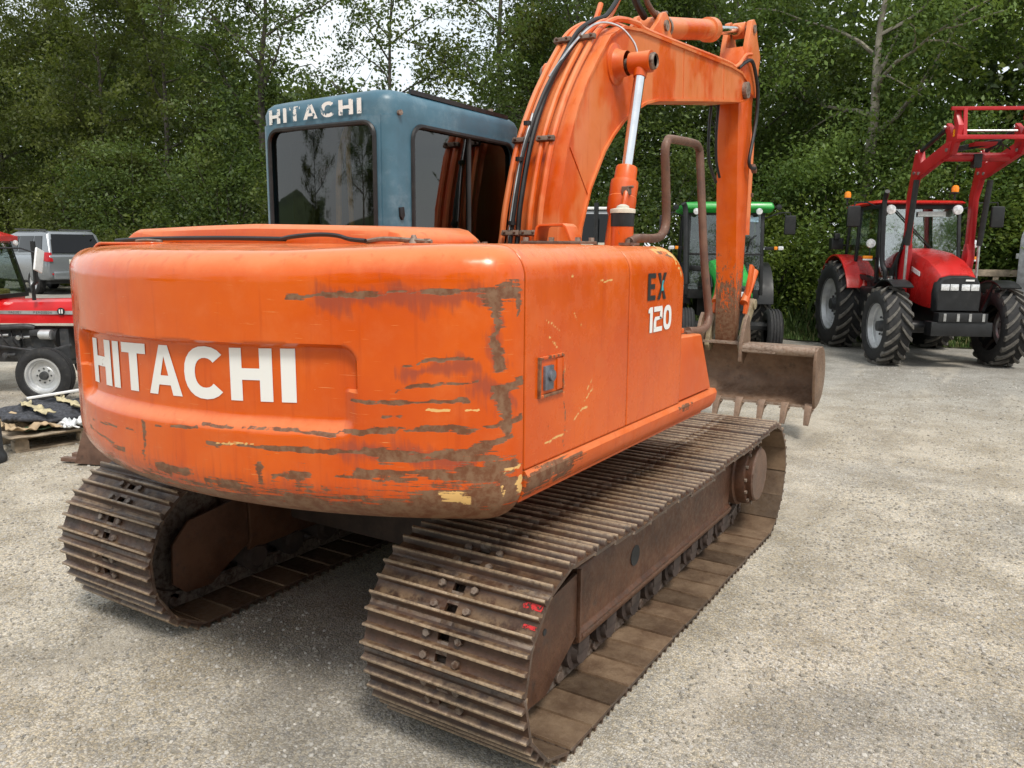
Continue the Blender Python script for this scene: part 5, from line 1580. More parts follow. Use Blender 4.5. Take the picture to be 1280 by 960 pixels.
SHRUBS = [
    (-40.0, 14.8, 4.6, 3.0, 31, 'leaf_dark', 'dark hedge shrub at the left edge behind the red tractor cab'),
    (-35.0, 15.6, 5.0, 3.0, 32, 'leaf_dark', 'tall dark hedge shrub left of the silver car roof'),
    (-30.0, 15.6, 5.0, 3.2, 33, 'leaf_dark', 'dense olive hedge shrub directly behind the silver car'),
    (-25.5, 15.0, 5.2, 3.0, 34, 'leaf_deep', 'dense dark shrub above the left end of the orange hood'),
    (-21.0, 15.4, 5.0, 2.9, 35, 'leaf_deep', 'dark ivy-covered shrub left of the cab rear window'),
    (-16.5, 16.0, 4.6, 2.8, 36, 'leaf_dark', 'olive shrub hidden mostly behind the blue cab'),
    (-12.3, 15.6, 4.6, 2.6, 37, 'leaf_deep', 'dark shrub behind the foot of the orange boom'),
    (-8.6, 15.2, 4.8, 2.5, 38, 'leaf_deep', 'grey-green glossy shrub under the boom beside the chrome ram'),
    (-5.4, 15.4, 4.6, 2.3, 39, 'leaf_deep', 'deep green shrub above the green tractor roof'),
    (-2.6, 15.4, 2.6, 1.6, 40, 'leaf_lime', 'low yellow-green shrub between the green and red tractors'),
    (-1.0, 16.0, 4.6, 2.0, 41, 'leaf_fresh', 'fresh feathery shrub left of the red tractor cab'),
    (1.0, 16.4, 4.2, 2.0, 42, 'leaf_fresh', 'fresh green shrub seen through the raised loader arms'),
    (3.4, 16.8, 3.6, 2.0, 43, 'leaf_lime', 'yellow-green shrub at the right edge below the loader'),
    (-28.0, 13.7, 1.9, 1.9, 44, 'leaf_dark', 'low bramble shrub beside the silver car'),
    (-22.3, 13.6, 2.0, 2.0, 45, 'leaf_dark', 'low bramble shrub above the orange hood lid'),
]
for x, y, h, r, sd, lf, lab in SHRUBS:
    make_shrub('hedge_shrub', lab, x, y, h, r, sd, lf, group=G_S, n=230 if h > 3 else 130, leaf_size=0.10 if x > -14 else 0.14, per=82 if x > -14 else 52)

# far woodland mass closing the view behind the trunks
rg = np.random.default_rng(77)
nC = 5200
xs_ = rg.uniform(-62, 16, nC)
top_ = 10.8 + 0.9 * np.sin(xs_ * 0.5) + 0.8 * np.sin(xs_ * 1.3 + 1) - 5.0 * np.exp(-((xs_ + 20.5) / 5.5) ** 2) + 2.6 * np.clip((-33 - xs_) / 5, 0, 1)
Cw = np.stack([xs_, rg.uniform(23, 27, nC), rg.uniform(0, 1, nC) * top_], 1)
fw = obj_from('far_wood', leaves_mesh('far_wood', Cw, rg, 34, (0.6, 0.6, 0.45), 0.36, M['leaf_deep']))
fw['kind'] = 'stuff'
fw['label'] = 'dark woodland mass far behind the trees'
fw['category'] = 'wood'

# grass verge
def grass_mat():
    m, n, l, b = new_mat('verge_grass')
    at = nd(n, 'ShaderNodeAttribute', attribute_name='tint')
    s_ = n.new('ShaderNodeSeparateColor'); l.new(at.outputs['Color'], s_.inputs[0])
    c = mixc(n, l, s_.outputs[0], (0.05, 0.10, 0.02), (0.14, 0.22, 0.05))
    c = mixc(n, l, s_.outputs[1], c, (0.30, 0.27, 0.12))
    l.new(c, b.inputs['Base Color'])
    b.inputs['Roughness'].default_value = 0.6
    return m
M['grass'] = grass_mat()
M['soil'] = simple('verge_soil', (0.07, 0.075, 0.035), 0.95, 0, 0.4, 3, dirt=(0.05, 0.08, 0.02), dirt_amt=0.7)
def edge_y(x):
    return 13.75 + 0.25 * math.sin(x * 1.1) + 0.15 * math.sin(x * 2.7 + 1) - 0.05 * min(0, x + 4)
vx = [-62 + 0.5 * i for i in range(150)]
vv = []
for x in vx:
    e = edge_y(x) - (0.9 if x < -8 else 0)
    for y in (e, e + 0.5, e + 1.5, e + 3.0, e + 6, e + 14, e + 40):
        vv.append((x, y, ground_z(x, y) + 0.006 + (0.03 if y > e else 0) + (0.12 * smst(0, 4, y - e))))
vf = [(i * 7 + k, (i + 1) * 7 + k, (i + 1) * 7 + k + 1, i * 7 + k + 1) for i in range(len(vx) - 1) for k in range(6)]
vg = MB().add(vv, vf).build('verge', M['soil'], None)
vg['kind'] = 'structure'
nb = 26000
rg = np.random.default_rng(5)
bx_ = np.where(rg.uniform(0, 1, nb) < 0.8, rg.uniform(-7, 5, nb), rg.uniform(-36, -7, nb))
ey = np.array([edge_y(v) for v in bx_]) - np.where(bx_ < -8, 0.9, 0)
by_ = ey + rg.exponential(0.75, nb) - 0.05
bz_ = np.array([ground_z(a, b_) + 0.03 + 0.12 * smst(0, 4, b_ - e) for a, b_, e in zip(bx_, by_, ey)])
hh = rg.gamma(3.0, 0.055, nb) * np.clip(0.5 + (by_ - ey), 0.5, 2.2)
ang_ = rg.uniform(0, 6.28, nb)
w_ = 0.008 + 0.006 * rg.uniform(0, 1, nb)
P0 = np.stack([bx_, by_, bz_], 1)
side_ = np.stack([np.cos(ang_), np.sin(ang_), np.zeros(nb)], 1) * w_[:, None]
bend = np.stack([-np.sin(ang_), np.cos(ang_), np.zeros(nb)], 1) * (hh * rg.uniform(0.1, 0.6, nb))[:, None]
upv = np.stack([np.zeros(nb), np.zeros(nb), hh], 1)
V = np.stack([P0 - side_, P0 + side_, P0 + side_ * 0.6 + bend * 0.35 + upv * 0.6, P0 + bend + upv, P0 - side_ * 0.6 + bend * 0.35 + upv * 0.6], 1).reshape(-1, 3)
me = bpy.data.meshes.new('grass')
me.vertices.add(5 * nb); me.vertices.foreach_set('co', V.ravel())
me.loops.add(5 * nb); me.loops.foreach_set('vertex_index', np.arange(5 * nb, dtype=np.int32))
me.polygons.add(nb); me.polygons.foreach_set('loop_start', (5 * np.arange(nb)).astype(np.int32)); me.polygons.foreach_set('loop_total', np.full(nb, 5, np.int32))
me.update(calc_edges=True)
colr = np.zeros((nb, 4), np.float32); colr[:, 0] = rg.uniform(0, 1, nb); colr[:, 1] = (rg.uniform(0, 1, nb) > 0.86) * rg.uniform(0.3, 1, nb); colr[:, 3] = 1
at = me.color_attributes.new('tint', 'FLOAT_COLOR', 'POINT'); at.data.foreach_set('color', np.repeat(colr, 5, axis=0).ravel())
me.materials.append(M['grass'])
gr = obj_from('grass', me)
gr['kind'] = 'stuff'; gr['label'] = 'rough green grass on the verge under the trees'; gr['category'] = 'grass'

# behind the photographer: what the cab windows and paint mirror
def copy_tree(src, x, y, label, sc_=1.0, rz=0.0):
    c = src.copy(); COL.objects.link(c)
    c.location = (x, y, -0.05); c.scale = (sc_, sc_, sc_); c.rotation_euler = (0, 0, rz)
    c['label'] = label; c['group'] = 'trees mirrored in the cab windows'
    for ch in src.children:
        d = ch.copy(); COL.objects.link(d); d.parent = c
    return c
proto = [o for o in bpy.data.objects if o.name.startswith('broadleaf_tree')]
for x, y, s_, k, lab in ((-11, -21, 0.62, 7, 'round tree mirrored at the left of the cab rear window'), (-20, -30, 0.9, 8, 'broad tree mirrored low in the cab rear window'), (-17.5, -16.5, 0.55, 5, 'narrow dark tree mirrored in the middle of the cab rear window'),
                         (8, -34, 1.0, 7, 'tree behind the photographer mirrored in the orange paint'), (22, -24, 1.0, 8, 'tree behind the photographer mirrored in the side panel'),
                         (-4, -24, 0.8, 6, 'tree mirrored left of the lettering in the counterweight'), (1.5, -25, 0.85, 1, 'tree mirrored above the lettering in the counterweight'), (6.5, -22, 0.8, 8, 'tree mirrored in the counterweight corner'), (13, -21, 0.85, 7, 'tree mirrored in the engine door'), (20, -12, 0.85, 1, 'tree mirrored in the tank cover'), (21, -2, 0.85, 8, 'tree mirrored low in the tank cover')):
    copy_tree(proto[k], x, y, lab, s_, 1.0 + x)
hp_ = []
for i in range(41):
    a = R(-200 + 4.5 * i) if False else None
hx = [-160 + 8 * i for i in range(41)]
hv = []
for x in hx:
    e = 9 + 5 * math.sin(x * 0.03 + 1) + 3 * math.sin(x * 0.07)
    hv += [(x, -70, -0.5), (x, -95, e * 0.7), (x, -125, e), (x, -200, -0.5)]
hf = [(i * 4 + k, (i + 1) * 4 + k, (i + 1) * 4 + k + 1, i * 4 + k + 1) for i in range(40) for k in range(3)]
hl = MB().add(hv, hf).build('hill', simple('hill_pasture', (0.06, 0.085, 0.03), 0.95, 0, 0.35, 0.06), None)
hl['kind'] = 'structure'

# ------------------------------------------------------------------ other vehicles
M['red'] = simple('tractor_red_paint', (0.52, 0.016, 0.014), 0.28, 0, 0.12, 3, dirt=(0.30, 0.06, 0.05), dirt_amt=0.3)
M['loader_red'] = simple('loader_red_paint', (0.40, 0.010, 0.014), 0.35, 0, 0.12, 3)
M['mf_red'] = simple('bright_red_paint', (0.58, 0.012, 0.014), 0.22, 0, 0.08, 3)
M['green'] = simple('bright_green_paint', (0.022, 0.30, 0.045), 0.3, 0, 0.1, 3)
M['tyre'] = simple('tyre_rubber', (0.016, 0.016, 0.017), 0.8, 0, 0.3, 10, dirt=(0.09, 0.08, 0.065), dirt_amt=0.4, bmp=0.15)
M['lug'] = simple('worn_tyre_lug', (0.10, 0.092, 0.08), 0.85, 0, 0.3, 14, dirt=(0.22, 0.20, 0.165), dirt_amt=0.5)
M['rim'] = simple('silver_rim', (0.58, 0.59, 0.60), 0.35, 0.55, 0.12, 6, dirt=(0.28, 0.25, 0.2), dirt_amt=0.3)
M['blackp'] = simple('black_plastic', (0.009, 0.0095, 0.0105), 0.45, 0, 0.25, 6, dirt=(0.045, 0.042, 0.04), dirt_amt=0.35)
M['greyp'] = simple('dark_grey_casting', (0.045, 0.047, 0.05), 0.55, 0.1, 0.3, 8, dirt=(0.14, 0.12, 0.1), dirt_amt=0.5)
M['silver'] = simple('silver_car_paint', (0.27, 0.29, 0.31), 0.22, 0.5, 0.04, 0.7)
M['lens'] = simple('clear_lamp', (0.72, 0.73, 0.74), 0.15, 0.3, 0.2, 30)
M['amber'] = simple('amber_lamp', (0.85, 0.26, 0.01), 0.25, 0, 0.1, 30)
M['tail'] = simple('red_lamp', (0.42, 0.01, 0.015), 0.2, 0, 0.15, 30)
M['galv'] = simple('galvanised_steel', (0.42, 0.44, 0.45), 0.4, 0.6, 0.2, 7)
M['wood'] = simple('weathered_wood', (0.36, 0.29, 0.21), 0.85, 0, 0.28, 9, dirt=(0.17, 0.14, 0.11), dirt_amt=0.5)

def lugged_tyre(D, W, rimD, n_l, lug=0.045):
    Ro = D / 2 - lug
    rr = rimD / 2
    mb = MB()
    pr = [(rr, -W * 0.42), (rr + 0.03, -W * 0.47), (rr + (Ro - rr) * 0.5, -W * 0.53), (Ro - 0.05, -W * 0.50), (Ro - 0.01, -W * 0.42), (Ro, -W * 0.2), (Ro + 0.005, 0), (Ro, W * 0.2), (Ro - 0.01, W * 0.42), (Ro - 0.05, W * 0.50), (rr + (Ro - rr) * 0.5, W * 0.53), (rr + 0.03, W * 0.47), (rr, W * 0.42)]
    mb.lathe(pr, (0, 0, 0), (1, 0, 0), 40)
    mb.cur = 1
    for k in range(n_l):
        for sd in (1, -1):
            a0 = 2 * math.pi * (k + (0.5 if sd < 0 else 0)) / n_l
            secs = []
            for q in range(5):
                t = q / 4
                u = sd * (0.012 + (W * 0.50 - 0.012) * t)
                da = -0.34 * t * (1.1 - 0.25 * t) * (40 / n_l) * 0.55
                rad = Ro + 0.004 - (0.02 * t * t)
                hw = (0.020 + 0.010 * t) / Ro
                top = rad + lug - 0.012 * t
                sec = []
                for (ra, an) in ((rad - 0.02, -hw * 1.3), (rad - 0.02, hw * 1.3), (top, hw), (top, -hw)):
                    a = a0 + da + an
                    sec.append((u, ra * math.cos(a), ra * math.sin(a)))
                secs.append(sec)
            mb.loft(secs)
    return mb

def wheel(parent, c, D, W, rimD, sg, n_l=20, lug=0.045, steer=0.0, lugged=True, label=None):
    """sg: +1 when the outer face looks to +x"""
    if lugged:
        mb = lugged_tyre(D, W, rimD, n_l, lug)
    else:
        mb = MB()
        Ro, rr = D / 2, rimD / 2
        mb.lathe([(rr, -W * 0.4), (rr + 0.02, -W * 0.46), (rr + (Ro - rr) * 0.5, -W * 0.52), (Ro - 0.035, -W * 0.47), (Ro - 0.008, -W * 0.36), (Ro, -W * 0.34), (Ro, -W * 0.24), (Ro - 0.014, -W * 0.22), (Ro - 0.014, -W * 0.16), (Ro + 0.004, -W * 0.14), (Ro + 0.004, -W * 0.04), (Ro - 0.012, -W * 0.03), (Ro - 0.012, W * 0.03), (Ro + 0.004, W * 0.04), (Ro + 0.004, W * 0.14), (Ro - 0.014, W * 0.16), (Ro - 0.014, W * 0.22), (Ro, W * 0.24), (Ro, W * 0.34), (Ro - 0.008, W * 0.36), (Ro - 0.035, W * 0.47), (rr + (Ro - rr) * 0.5, W * 0.52), (rr + 0.02, W * 0.46), (rr, W * 0.4)], (0, 0, 0), (1, 0, 0), 40)
    o = mb.build('wheel', [M['tyre'], M['lug']], parent, ang=40)
    o.location = c
    o.rotation_euler = (random.uniform(0, 6.28), 0, steer)
    rr = rimD / 2
    MB().lathe([(rr + 0.012, sg * W * 0.45), (rr + 0.012, sg * W * 0.42), (rr - 0.015, sg * W * 0.41), (rr - 0.03, sg * W * 0.25), (rr - 0.045, sg * W * 0.22), (rr - 0.05, sg * W * 0.12), (rr * 0.55, sg * W * 0.08), (rr * 0.5, sg * W * 0.14), (rr * 0.30, sg * W * 0.15), (0.0, sg * W * 0.15)], (0, 0, 0), (1, 0, 0), 36).build('rim', M['rim'], o, ang=30)
    hb = MB().cyl((sg * W * 0.14, 0, 0), (sg * W * 0.36, 0, 0), rr * 0.26, rr * 0.22, n=18)
    for k in range(8):
        a = 2 * math.pi * k / 8
        hb.cyl((sg * W * 0.14, rr * 0.4 * math.cos(a), rr * 0.4 * math.sin(a)), (sg * W * 0.20, rr * 0.4 * math.cos(a), rr * 0.4 * math.sin(a)), rr * 0.05, n=6)
    hb.build('hub', M['greyp'], o)
    return o

def fender(mb, cy, cz, r, x0, x1, a0, a1, th=0.03, n=12, flat=None):
    secs = []
    for i in range(n + 1):
        a = R(a0 + (a1 - a0) * i / n)
        c_, s_ = math.cos(a), math.sin(a)
        secs.append([(x0, cy + r * c_, cz + r * s_), (x1, cy + r * c_, cz + r * s_), (x1, cy + (r + th) * c_, cz + (r + th) * s_), (x0, cy + (r + th) * c_, cz + (r + th) * s_)])
    mb.loft(secs)

def quad_pane(name, pts, mat, parent):
    """flat pane from 3D corner points, with a little thickness"""
    P = [Vector(p) for p in pts]
    nn = (P[1] - P[0]).cross(P[2] - P[0]).normalized() * 0.006
    n = len(P)
    return MB().add(P + [p + nn for p in P], [tuple(range(n)), tuple(range(2 * n - 1, n - 1, -1))] + [(i, (i + 1) % n, n + (i + 1) % n, n + i) for i in range(n)]).build(name, mat, parent, smooth=False)

# --- red loader tractor on the right
CT = thing('loader_tractor', 'red four wheel drive tractor with raised red front loader', 'tractor', (0.875, 12.46, -0.02), R(-152.2))
for sg in (1, -1):
    wheel(CT, (sg * 0.90, 1.40, 0.64), 1.30, 0.40, 0.74, sg, 19)
    wheel(CT, (sg * 0.86, -1.15, 0.83), 1.70, 0.47, 0.98, sg, 20, 0.05)
MB().box((0, 0.3, 0.78), (0.46, 2.9, 0.42)).box((0, -0.9, 0.85), (0.8, 1.0, 0.6)).build('chassis', M['blackp'], CT, bevel=0.02)
MB().box((0, 1.40, 0.62), (1.5, 0.16, 0.16)).cyl((-0.72, 1.40, 0.64), (0.72, 1.40, 0.64), 0.10, n=16).build('front_axle', M['blackp'], CT, bevel=0.01)
MB().cyl((-0.75, -1.15, 0.83), (0.75, -1.15, 0.83), 0.14, n=16).build('rear_axle', M['blackp'], CT)
wc = MB().box((0, 1.93, 0.66), (0.92, 0.26, 0.22)).box((0.0, 1.98, 0.84), (0.74, 0.2, 0.14)).build('weight_carrier', M['blackp'], CT, bevel=0.012)
for x_ in (-0.30, -0.1, 0.08, 0.28):
    MB().box((x_, 2.086, 0.845), (0.04, 0.012, 0.12)).build('carrier_slot', M['steel'], wc)
def bon_sec(y, w, zt, zb, cr_=0.05):
    return [(-w, y, zb), (-w - 0.01, y, (zb + zt) / 2), (-w * 0.96, y, zt - 0.13), (-w * 0.80, y, zt - 0.035), (-w * 0.4, y, zt), (w * 0.4, y, zt), (w * 0.80, y, zt - 0.035), (w * 0.96, y, zt - 0.13), (w + 0.01, y, (zb + zt) / 2), (w, y, zb)]
bn = MB().loft([bon_sec(0.35, 0.37, 1.90, 1.12), bon_sec(0.8, 0.37, 1.86, 1.05), bon_sec(1.3, 0.355, 1.74, 0.98), bon_sec(1.62, 0.34, 1.60, 0.96), bon_sec(1.78, 0.32, 1.50, 0.96)]).build('bonnet', M['red'], CT, ang=40)
gr_ = MB().loft([bon_sec(1.70, 0.345, 1.49, 0.92), bon_sec(1.84, 0.335, 1.475, 0.92), bon_sec(1.87, 0.31, 1.45, 0.94)]).build('grille', M['blackp'], CT, ang=40)
for x_ in (-0.225, -0.085, 0.085, 0.225):
    MB().box((x_, 1.875, 1.30), (0.125, 0.03, 0.10)).build('headlight', M['lens'], gr_, bevel=0.008)
MB().box((-0.14, 1.882, 1.41), (0.13, 0.008, 0.026)).build('badge', M['white'], gr_)
for sg in (1, -1):
    MB().prism([(0.42, 1.60), (0.8, 1.66), (0.86, 1.60), (0.50, 1.50)], 0, sg * 0.372, sg * 0.382).build('vent', M['blackp'], bn)
    MB().prism([(0.92, 1.60), (1.25, 1.52), (1.25, 1.45), (0.92, 1.53)], 0, sg * 0.368, sg * 0.380).build('side_decal', M['white'], bn)
# cab
ck = MB()
pil = [((0.70, 0.22, 1.30), (0.66, 0.10, 2.66)), ((-0.70, 0.22, 1.30), (-0.66, 0.10, 2.66)), ((0.76, -1.30, 1.60), (0.70, -1.28, 2.66)), ((-0.76, -1.30, 1.60), (-0.70, -1.28, 2.66)), ((0.77, -0.70, 1.50), (0.72, -0.72, 2.66)), ((-0.77, -0.70, 1.50), (-0.72, -0.72, 2.66))]
for a, b_ in pil: ck.bar(a, b_, 0.055, 0.06, up=(0, 1, 0))
for sg in (1, -1):
    ck.bar((sg * 0.70, 0.22, 1.32), (sg * 0.77, -0.75, 1.42), 0.05, 0.08)
    ck.bar((sg * 0.68, 0.12, 2.62), (sg * 0.71, -1.3, 2.62), 0.06, 0.07)
ck.bar((-0.7, 0.11, 2.62), (0.7, 0.11, 2.62), 0.06, 0.08).bar((-0.7, -1.29, 2.62), (0.7, -1.29, 2.62), 0.06, 0.08).bar((-0.7, -1.3, 1.6), (0.7, -1.3, 1.6), 0.06, 0.10)
ck.box((0, -0.45, 1.22), (1.3, 1.5, 0.3))
cabf = ck.build('cab_frame', M['blackp'], CT, bevel=0.01)
rf = MB().loft([[(-0.66, 0.28, 2.66), (0.66, 0.28, 2.66), (0.76, -0.4, 2.66), (0.76, -1.38, 2.64), (-0.76, -1.38, 2.64), (-0.76, -0.4, 2.66)], [(-0.68, 0.31, 2.68), (0.68, 0.31, 2.68), (0.78, -0.4, 2.69), (0.78, -1.40, 2.67), (-0.78, -1.40, 2.67), (-0.78, -0.4, 2.69)], [(-0.64, 0.26, 2.71), (0.64, 0.26, 2.71), (0.73, -0.4, 2.73), (0.73, -1.34, 2.71), (-0.73, -1.34, 2.71), (-0.73, -0.4, 2.73)], [(-0.5, 0.1, 2.73), (0.5, 0.1, 2.73), (0.55, -0.4, 2.76), (0.55, -1.1, 2.75), (-0.55, -1.1, 2.75), (-0.55, -0.4, 2.76)]]).build('cab_roof', M['red'], CT, ang=50)
quad_pane('windscreen', [(-0.67, 0.225, 1.36), (0.67, 0.225, 1.36), (0.63, 0.115, 2.59), (-0.63, 0.115, 2.59)], M['clear_glass'], cabf)
for sg in (1, -1):
    quad_pane('door_glass', [(sg * 0.715, 0.17, 1.40), (sg * 0.77, -0.67, 1.48), (sg * 0.72, -0.70, 2.58), (sg * 0.675, 0.07, 2.58)], M['clear_glass'], cabf)
    quad_pane('side_glass', [(sg * 0.77, -0.74, 1.62), (sg * 0.76, -1.26, 1.66), (sg * 0.71, -1.26, 2.58), (sg * 0.72, -0.75, 2.58)], M['clear_glass'], cabf)
quad_pane('rear_glass', [(-0.70, -1.31, 1.68), (0.70, -1.31, 1.68), (0.66, -1.29, 2.58), (-0.66, -1.29, 2.58)], M['clear_glass'], cabf)
MB().box((0, -0.72, 1.55), (0.5, 0.5, 0.14)).box((0, -0.95, 1.88), (0.48, 0.14, 0.6)).build('driver_seat', M['interior'], cabf, bevel=0.04)
MB().cyl((0, -0.02, 1.4), (0, -0.18, 1.80), 0.035, n=10).lathe([(0.19, 0), (0.205, 0.012), (0.22, 0), (0.205, -0.012), (0.19, 0)], (0, -0.2, 1.84), (0, -0.5, 1), 20).box((0, 0.05, 1.5), (0.5, 0.2, 0.3)).build('steering_wheel', M['interior'], cabf)
MB().bar((0.42, 0.16, 2.55), (-0.35, 0.235, 1.75), 0.02, 0.02).build('wiper', M['blackp'], cabf)
MB().add([(0.05, 0.165, 2.45), (-0.42, 0.165, 2.45), (-0.42, 0.157, 2.535), (0.05, 0.157, 2.535)], [(0, 1, 2, 3)]).build('screen_sticker', simple('pale_sticker', (0.55, 0.62, 0.60), 0.5, 0, 0.15, 12), cabf, smooth=False)
for sg in (1, -1):
    f_ = MB(); fender(f_, -1.15, 0.83, 0.92, sg * 0.60, sg * 1.02, 22, 140); f_.prism([(-0.32, 1.15), (-0.40, 1.62), (-0.9, 1.75), (-1.3, 1.75), (-1.3, 1.2)], 0, sg * 0.58, sg * 0.62)
    f_.build('rear_fender', M['red'], CT, ang=40)
    f_ = MB(); fender(f_, 1.40, 0.64, 0.74, sg * 0.66, sg * 0.98, 60, 178, 0.022); f_.bar((sg * 0.6, 1.40, 0.9), (sg * 0.75, 1.40, 1.35), 0.05, 0.05)
    f_.build('front_fender', M['blackp'], CT, ang=40)
    ml = MB().box((sg * 1.20, 0.34, 2.44), (0.22, 0.07, 0.36)).build('mirror', M['blackp'], CT, bevel=0.03, seg=3)
    MB().tube([(sg * 0.70, 0.18, 2.58), (sg * 0.95, 0.26, 2.68), (sg * 1.19, 0.33, 2.68), (sg * 1.20, 0.36, 2.5)], 0.014, 6).build('mirror_arm', M['blackp'], ml)
    MB().lathe([(0, 0.04), (0.08, 0.03), (0.085, 0.0), (0.05, -0.04), (0, -0.05)], (sg * 0.56, 0.28, 2.56), (0, 1, 0), 18).build('work_lamp', M['lens'], CT)
    MB().lathe([(0, 0.04), (0.075, 0.03), (0.08, 0.0), (0.05, -0.04), (0, -0.05)], (sg * 0.86, 0.30, 1.98), (0, 1, 0), 18).build('work_lamp', M['lens'], CT)
    ind = MB().bar((sg * 0.70, 0.22, 1.72), (sg * 0.88, 0.28, 1.72), 0.03, 0.03).tube([(sg * 0.86, 0.28, 1.72), (sg * 0.86, 0.28, 2.0)], 0.01, 6).build('lamp_bracket', M['blackp'], CT)
    MB().box((sg * 0.90, 0.31, 1.74), (0.16, 0.05, 0.055)).build('indicator', M['amber'], ind, bevel=0.01)
    MB().box((sg * 0.90, 0.31, 1.70), (0.16, 0.05, 0.03)).build('side_light', M['lens'], ind, bevel=0.006)
bcn = ((0.80, -1.30, 2.72), (-0.70, -0.20, 2.76))
for p in bcn:
    b_ = MB().lathe([(0, 0.12), (0.03, 0.12), (0.06, 0.13), (0.062, 0.19), (0.05, 0.235), (0.02, 0.25), (0, 0.25)], p, (0, 0, 1), 16).build('beacon', M['amber'], CT)
    MB().cyl(p, (p[0], p[1], p[2] + 0.125), 0.018, n=8).lathe([(0, 0.105), (0.065, 0.105), (0.065, 0.13), (0, 0.13)], p, (0, 0, 1), 16).build('beacon_base', M['blackp'], b_)
MB().tube(smooth_path([(0.60, 0.42, 1.2), (0.62, 0.42, 1.5), (0.66, 0.34, 1.7), (0.68, 0.30, 2.6), (0.68, 0.34, 2.78), (0.69, 0.42, 2.86)], 4), 0.042, 12).build('exhaust_stack', M['blackp'], CT)
MB().box((0.62, 0.18, 0.95), (0.36, 0.9, 0.55)).build('fuel_tank', M['blackp'], CT, bevel=0.05, seg=3)
MB().box((-0.62, 0.18, 0.95), (0.36, 0.9, 0.55)).build('step_unit', M['blackp'], CT, bevel=0.05, seg=3)
MB().prism([(-0.30, 1.02), (-0.05, 1.05), (-0.2, 1.60), (-0.42, 1.70)], 0, 0.60, 0.66).build('fender_filler', M['greyp'], CT)
MB().box((0.95, -1.32, 1.98), (0.22, 0.2, 0.22)).box((0.98, -1.2, 2.12), (0.1, 0.1, 0.12)).bar((0.75, -1.3, 1.95), (0.9, -1.3, 1.95), 0.04, 0.04).build('rear_work_lamp', M['blackp'], CT, bevel=0.01)
mb = MB()
random.seed(3)
for i in range(9):
    y0 = 0.5 + 0.04 * i
    mb.tube(smooth_path([(0.50 + 0.03 * (i % 3), y0, 1.25), (0.60, y0 + 0.05, 1.45 + 0.03 * i), (0.54, y0 + 0.2, 1.75 + 0.05 * i), (0.52, 0.88, 2.0 + 0.07 * i)], 4), 0.014, 6)
mb.build('loader_hoses', M['black'], CT)['kind'] = 'stuff'
MB().box((0.54, 0.60, 1.32), (0.16, 0.22, 0.22)).cyl((0.60, 0.66, 1.32), (0.66, 0.66, 1.32), 0.07, n=12).build('valve_block', M['steel'], CT, bevel=0.01)
# loader
for sg in (1, -1):
    MB().prism([(0.55, 0.85), (0.95, 0.85), (0.98, 1.40), (1.06, 1.78), (1.02, 1.98), (0.90, 1.98), (0.84, 1.75), (0.62, 1.45)], 0, sg * 0.44, sg * 0.56).build('loader_tower', M['loader_red'], CT, bevel=0.008)
    la = MB().prism([(0.90, 1.75), (1.04, 1.72), (1.04, 2.70), (1.18, 3.00), (1.36, 3.04), (2.30, 3.28), (2.36, 3.45), (2.20, 3.46), (1.32, 3.24), (1.22, 3.46), (1.10, 3.46), (1.02, 3.22), (0.88, 2.75)], 0, sg * 0.455, sg * 0.545).build('loader_arm', M['loader_red'], CT, bevel=0.006)
    MB().cyl((sg * 0.57, 1.14, 1.35), (sg * 0.57, 1.14, 1.95), 0.022, n=10).build('lift_ram_rod', M['steel'], la)
    MB().cyl((sg * 0.57, 1.14, 1.95), (sg * 0.57, 1.30, 2.98), 0.045, n=12).build('lift_ram', M['black'], la)
    MB().bar((sg * 0.50, 0.84, 1.9), (sg * 0.50, 0.95, 3.10), 0.06, 0.045, up=(1, 0, 0)).build('level_rod', M['black'], la)
    MB().cyl((sg * 0.50, 1.15, 3.42), (sg * 0.50, 2.05, 3.66), 0.035, n=10).build('tilt_ram', M['black'], la)
    hs = MB().prism([(2.22, 3.28), (2.36, 3.26), (2.46, 3.42), (2.70, 3.44), (2.70, 3.50), (2.50, 3.52), (2.52, 3.66), (2.42, 3.80), (2.40, 3.90), (2.34, 3.93), (2.32, 3.78), (2.38, 3.66), (2.30, 3.56), (2.24, 3.66), (2.12, 3.74), (2.06, 3.68), (2.14, 3.56), (2.14, 3.40)], 0, sg * 0.455, sg * 0.53).build('head_plate', M['loader_red'], CT, bevel=0.006)
    MB().bar((sg * 0.43, 2.52, 3.46), (sg * 0.43, 2.46, 3.90), 0.05, 0.03, up=(0, 1, 0)).build('head_post', M['loader_red'], hs)
    MB().box((sg * 0.535, 2.40, 3.56), (0.006, 0.05, 0.10)).build('warning_decal', M['amber'], hs)
    for (y_, z_) in ((1.15, 3.42), (1.12, 3.10), (1.30, 3.08), (2.24, 3.34), (2.10, 3.68), (0.96, 1.90)):
        MB().cyl((sg * 0.44, y_, z_), (sg * 0.565, y_, z_), 0.026, n=10).build('loader_pin', M['steel'], la)
MB().cyl((-0.5, 2.02, 3.26), (0.5, 2.02, 3.26), 0.065, n=16).build('cross_tube', M['loader_red'], CT)
MB().bar((-0.62, 2.44, 3.90), (0.62, 2.44, 3.90), 0.05, 0.05).build('head_rail', M['loader_red'], CT, bevel=0.006)
MB().bar((-0.62, 2.68, 3.47), (0.62, 2.68, 3.47), 0.05, 0.06).build('head_rail', M['loader_red'], CT, bevel=0.006)
MB().cyl((-0.3, 2.5, 3.58), (0.42, 2.5, 3.58), 0.018, n=8).build('latch_rod', M['steel'], CT)
MB().prism([(2.1, 3.38), (2.35, 3.40), (2.4, 3.44), (2.1, 3.43)], 0, -0.10, 0.22).build('valve_cover', M['loader_red'], CT)
MB().box((0.02, 2.05, 3.20), (0.12, 0.12, 0.2)).build('coupler_block', M['blackp'], CT, bevel=0.01)
mb = MB()
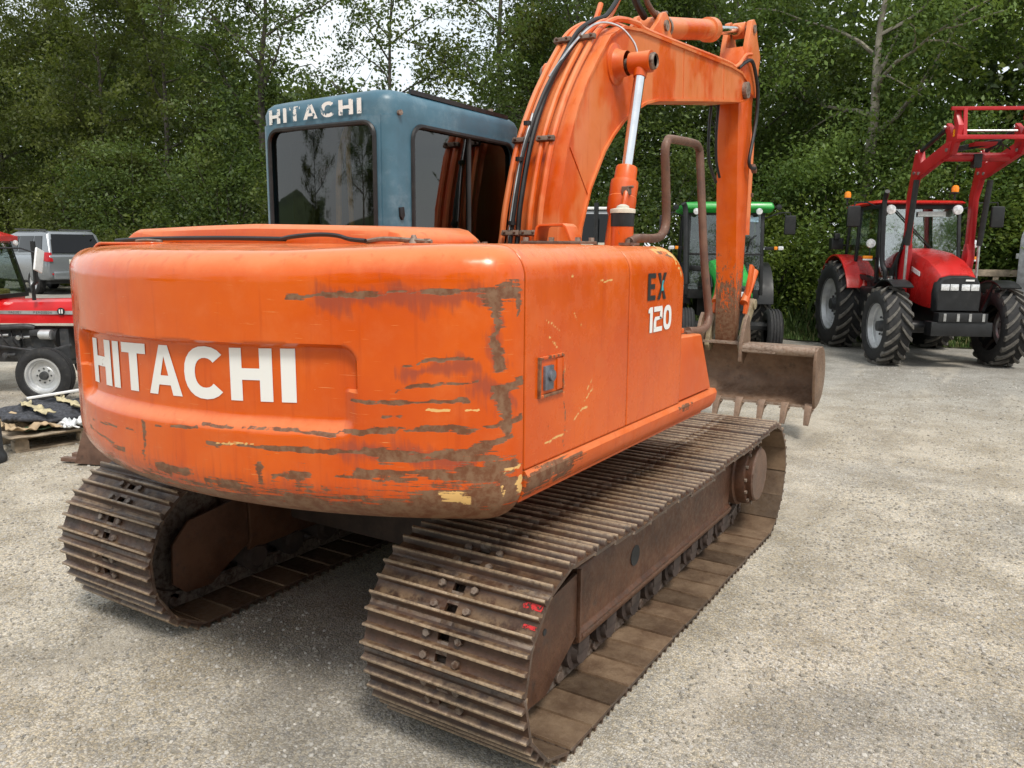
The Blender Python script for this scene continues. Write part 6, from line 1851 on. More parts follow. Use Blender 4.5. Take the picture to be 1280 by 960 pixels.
for i in range(4):
    mb.tube(smooth_path([(-0.40 + 0.1 * i, 2.15, 3.36), (-0.15, 2.3 + 0.03 * i, 3.42 + 0.015 * i), (0.2, 2.2, 3.36 + 0.02 * i), (0.46, 2.1, 3.32 + 0.02 * i)], 4), 0.011, 6)
mb.build('coupler_hoses', M['black'], CT)['kind'] = 'stuff'

# --- green tractor behind the arm
GT = thing('farm_tractor', 'green and black cabbed tractor parked behind the orange arm', 'tractor', (-2.28, 11.53, 0), R(-154.8))
for sg in (1, -1):
    wheel(GT, (sg * 0.74, 1.25, 0.41), 0.82, 0.26, 0.42, sg, lugged=False)
    wheel(GT, (sg * 0.80, -0.95, 0.74), 1.48, 0.40, 0.80, sg, 20, 0.045)
MB().box((0, 0.4, 0.72), (0.40, 2.6, 0.40)).box((0, -0.8, 0.8), (0.8, 0.9, 0.5)).build('chassis', M['blackp'], GT, bevel=0.02)
MB().box((0, 1.25, 0.52), (1.3, 0.14, 0.14)).box((0, 1.62, 0.62), (0.6, 0.2, 0.24)).build('front_axle', M['blackp'], GT, bevel=0.01)
bn2 = MB().loft([bon_sec(0.30, 0.34, 1.66, 0.95), bon_sec(0.8, 0.34, 1.62, 0.92), bon_sec(1.4, 0.31, 1.45, 0.88), bon_sec(1.75, 0.28, 1.30, 0.88)]).build('bonnet', M['green'], GT, ang=40)
MB().loft([bon_sec(1.70, 0.285, 1.27, 0.80), bon_sec(1.84, 0.26, 1.20, 0.82)]).build('grille', M['blackp'], GT, ang=40)
for sg in (1, -1):
    MB().prism([(0.45, 1.50), (1.3, 1.36), (1.5, 1.20), (1.3, 1.05), (0.45, 1.15)], 0, sg * 0.345, sg * 0.355).build('side_grille', M['blackp'], bn2)
    MB().box((sg * 0.15, 1.85, 1.10), (0.16, 0.03, 0.08)).build('headlight', M['lens'], GT, bevel=0.01)
ck = MB()
for sg in (1, -1):
    ck.bar((sg * 0.68, 0.30, 1.0), (sg * 0.66, 0.18, 2.50), 0.06, 0.07, up=(0, 1, 0))
    ck.bar((sg * 0.74, -0.55, 1.2), (sg * 0.70, -0.58, 2.50), 0.05, 0.06, up=(0, 1, 0))
    ck.bar((sg * 0.74, -1.10, 1.3), (sg * 0.68, -1.08, 2.50), 0.06, 0.06, up=(0, 1, 0))
    ck.bar((sg * 0.68, 0.20, 2.49), (sg * 0.69, -1.1, 2.49), 0.06, 0.06)
    ck.bar((sg * 0.70, 0.32, 1.86), (sg * 1.0, 0.34, 1.86), 0.05, 0.06)
ck.bar((-0.68, 0.19, 2.49), (0.68, 0.19, 2.49), 0.06, 0.06).bar((-0.68, 0.27, 1.75), (0.68, 0.27, 1.75), 0.03, 0.04).bar((-0.7, -1.1, 1.4), (0.7, -1.1, 1.4), 0.06, 0.1)
ck.box((0, -0.4, 1.05), (1.3, 1.4, 0.24)).bar((0.68, 0.30, 1.50), (0.2, 0.40, 1.48), 0.06, 0.09)
gcab = ck.build('cab_frame', M['blackp'], GT, bevel=0.008)
MB().loft([[(-0.78, 0.30, 2.50), (0.78, 0.30, 2.50), (0.78, -1.15, 2.50), (-0.78, -1.15, 2.50)], [(-0.84, 0.38, 2.58), (0.84, 0.38, 2.58), (0.82, -1.2, 2.57), (-0.82, -1.2, 2.57)], [(-0.80, 0.34, 2.68), (0.80, 0.34, 2.68), (0.78, -1.15, 2.67), (-0.78, -1.15, 2.67)], [(-0.55, 0.1, 2.71), (0.55, 0.1, 2.71), (0.55, -0.9, 2.71), (-0.55, -0.9, 2.71)]]).build('cab_roof', M['green'], GT, bevel=0.03, seg=3, ang=50)
M['hazy_glass'] = glass('hazy_glass', (0.62, 0.68, 0.67))
quad_pane('windscreen', [(-0.65, 0.31, 1.10), (0.65, 0.31, 1.10), (0.63, 0.20, 2.46), (-0.63, 0.20, 2.46)], M['hazy_glass'], gcab)
quad_pane('rear_glass', [(-0.70, -1.12, 1.45), (0.70, -1.12, 1.45), (0.66, -1.10, 2.46), (-0.66, -1.10, 2.46)], M['hazy_glass'], gcab)
for sg in (1, -1):
    quad_pane('door_glass', [(sg * 0.70, 0.26, 1.15), (sg * 0.75, -0.53, 1.25), (sg * 0.71, -0.56, 2.46), (sg * 0.67, 0.15, 2.46)], M['hazy_glass'], gcab)
    MB().lathe([(0, 0.03), (0.055, 0.025), (0.06, 0.0), (0.03, -0.03), (0, -0.03)], (sg * 0.56, 0.40, 2.52), (0, 1, 0), 16).build('work_lamp', M['lens'], gcab)
    ml = MB().box((sg * 1.12, 0.36, 2.28), (0.20, 0.07, 0.34)).build('mirror', M['blackp'], GT, bevel=0.025, seg=3)
    MB().tube([(sg * 0.68, 0.2, 2.40), (sg * 0.95, 0.3, 2.50), (sg * 1.12, 0.34, 2.50), (sg * 1.12, 0.36, 2.3)], 0.014, 6).build('mirror_arm', M['blackp'], ml)
    MB().lathe([(0, 0.03), (0.05, 0.025), (0.055, 0.0), (0.03, -0.03), (0, -0.03)], (sg * 0.92, 0.30, 2.60), (0, 1, 0), 14).build('horn', M['blackp'], ml)
    MB().box((sg * 0.98, 0.37, 1.865), (0.10, 0.05, 0.07)).build('side_light', M['lens'], GT, bevel=0.02)
    MB().box((sg * 0.89, 0.37, 1.865), (0.06, 0.05, 0.06)).build('indicator', M['amber'], GT, bevel=0.012)
    f_ = MB(); fender(f_, -0.95, 0.74, 0.82, sg * 0.56, sg * 1.0, 5, 140); f_.prism([(-0.12, 0.8), (-0.2, 1.3), (-0.5, 1.55), (-1.2, 1.55), (-1.2, 0.9)], 0, sg * 0.55, sg * 0.60)
    f_.build('rear_fender', M['blackp'], GT, ang=40)
MB().tube(smooth_path([(0.70, 0.55, 1.2), (0.72, 0.50, 1.6), (0.74, 0.45, 2.2), (0.76, 0.42, 2.55), (0.80, 0.45, 2.66)], 4), 0.05, 12).build('exhaust_stack', M['blackp'], GT)
MB().box((0, -0.55, 1.3), (0.5, 0.5, 0.14)).box((0, -0.78, 1.62), (0.46, 0.14, 0.55)).build('driver_seat', M['interior'], gcab, bevel=0.04)
MB().cyl((0, 0.1, 1.2), (0, -0.08, 1.55), 0.03, n=10).lathe([(0.19, 0), (0.205, 0.012), (0.22, 0), (0.205, -0.012), (0.19, 0)], (0, -0.1, 1.58), (0, -0.5, 1), 20).build('steering_wheel', M['interior'], gcab)
MB().tube([(-0.40, 0.31, 1.80), (-0.46, 0.30, 2.02), (-0.55, 0.29, 2.10)], 0.012, 6).build('wiper', M['blackp'], gcab)
MB().box((-0.50, 0.235, 2.38), (0.16, 0.006, 0.09)).box((0.10, 0.235, 2.40), (0.1, 0.006, 0.1)).build('screen_sticker', simple('blue_sticker', (0.35, 0.50, 0.62), 0.5, 0, 0.3, 25), gcab)
MB().bar((-0.9, 1.30, 0.55), (0.9, 1.30, 0.55), 0.05, 0.05).bar((0.35, 1.5, 0.45), (0.9, 1.4, 0.60), 0.03, 0.03).build('steering_linkage', M['greyp'], GT)

# --- old red tractor on the left
MF = thing('vintage_tractor', 'old bright red tractor with silver front wheel beyond the counterweight', 'tractor', (-8.32, 1.36, 0), R(-58.06))
for sg in (1, -1):
    wheel(MF, (sg * 0.65, 1.05, 0.325), 0.65, 0.17, 0.41, sg, lugged=False)
    wheel(MF, (sg * 0.66, -0.88, 0.62), 1.24, 0.32, 0.71, sg, 20, 0.04)
def mf_sec(y, w, zt, zb): return [(-w, y, zb), (-w, y, zt - 0.10), (-w * 0.85, y, zt - 0.03), (-w * 0.4, y, zt), (w * 0.4, y, zt), (w * 0.85, y, zt - 0.03), (w, y, zt - 0.10), (w, y, zb)]
mbn = MB().loft([mf_sec(0.10, 0.24, 1.15, 0.90), mf_sec(0.30, 0.245, 1.175, 0.895), mf_sec(1.2, 0.235, 1.19, 0.90), mf_sec(1.28, 0.22, 1.17, 0.90)]).build('bonnet', M['mf_red'], MF, ang=40)
MB().loft([mf_sec(1.28, 0.235, 1.18, 0.55), mf_sec(1.40, 0.22, 1.15, 0.55)]).build('grille', M['greyp'], MF, ang=40)
for sg in (1, -1):
    stp = MB().box((sg * 0.2465, 0.72, 1.03), (0.008, 1.08, 0.042)).build('name_strip', M['galv'], mbn)
    if sg > 0:
        def letters(word, y0, y1):
            W0, polys = 0, None
            font = {'M': ['10001', '11011', '10101', '10001', '10001'], 'A': ['01110', '10001', '11111', '10001', '10001'], 'S': ['01111', '10000', '01110', '00001', '11110'], 'E': ['11111', '10000', '11110', '10000', '11111'], 'Y': ['10001', '01010', '00100', '00100', '00100'], 'F': ['11111', '10000', '11110', '10000', '10000'], 'R': ['11110', '10001', '11110', '10010', '10001'], 'G': ['01111', '10000', '10011', '10001', '01111'], 'U': ['10001', '10001', '10001', '10001', '01110'], 'O': ['01110', '10001', '10001', '10001', '01110'], 'N': ['10001', '11001', '10101', '10011', '10001']}
            m_ = MB()
            cw_ = (y1 - y0) / len(word)
            for i, ch in enumerate(word):
                for r_, row in enumerate(font[ch]):
                    for c_, bit in enumerate(row):
                        if bit == '1':
                            ya = y0 + i * cw_ + c_ * cw_ * 0.14
                            za = 1.043 - r_ * 0.0055
                            m_.add([(0.2515, ya, za), (0.2515, ya + cw_ * 0.14, za), (0.2515, ya + cw_ * 0.14, za - 0.0055), (0.2515, ya, za - 0.0055)], [(0, 1, 2, 3)])
            m_.build('name_lettering', M['lettering_black'], stp, smooth=False)
        letters('MASSEY', 0.44, 0.60)
        letters('FERGUSON', 0.74, 0.97)
    bd = MB().cyl((sg * 0.245, 1.075, 1.045), (sg * 0.258, 1.075, 1.045), 0.045, n=20).build('round_badge', M['lettering_black'], mbn)
    MB().box((sg * 0.259, 1.06, 1.045), (0.004, 0.015, 0.05)).build('badge_mark', M['white'], bd)
    MB().box((sg * 0.259, 1.09, 1.045), (0.004, 0.015, 0.05)).build('badge_mark', M['white'], bd)
MB().box((0, 0.55, 0.62), (0.34, 1.1, 0.42)).box((0, -0.4, 0.62), (0.42, 0.9, 0.4)).box((0.19, 0.35, 0.66), (0.06, 0.34, 0.16)).box((0.20, 0.75, 0.78), (0.08, 0.2, 0.08)).build('engine_block', M['greyp'], MF, bevel=0.02)
for y_, z_, r_, l_ in ((0.12, 0.60, 0.05, 0.16), (0.34, 0.50, 0.035, 0.12), (0.52, 0.72, 0.03, 0.14), (0.64, 0.56, 0.045, 0.10), (0.20, 0.74, 0.03, 0.2)):
    MB().cyl((0.20, y_, z_), (0.25, y_, z_), r_, n=14).cyl((0.225, y_, z_), (0.225, y_ + l_, z_ + 0.01), r_ * 0.6, n=12).build('engine_fitting', M['greyp'] if r_ > 0.032 else M['steel'], MF, bevel=0.003)
for k in range(3):
    MB().tube(smooth_path([(0.20, 0.30 + 0.12 * k, 0.80), (0.26, 0.34 + 0.12 * k, 0.72), (0.24, 0.40 + 0.1 * k, 0.62), (0.21, 0.44 + 0.1 * k, 0.58)], 4), 0.008, 6).build('fuel_pipe', M['black'], MF)
MB().tube(smooth_path([(0.2, 0.2, 0.84), (0.24, 0.4, 0.85), (0.24, 0.62, 0.86), (0.2, 0.7, 0.84)], 4), 0.035, 10).build('manifold', M['greyp'], MF)
MB().cyl((0.24, 0.80, 0.76), (0.24, 0.93, 0.76), 0.062, n=16).cyl((0.24, 0.78, 0.76), (0.24, 0.80, 0.76), 0.045, n=16).build('alternator', M['rim'], MF)
MB().cyl((0.15, 0.96, 0.72), (0.15, 0.99, 0.72), 0.12, n=20).build('fan_pulley', M['blackp'], MF)
MB().cyl((0.30, -0.1, 0.68), (0.62, 1.02, 0.60), 0.012, n=8).build('drag_link', M['greyp'], MF)
MB().box((0, 1.05, 0.42), (1.2, 0.10, 0.08)).cyl((0.58, 1.05, 0.33), (0.58, 1.05, 0.62), 0.03, n=10).cyl((-0.58, 1.05, 0.33), (-0.58, 1.05, 0.62), 0.03, n=10).bar((0.55, 1.05, 0.6), (0.40, 1.25, 0.66), 0.03, 0.03).build('front_axle', M['greyp'], MF, bevel=0.008)
MB().box((0.24, 0.02, 0.72), (0.18, 0.2, 0.12)).box((0.26, -0.02, 0.48), (0.16, 0.16, 0.18)).build('red_toolbox', M['mf_red'], MF, bevel=0.01)
for sg in (1, -1):
    f_ = MB(); fender(f_, -0.88, 0.62, 0.70, sg * 0.48, sg * 0.84, 20, 160); f_.build('rear_fender', M['mf_red'], MF)
ck = MB()
for sg in (1, -1):
    ck.bar((sg * 0.44, 0.26, 1.22), (sg * 0.42, 0.09, 1.90), 0.05, 0.05, up=(0, 1, 0)).bar((sg * 0.5, -0.8, 1.2), (sg * 0.48, -0.8, 1.90), 0.05, 0.05, up=(0, 1, 0))
ck.bar((-0.46, 0.265, 1.21), (0.46, 0.265, 1.21), 0.05, 0.05).bar((-0.43, 0.09, 1.89), (0.43, 0.09, 1.89), 0.04, 0.04).bar((0.42, 0.09, 1.89), (0.48, -0.8, 1.89), 0.04, 0.04).bar((-0.42, 0.09, 1.89), (-0.48, -0.8, 1.89), 0.04, 0.04)
mcf = ck.build('cab_frame', M['blackp'], MF)
MB().loft([[(-0.50, 0.18, 1.88), (0.50, 0.18, 1.88), (0.54, -0.9, 1.90), (-0.54, -0.9, 1.90)], [(-0.48, 0.20, 1.94), (0.48, 0.20, 1.94), (0.54, -0.9, 1.98), (-0.54, -0.9, 1.98)], [(-0.36, 0.05, 2.0), (0.36, 0.05, 2.0), (0.42, -0.8, 2.04), (-0.42, -0.8, 2.04)]]).build('cab_roof', M['mf_red'], MF, ang=50)
MB().prism([(-0.3, 1.14), (0.24, 1.12), (0.26, 1.19), (-0.3, 1.22)], 0, -0.44, 0.44).build('cowl', M['mf_red'], MF, bevel=0.01)
quad_pane('windscreen', [(-0.43, 0.28, 1.24), (0.43, 0.28, 1.24), (0.41, 0.13, 1.88), (-0.41, 0.13, 1.88)], M['clear_glass'], mcf)
MB().lathe([(0, 0.02), (0.03, 0.015), (0.035, 0), (0, -0.02)], (-0.40, 0.21, 1.86), (0.5, 1, 0), 14).build('work_lamp', M['lens'], MF)
MB().box((-0.1, -0.22, 1.42), (0.40, 0.09, 0.34)).box((-0.1, -0.02, 1.24), (0.40, 0.36, 0.10)).build('driver_seat', simple('yellow_seat', (0.50, 0.38, 0.12), 0.7, 0, 0.15, 8), MF, bevel=0.035, seg=3)
MB().tube([(0.28, 0.78, 1.18), (0.28, 0.78, 1.36), (0.28, 0.82, 1.40), (0.28, 0.82, 1.88)], [0.022, 0.022, 0.028, 0.028], 10).build('exhaust_stack', M['blackp'], MF)
mm = MB().box((0.50, 1.00, 1.66), (0.16, 0.025, 0.27), Matrix.Rotation(R(-18), 3, 'Y')).build('mirror', M['white'], MF, bevel=0.012, seg=3)
MB().tube([(0.45, 0.15, 1.80), (0.50, 0.8, 1.80), (0.50, 0.98, 1.74)], 0.01, 6).build('mirror_arm', M['blackp'], mm)

# --- silver car
SU = thing('silver_car', 'silver sport utility car parked before the hedge, seen from its rear left', 'car', (-25.1, 11.3, ground_z(-24.83, 11.5)), R(84))
SU.scale = (1.07, 1.07, 1.07)
def car_sec(y, w0, z0, w1, z1, w2, z2, w3, z3): return [(-w0, y, z0), (-w1, y, z1), (-w2, y, z2), (-w3, y, z3), (w3, y, z3), (w2, y, z2), (w1, y, z1), (w0, y, z0)]
body = MB().loft([car_sec(-2.36, 0.82, 0.50, 0.88, 0.66, 0.86, 1.02, 0.80, 1.12), car_sec(-2.25, 0.88, 0.42, 0.94, 0.68, 0.92, 1.05, 0.84, 1.18), car_sec(-1.2, 0.90, 0.38, 0.96, 0.70, 0.94, 1.05, 0.85, 1.16), car_sec(0.9, 0.90, 0.38, 0.95, 0.70, 0.93, 1.02, 0.84, 1.12), car_sec(1.1, 0.90, 0.38, 0.95, 0.70, 0.92, 1.0, 0.80, 1.10), car_sec(2.1, 0.86, 0.40, 0.90, 0.68, 0.86, 0.92, 0.74, 1.0), car_sec(2.36, 0.70, 0.45, 0.76, 0.66, 0.70, 0.84, 0.6, 0.88)]).build('body', M['silver'], SU, bevel=0.05, seg=3, ang=50, bang=25)
gh = MB().loft([car_sec(-2.30, 0.80, 1.10, 0.80, 1.14, 0.78, 1.19, 0.74, 1.20), car_sec(-2.02, 0.85, 1.10, 0.83, 1.25, 0.71, 1.72, 0.60, 1.80), car_sec(-1.7, 0.85, 1.10, 0.83, 1.25, 0.72, 1.76, 0.60, 1.83), car_sec(0.0, 0.85, 1.08, 0.83, 1.25, 0.71, 1.78, 0.6, 1.85), car_sec(0.5, 0.84, 1.08, 0.82, 1.2, 0.68, 1.72, 0.55, 1.78), car_sec(1.25, 0.80, 1.05, 0.78, 1.08, 0.70, 1.12, 0.6, 1.13)]).build('cabin', M['silver'], SU, bevel=0.04, seg=3, ang=50, bang=25)
quad_pane('rear_window', [(-0.70, -2.322, 1.20), (0.70, -2.322, 1.20), (0.60, -2.055, 1.73), (-0.60, -2.055, 1.73)], M['dark_glass'], gh)
MB().add([(-0.72, -2.315, 1.19), (0.72, -2.315, 1.19), (0.62, -2.043, 1.74), (-0.62, -2.043, 1.74)], [(0, 1, 2, 3)]).build('window_surround', M['interior'], gh, smooth=False)
for sg in (1, -1):
    for y0, y1 in ((-1.95, -1.35), (-1.28, -0.38), (-0.30, 0.55)):
        quad_pane('side_window', [(sg * 0.848, y0, 1.22), (sg * 0.848, y1, 1.20), (sg * 0.745, y1 - (0.35 if y1 > 0.4 else 0), 1.68), (sg * 0.745, y0 + (0.12 if y0 < -1.9 else 0), 1.68)], M['dark_glass'], gh)
    MB().bar((sg * 0.64, -1.9, 1.85), (sg * 0.64, 0.2, 1.89), 0.04, 0.04).build('roof_rail', M['blackp'], gh)
    MB().prism([(-2.40, 0.95), (-2.30, 1.22), (-2.08, 1.20), (-2.10, 0.98)], 0, sg * 0.72, sg * 0.945).build('tail_light', M['tail'], SU, bevel=0.03)
    MB().box((sg * 0.66, -2.40, 0.60), (0.24, 0.03, 0.05)).build('reflector', M['tail'], SU)
    for y_ in (-1.45, 1.42):
        wheel(SU, (sg * 0.82, y_, 0.37), 0.74, 0.24, 0.46, sg, lugged=False)
    MB().box((sg * 1.02, 0.72, 1.18), (0.2, 0.12, 0.16)).build('mirror', M['silver'], SU, bevel=0.03)
MB().box((0, -2.39, 0.56), (1.5, 0.12, 0.22)).build('bumper', M['silver'], SU, bevel=0.04, seg=3)
MB().box((0, -2.365, 0.95), (0.56, 0.02, 0.13)).build('number_plate', M['cream_cap'], SU, bevel=0.004)
MB().box((0, -0.1, 0.42), (1.5, 4.0, 0.22)).build('underbody', M['interior'], SU)

# --- grey cabbed lorry glimpsed between boom and ram
LV = thing('grey_lorry', 'pale grey lorry cab glimpsed between the boom and the chrome ram', 'lorry', (-4.6, 10.6, 0), R(-155))
MB().loft([[(-0.85, 0.4, 0.75), (0.85, 0.4, 0.75), (0.85, -1.3, 0.75), (-0.85, -1.3, 0.75)], [(-0.85, 0.4, 1.75), (0.85, 0.4, 1.75), (0.85, -1.3, 1.75), (-0.85, -1.3, 1.75)], [(-0.78, 0.2, 2.55), (0.78, 0.2, 2.55), (0.80, -1.25, 2.55), (-0.80, -1.25, 2.55)]]).build('cab', simple('pale_grey_paint', (0.36, 0.38, 0.40), 0.45, 0, 0.12, 4), LV, bevel=0.05, seg=3)
MB().box((0, -0.52, 2.585), (1.66, 1.55, 0.05)).build('roof_edge', M['white'], LV, bevel=0.02)
quad_pane('windscreen', [(-0.74, 0.372, 1.92), (0.74, 0.372, 1.92), (0.70, 0.232, 2.48), (-0.70, 0.232, 2.48)], M['dark_glass'], LV)
MB().box((0, 0.40, 1.88), (1.6, 0.03, 0.13)).build('scuttle', M['cream_cap'], LV)
MB().cyl((-0.12, 0.75, 1.0), (-0.12, 0.75, 2.66), 0.045, n=12).build('exhaust_stack', M['blackp'], LV)
MB().bar((0.45, 0.44, 1.80), (0.12, 0.42, 1.55), 0.025, 0.02).build('wiper', M['steel'], LV)
MB().box((0, -0.5, 0.62), (0.9, 3.0, 0.25)).box((0, -2.2, 0.95), (1.7, 1.6, 0.3)).build('chassis', M['blackp'], LV, bevel=0.02)
for sg in (1, -1):
    for y_ in (0.0, -2.4):
        wheel(LV, (sg * 0.75, y_, 0.44), 0.88, 0.26, 0.52, sg, lugged=False)

# --- galvanised trailer at the right edge
TL = thing('livestock_trailer', 'silver round-topped trailer cut by the right edge of the picture', 'trailer', (3.30, 14.6, 0), R(-8))
arch_ = [(-0.85, 0.55)] + [(-0.85 + 0.30 * (1 - math.cos(R(a))), 2.05 + 0.36 * math.sin(R(a))) for a in range(0, 91, 15)] + [(0.85 - 0.30 * (1 - math.cos(R(a))), 2.05 + 0.36 * math.sin(R(a))) for a in range(90, -1, -15)] + [(0.85, 0.55)]
tb = MB().prism(arch_, 1, 0.0, 2.9).build('trailer_body', M['galv'], TL, bevel=0.015, ang=40)
for x_ in (-0.6, -0.2, 0.2, 0.6):
    MB().bar((x_, -0.012, 0.62), (x_, -0.012, 2.2), 0.05, 0.02, up=(0, 1, 0)).build('panel_rib', M['galv'], tb)
for z_ in (1.15, 1.75):
    MB().box((-0.90, 0.4, z_), (0.10, 0.12, 0.10)).build('bracket', M['white'], tb, bevel=0.01)
for sg in (1, -1):
    wheel(TL, (sg * 0.95, 1.5, 0.34), 0.68, 0.2, 0.4, sg, lugged=False)
MB().box((0, 1.5, 0.34), (1.8, 0.1, 0.1)).bar((0, 0, 0.5), (0, -1.2, 0.42), 0.1, 0.1).cyl((0, -1.0, 0.0), (0, -1.0, 0.5), 0.03, n=8).build('drawbar', M['galv'], TL)

# ------------------------------------------------------------------ things on the ground
def pallet(name, label, loc, rz, L=1.2, Wd=1.0):
    t = thing(name, label, 'pallet', loc, rz)
    for i in range(5):
        y = -Wd / 2 + 0.06 + (Wd - 0.12) * i / 4
        MB().box((0, y, 0.133), (L, 0.13, 0.02)).build('deck_board', M['wood'], t, bevel=0.002)
    for x in (-L / 2 + 0.05, 0, L / 2 - 0.05):
        MB().box((x, 0, 0.112), (0.10, Wd, 0.02)).build('stringer_board', M['wood'], t, bevel=0.002)
        for y in (-Wd / 2 + 0.06, 0, Wd / 2 - 0.06):
            MB().box((x, y, 0.062), (0.12, 0.11, 0.078)).build('block', M['wood'], t, bevel=0.003)
    for y in (-Wd / 2 + 0.06, 0, Wd / 2 - 0.06):
        MB().box((0, y, 0.012), (L, 0.10, 0.02)).build('base_board', M['wood'], t, bevel=0.002)
    return t
pal = pallet('pallet', 'weathered wooden pallet loaded with sheeting left of the counterweight', (-5.28, 0.57, 0), R(78))
M['card'] = simple('brown_cardboard', (0.46, 0.34, 0.21), 0.85, 0, 0.12, 5)
M['net'] = simple('dark_netting', (0.035, 0.037, 0.045), 0.75, 0, 0.5, 30, dirt=(0.18, 0.18, 0.19), dirt_amt=0.5, bmp=0.8, bs=90)
M['sheet_green'] = simple('green_sheeting', (0.05, 0.10, 0.05), 0.6, 0, 0.3, 12, bmp=0.5, bs=30)
M['tape'] = simple('straw_wrapping', (0.50, 0.43, 0.26), 0.7, 0, 0.2, 12)
M['film'] = simple('crumpled_film', (0.66, 0.68, 0.69), 0.25, 0, 0.15, 20, bmp=0.5, bs=30)
def wavy_sheet(name, label, cat, mat, x0, x1, y0, y1, z, amp, seed, thick=0.008, curl=0.0, parent_rz=R(78), org=(-5.28, 0.57, 0), nx=34, ny=26, rough_=1.0):
    rs = random.Random(seed)
    ph = [rs.uniform(0, 6.28) for _ in range(10)]
    vs, fs = [], []
    for i in range(nx + 1):
        for j in range(ny + 1):
            u, v = i / nx, j / ny
            x, y = x0 + (x1 - x0) * u, y0 + (y1 - y0) * v
            zz = z + amp * (0.5 * math.sin(9 * u + 4 * v + ph[0]) + 0.35 * math.sin(17 * v - 6 * u + ph[1]) + 0.28 * math.sin(31 * u + 23 * v + ph[2]) + 0.2 * math.sin(53 * v + ph[3] + 14 * u)) * rough_
            edge = min(u, 1 - u, v, 1 - v)
            zz += curl * max(0, 0.14 - (1 - v)) * 5
            x += 0.02 * math.sin(13 * v + ph[4]); y += 0.02 * math.sin(11 * u + ph[5])
            vs.append((x, y, max(z - amp * 0.4, zz)))
    fs = [(i * (ny + 1) + j, (i + 1) * (ny + 1) + j, (i + 1) * (ny + 1) + j + 1, i * (ny + 1) + j + 1) for i in range(nx) for j in range(ny)]
    o = MB().add(vs, fs).build(name, mat, None, ang=60)
    o.location = org; o.rotation_euler = (0, 0, parent_rz)
    md = o.modifiers.new('thickness', 'SOLIDIFY'); md.thickness = thick
    tag(o, label, cat)
    return o
wavy_sheet('plywood_sheet', 'pale thin board lying on the pallet under the sheeting', 'board', M['wood'], -0.66, 0.62, -0.56, 0.45, 0.156, 0.006, 1, 0.012)
wavy_sheet('green_sheet', 'dark green sheeting folded on the pallet', 'sheeting', M['sheet_green'], -0.50, 0.60, -0.50, 0.42, 0.195, 0.035, 2)
wavy_sheet('cardboard_sheet', 'curled brown cardboard at the left end of the pallet', 'cardboard', M['card'], -0.64, -0.20, -0.54, 0.30, 0.215, 0.045, 3, 0.008)
wavy_sheet('netting_bundle', 'black netting bundle heaped over the pallet load', 'netting', M['net'], -0.58, 0.66, -0.44, 0.40, 0.275, 0.045, 4, 0.03, nx=60, ny=40)
for i, (x0, y0, x1, y1, zz, lab) in enumerate(((-0.35, -0.46, -0.25, 0.30, 0.325, 'straw coloured strap nearest the cardboard on the netting'), (-0.02, -0.48, 0.06, 0.36, 0.33, 'straw coloured strap across the middle of the netting'), (0.34, -0.44, 0.43, 0.36, 0.33, 'straw coloured strap on the netting beside the counterweight'))):
    wavy_sheet('wrapping_strap', lab, 'strap', M['tape'], x0, x1, y0, y1, zz, 0.022, 20 + i, 0.006, nx=4, ny=24)
wavy_sheet('plastic_film', 'crumpled clear plastic film hanging on the pallet edge', 'plastic', M['film'], -0.22, 0.04, -0.60, -0.42, 0.205, 0.05, 9, 0.004, nx=18, ny=14)
o = MB().bar((-0.10, -0.62, 0.18), (-0.22, -0.50, 0.235), 0.03, 0.006).build('white_strip', M['white'], None); o.location = (-5.28, 0.57, 0); o.rotation_euler = (0, 0, R(78)); tag(o, 'short white plastic strip poking off the front of the pallet', 'strip')
o = MB().bar((-0.25, 0.34, 0.345), (0.58, 0.28, 0.40), 0.05, 0.02).build('white_lath', M['white'], None, bevel=0.004); o.location = (-5.28, 0.57, 0); o.rotation_euler = (0, 0, R(78)); tag(o, 'long white lath lying along the back of the pallet load', 'lath')

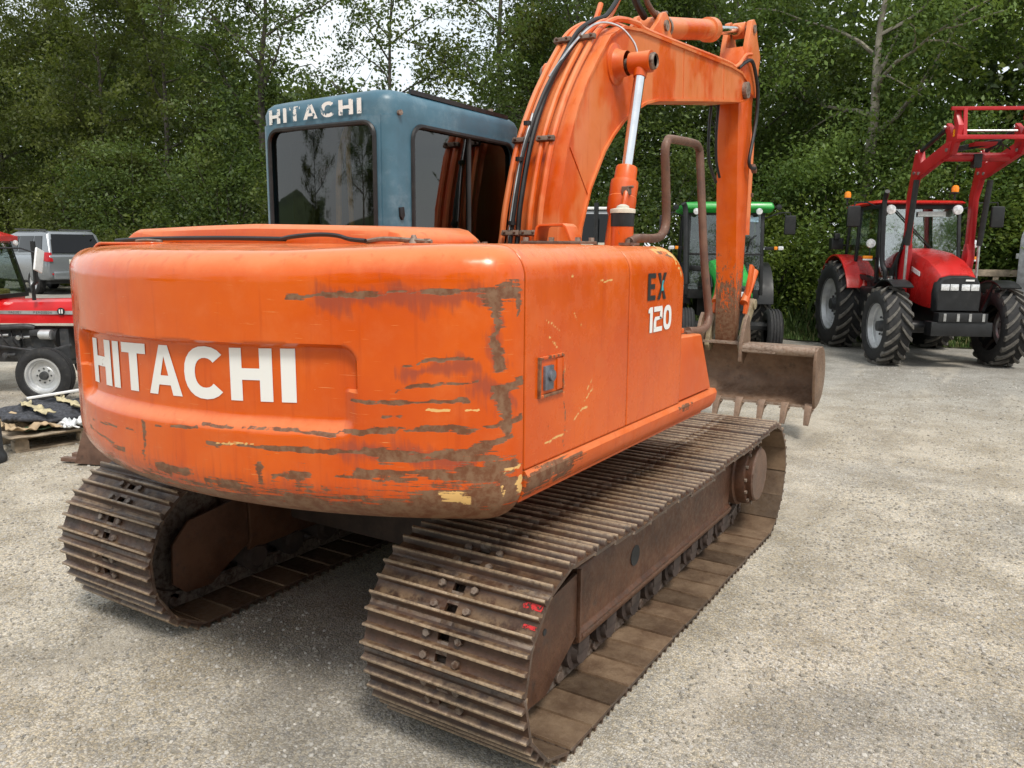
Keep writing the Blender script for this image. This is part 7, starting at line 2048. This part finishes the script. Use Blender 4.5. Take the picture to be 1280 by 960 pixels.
# rusty digging bucket lying behind the machine
SB = thing('scrap_bucket', 'rusty old digger bucket on the gravel behind the left track', 'bucket', (-3.98, 0.36, 0), R(-62))
sbp = [(-0.30, 0.02), (0.16, 0.0), (0.34, 0.10), (0.36, 0.26), (0.24, 0.44), (0.02, 0.52), (-0.14, 0.50)]
n = len(sbp)
inn = offset_poly(sbp, -0.03)
mb = MB()
vs = [(-0.3, *p) for p in sbp] + [(0.3, *p) for p in sbp] + [(-0.3, *p) for p in inn] + [(0.3, *p) for p in inn]
fs = []
for i in range(n - 1):
    fs += [(i, i + 1, n + i + 1, n + i), (2 * n + i, 3 * n + i, 3 * n + i + 1, 2 * n + i + 1)]
fs += [(0, n, 3 * n, 2 * n), (n - 1, 2 * n - 1, 4 * n - 1, 3 * n - 1)]
mb.add(vs, fs).build('bucket_shell', M['scrap'], SB, ang=30)
for sg in (1, -1):
    MB().prism(sbp, 0, sg * 0.3, sg * 0.33).build('side_plate', M['scrap'], SB, bevel=0.005)
    MB().prism([(-0.12, 0.48), (0.10, 0.50), (0.06, 0.66), (-0.06, 0.66)], 0, sg * 0.10, sg * 0.135).build('bucket_ear', M['scrap'], SB, bevel=0.006)
for x_ in (-0.24, -0.08, 0.08, 0.24):
    MB().bar((x_, -0.28, 0.03), (x_, -0.46, 0.035), 0.06, 0.035).build('bucket_tooth', M['scrap'], SB, bevel=0.006)
# dark upright roll at the left edge
rl = MB().lathe([(0.0, 0.0), (0.15, 0.0), (0.16, 0.03), (0.155, 0.06), (0.135, 0.10), (0.13, 0.46), (0.12, 0.50), (0.05, 0.51), (0.05, 0.44), (0, 0.44)], (-4.82, -0.42, 0), (0, 0, 1), 24).build('rubber_roll', simple('dark_grey_rubber', (0.035, 0.038, 0.042), 0.75, 0, 0.3, 8), None)
tag(rl, 'dark grey rubber roll standing upright at the left edge of the picture', 'roll')
# pallet wood stack behind the red tractor
for i in range(2):
    p_ = pallet('stacked_pallet', 'lower pallet of the small stack by the trailer' if i == 0 else 'upper pallet leaning on the stack by the trailer', (2.1, 15.2 + 0.35 * i, 0.78), R(5 + 20 * i), 1.0, 1.35)
    p_.rotation_euler = (R(78), 0, R(5 + 12 * i))
    p_['group'] = 'pallets standing by the trailer'
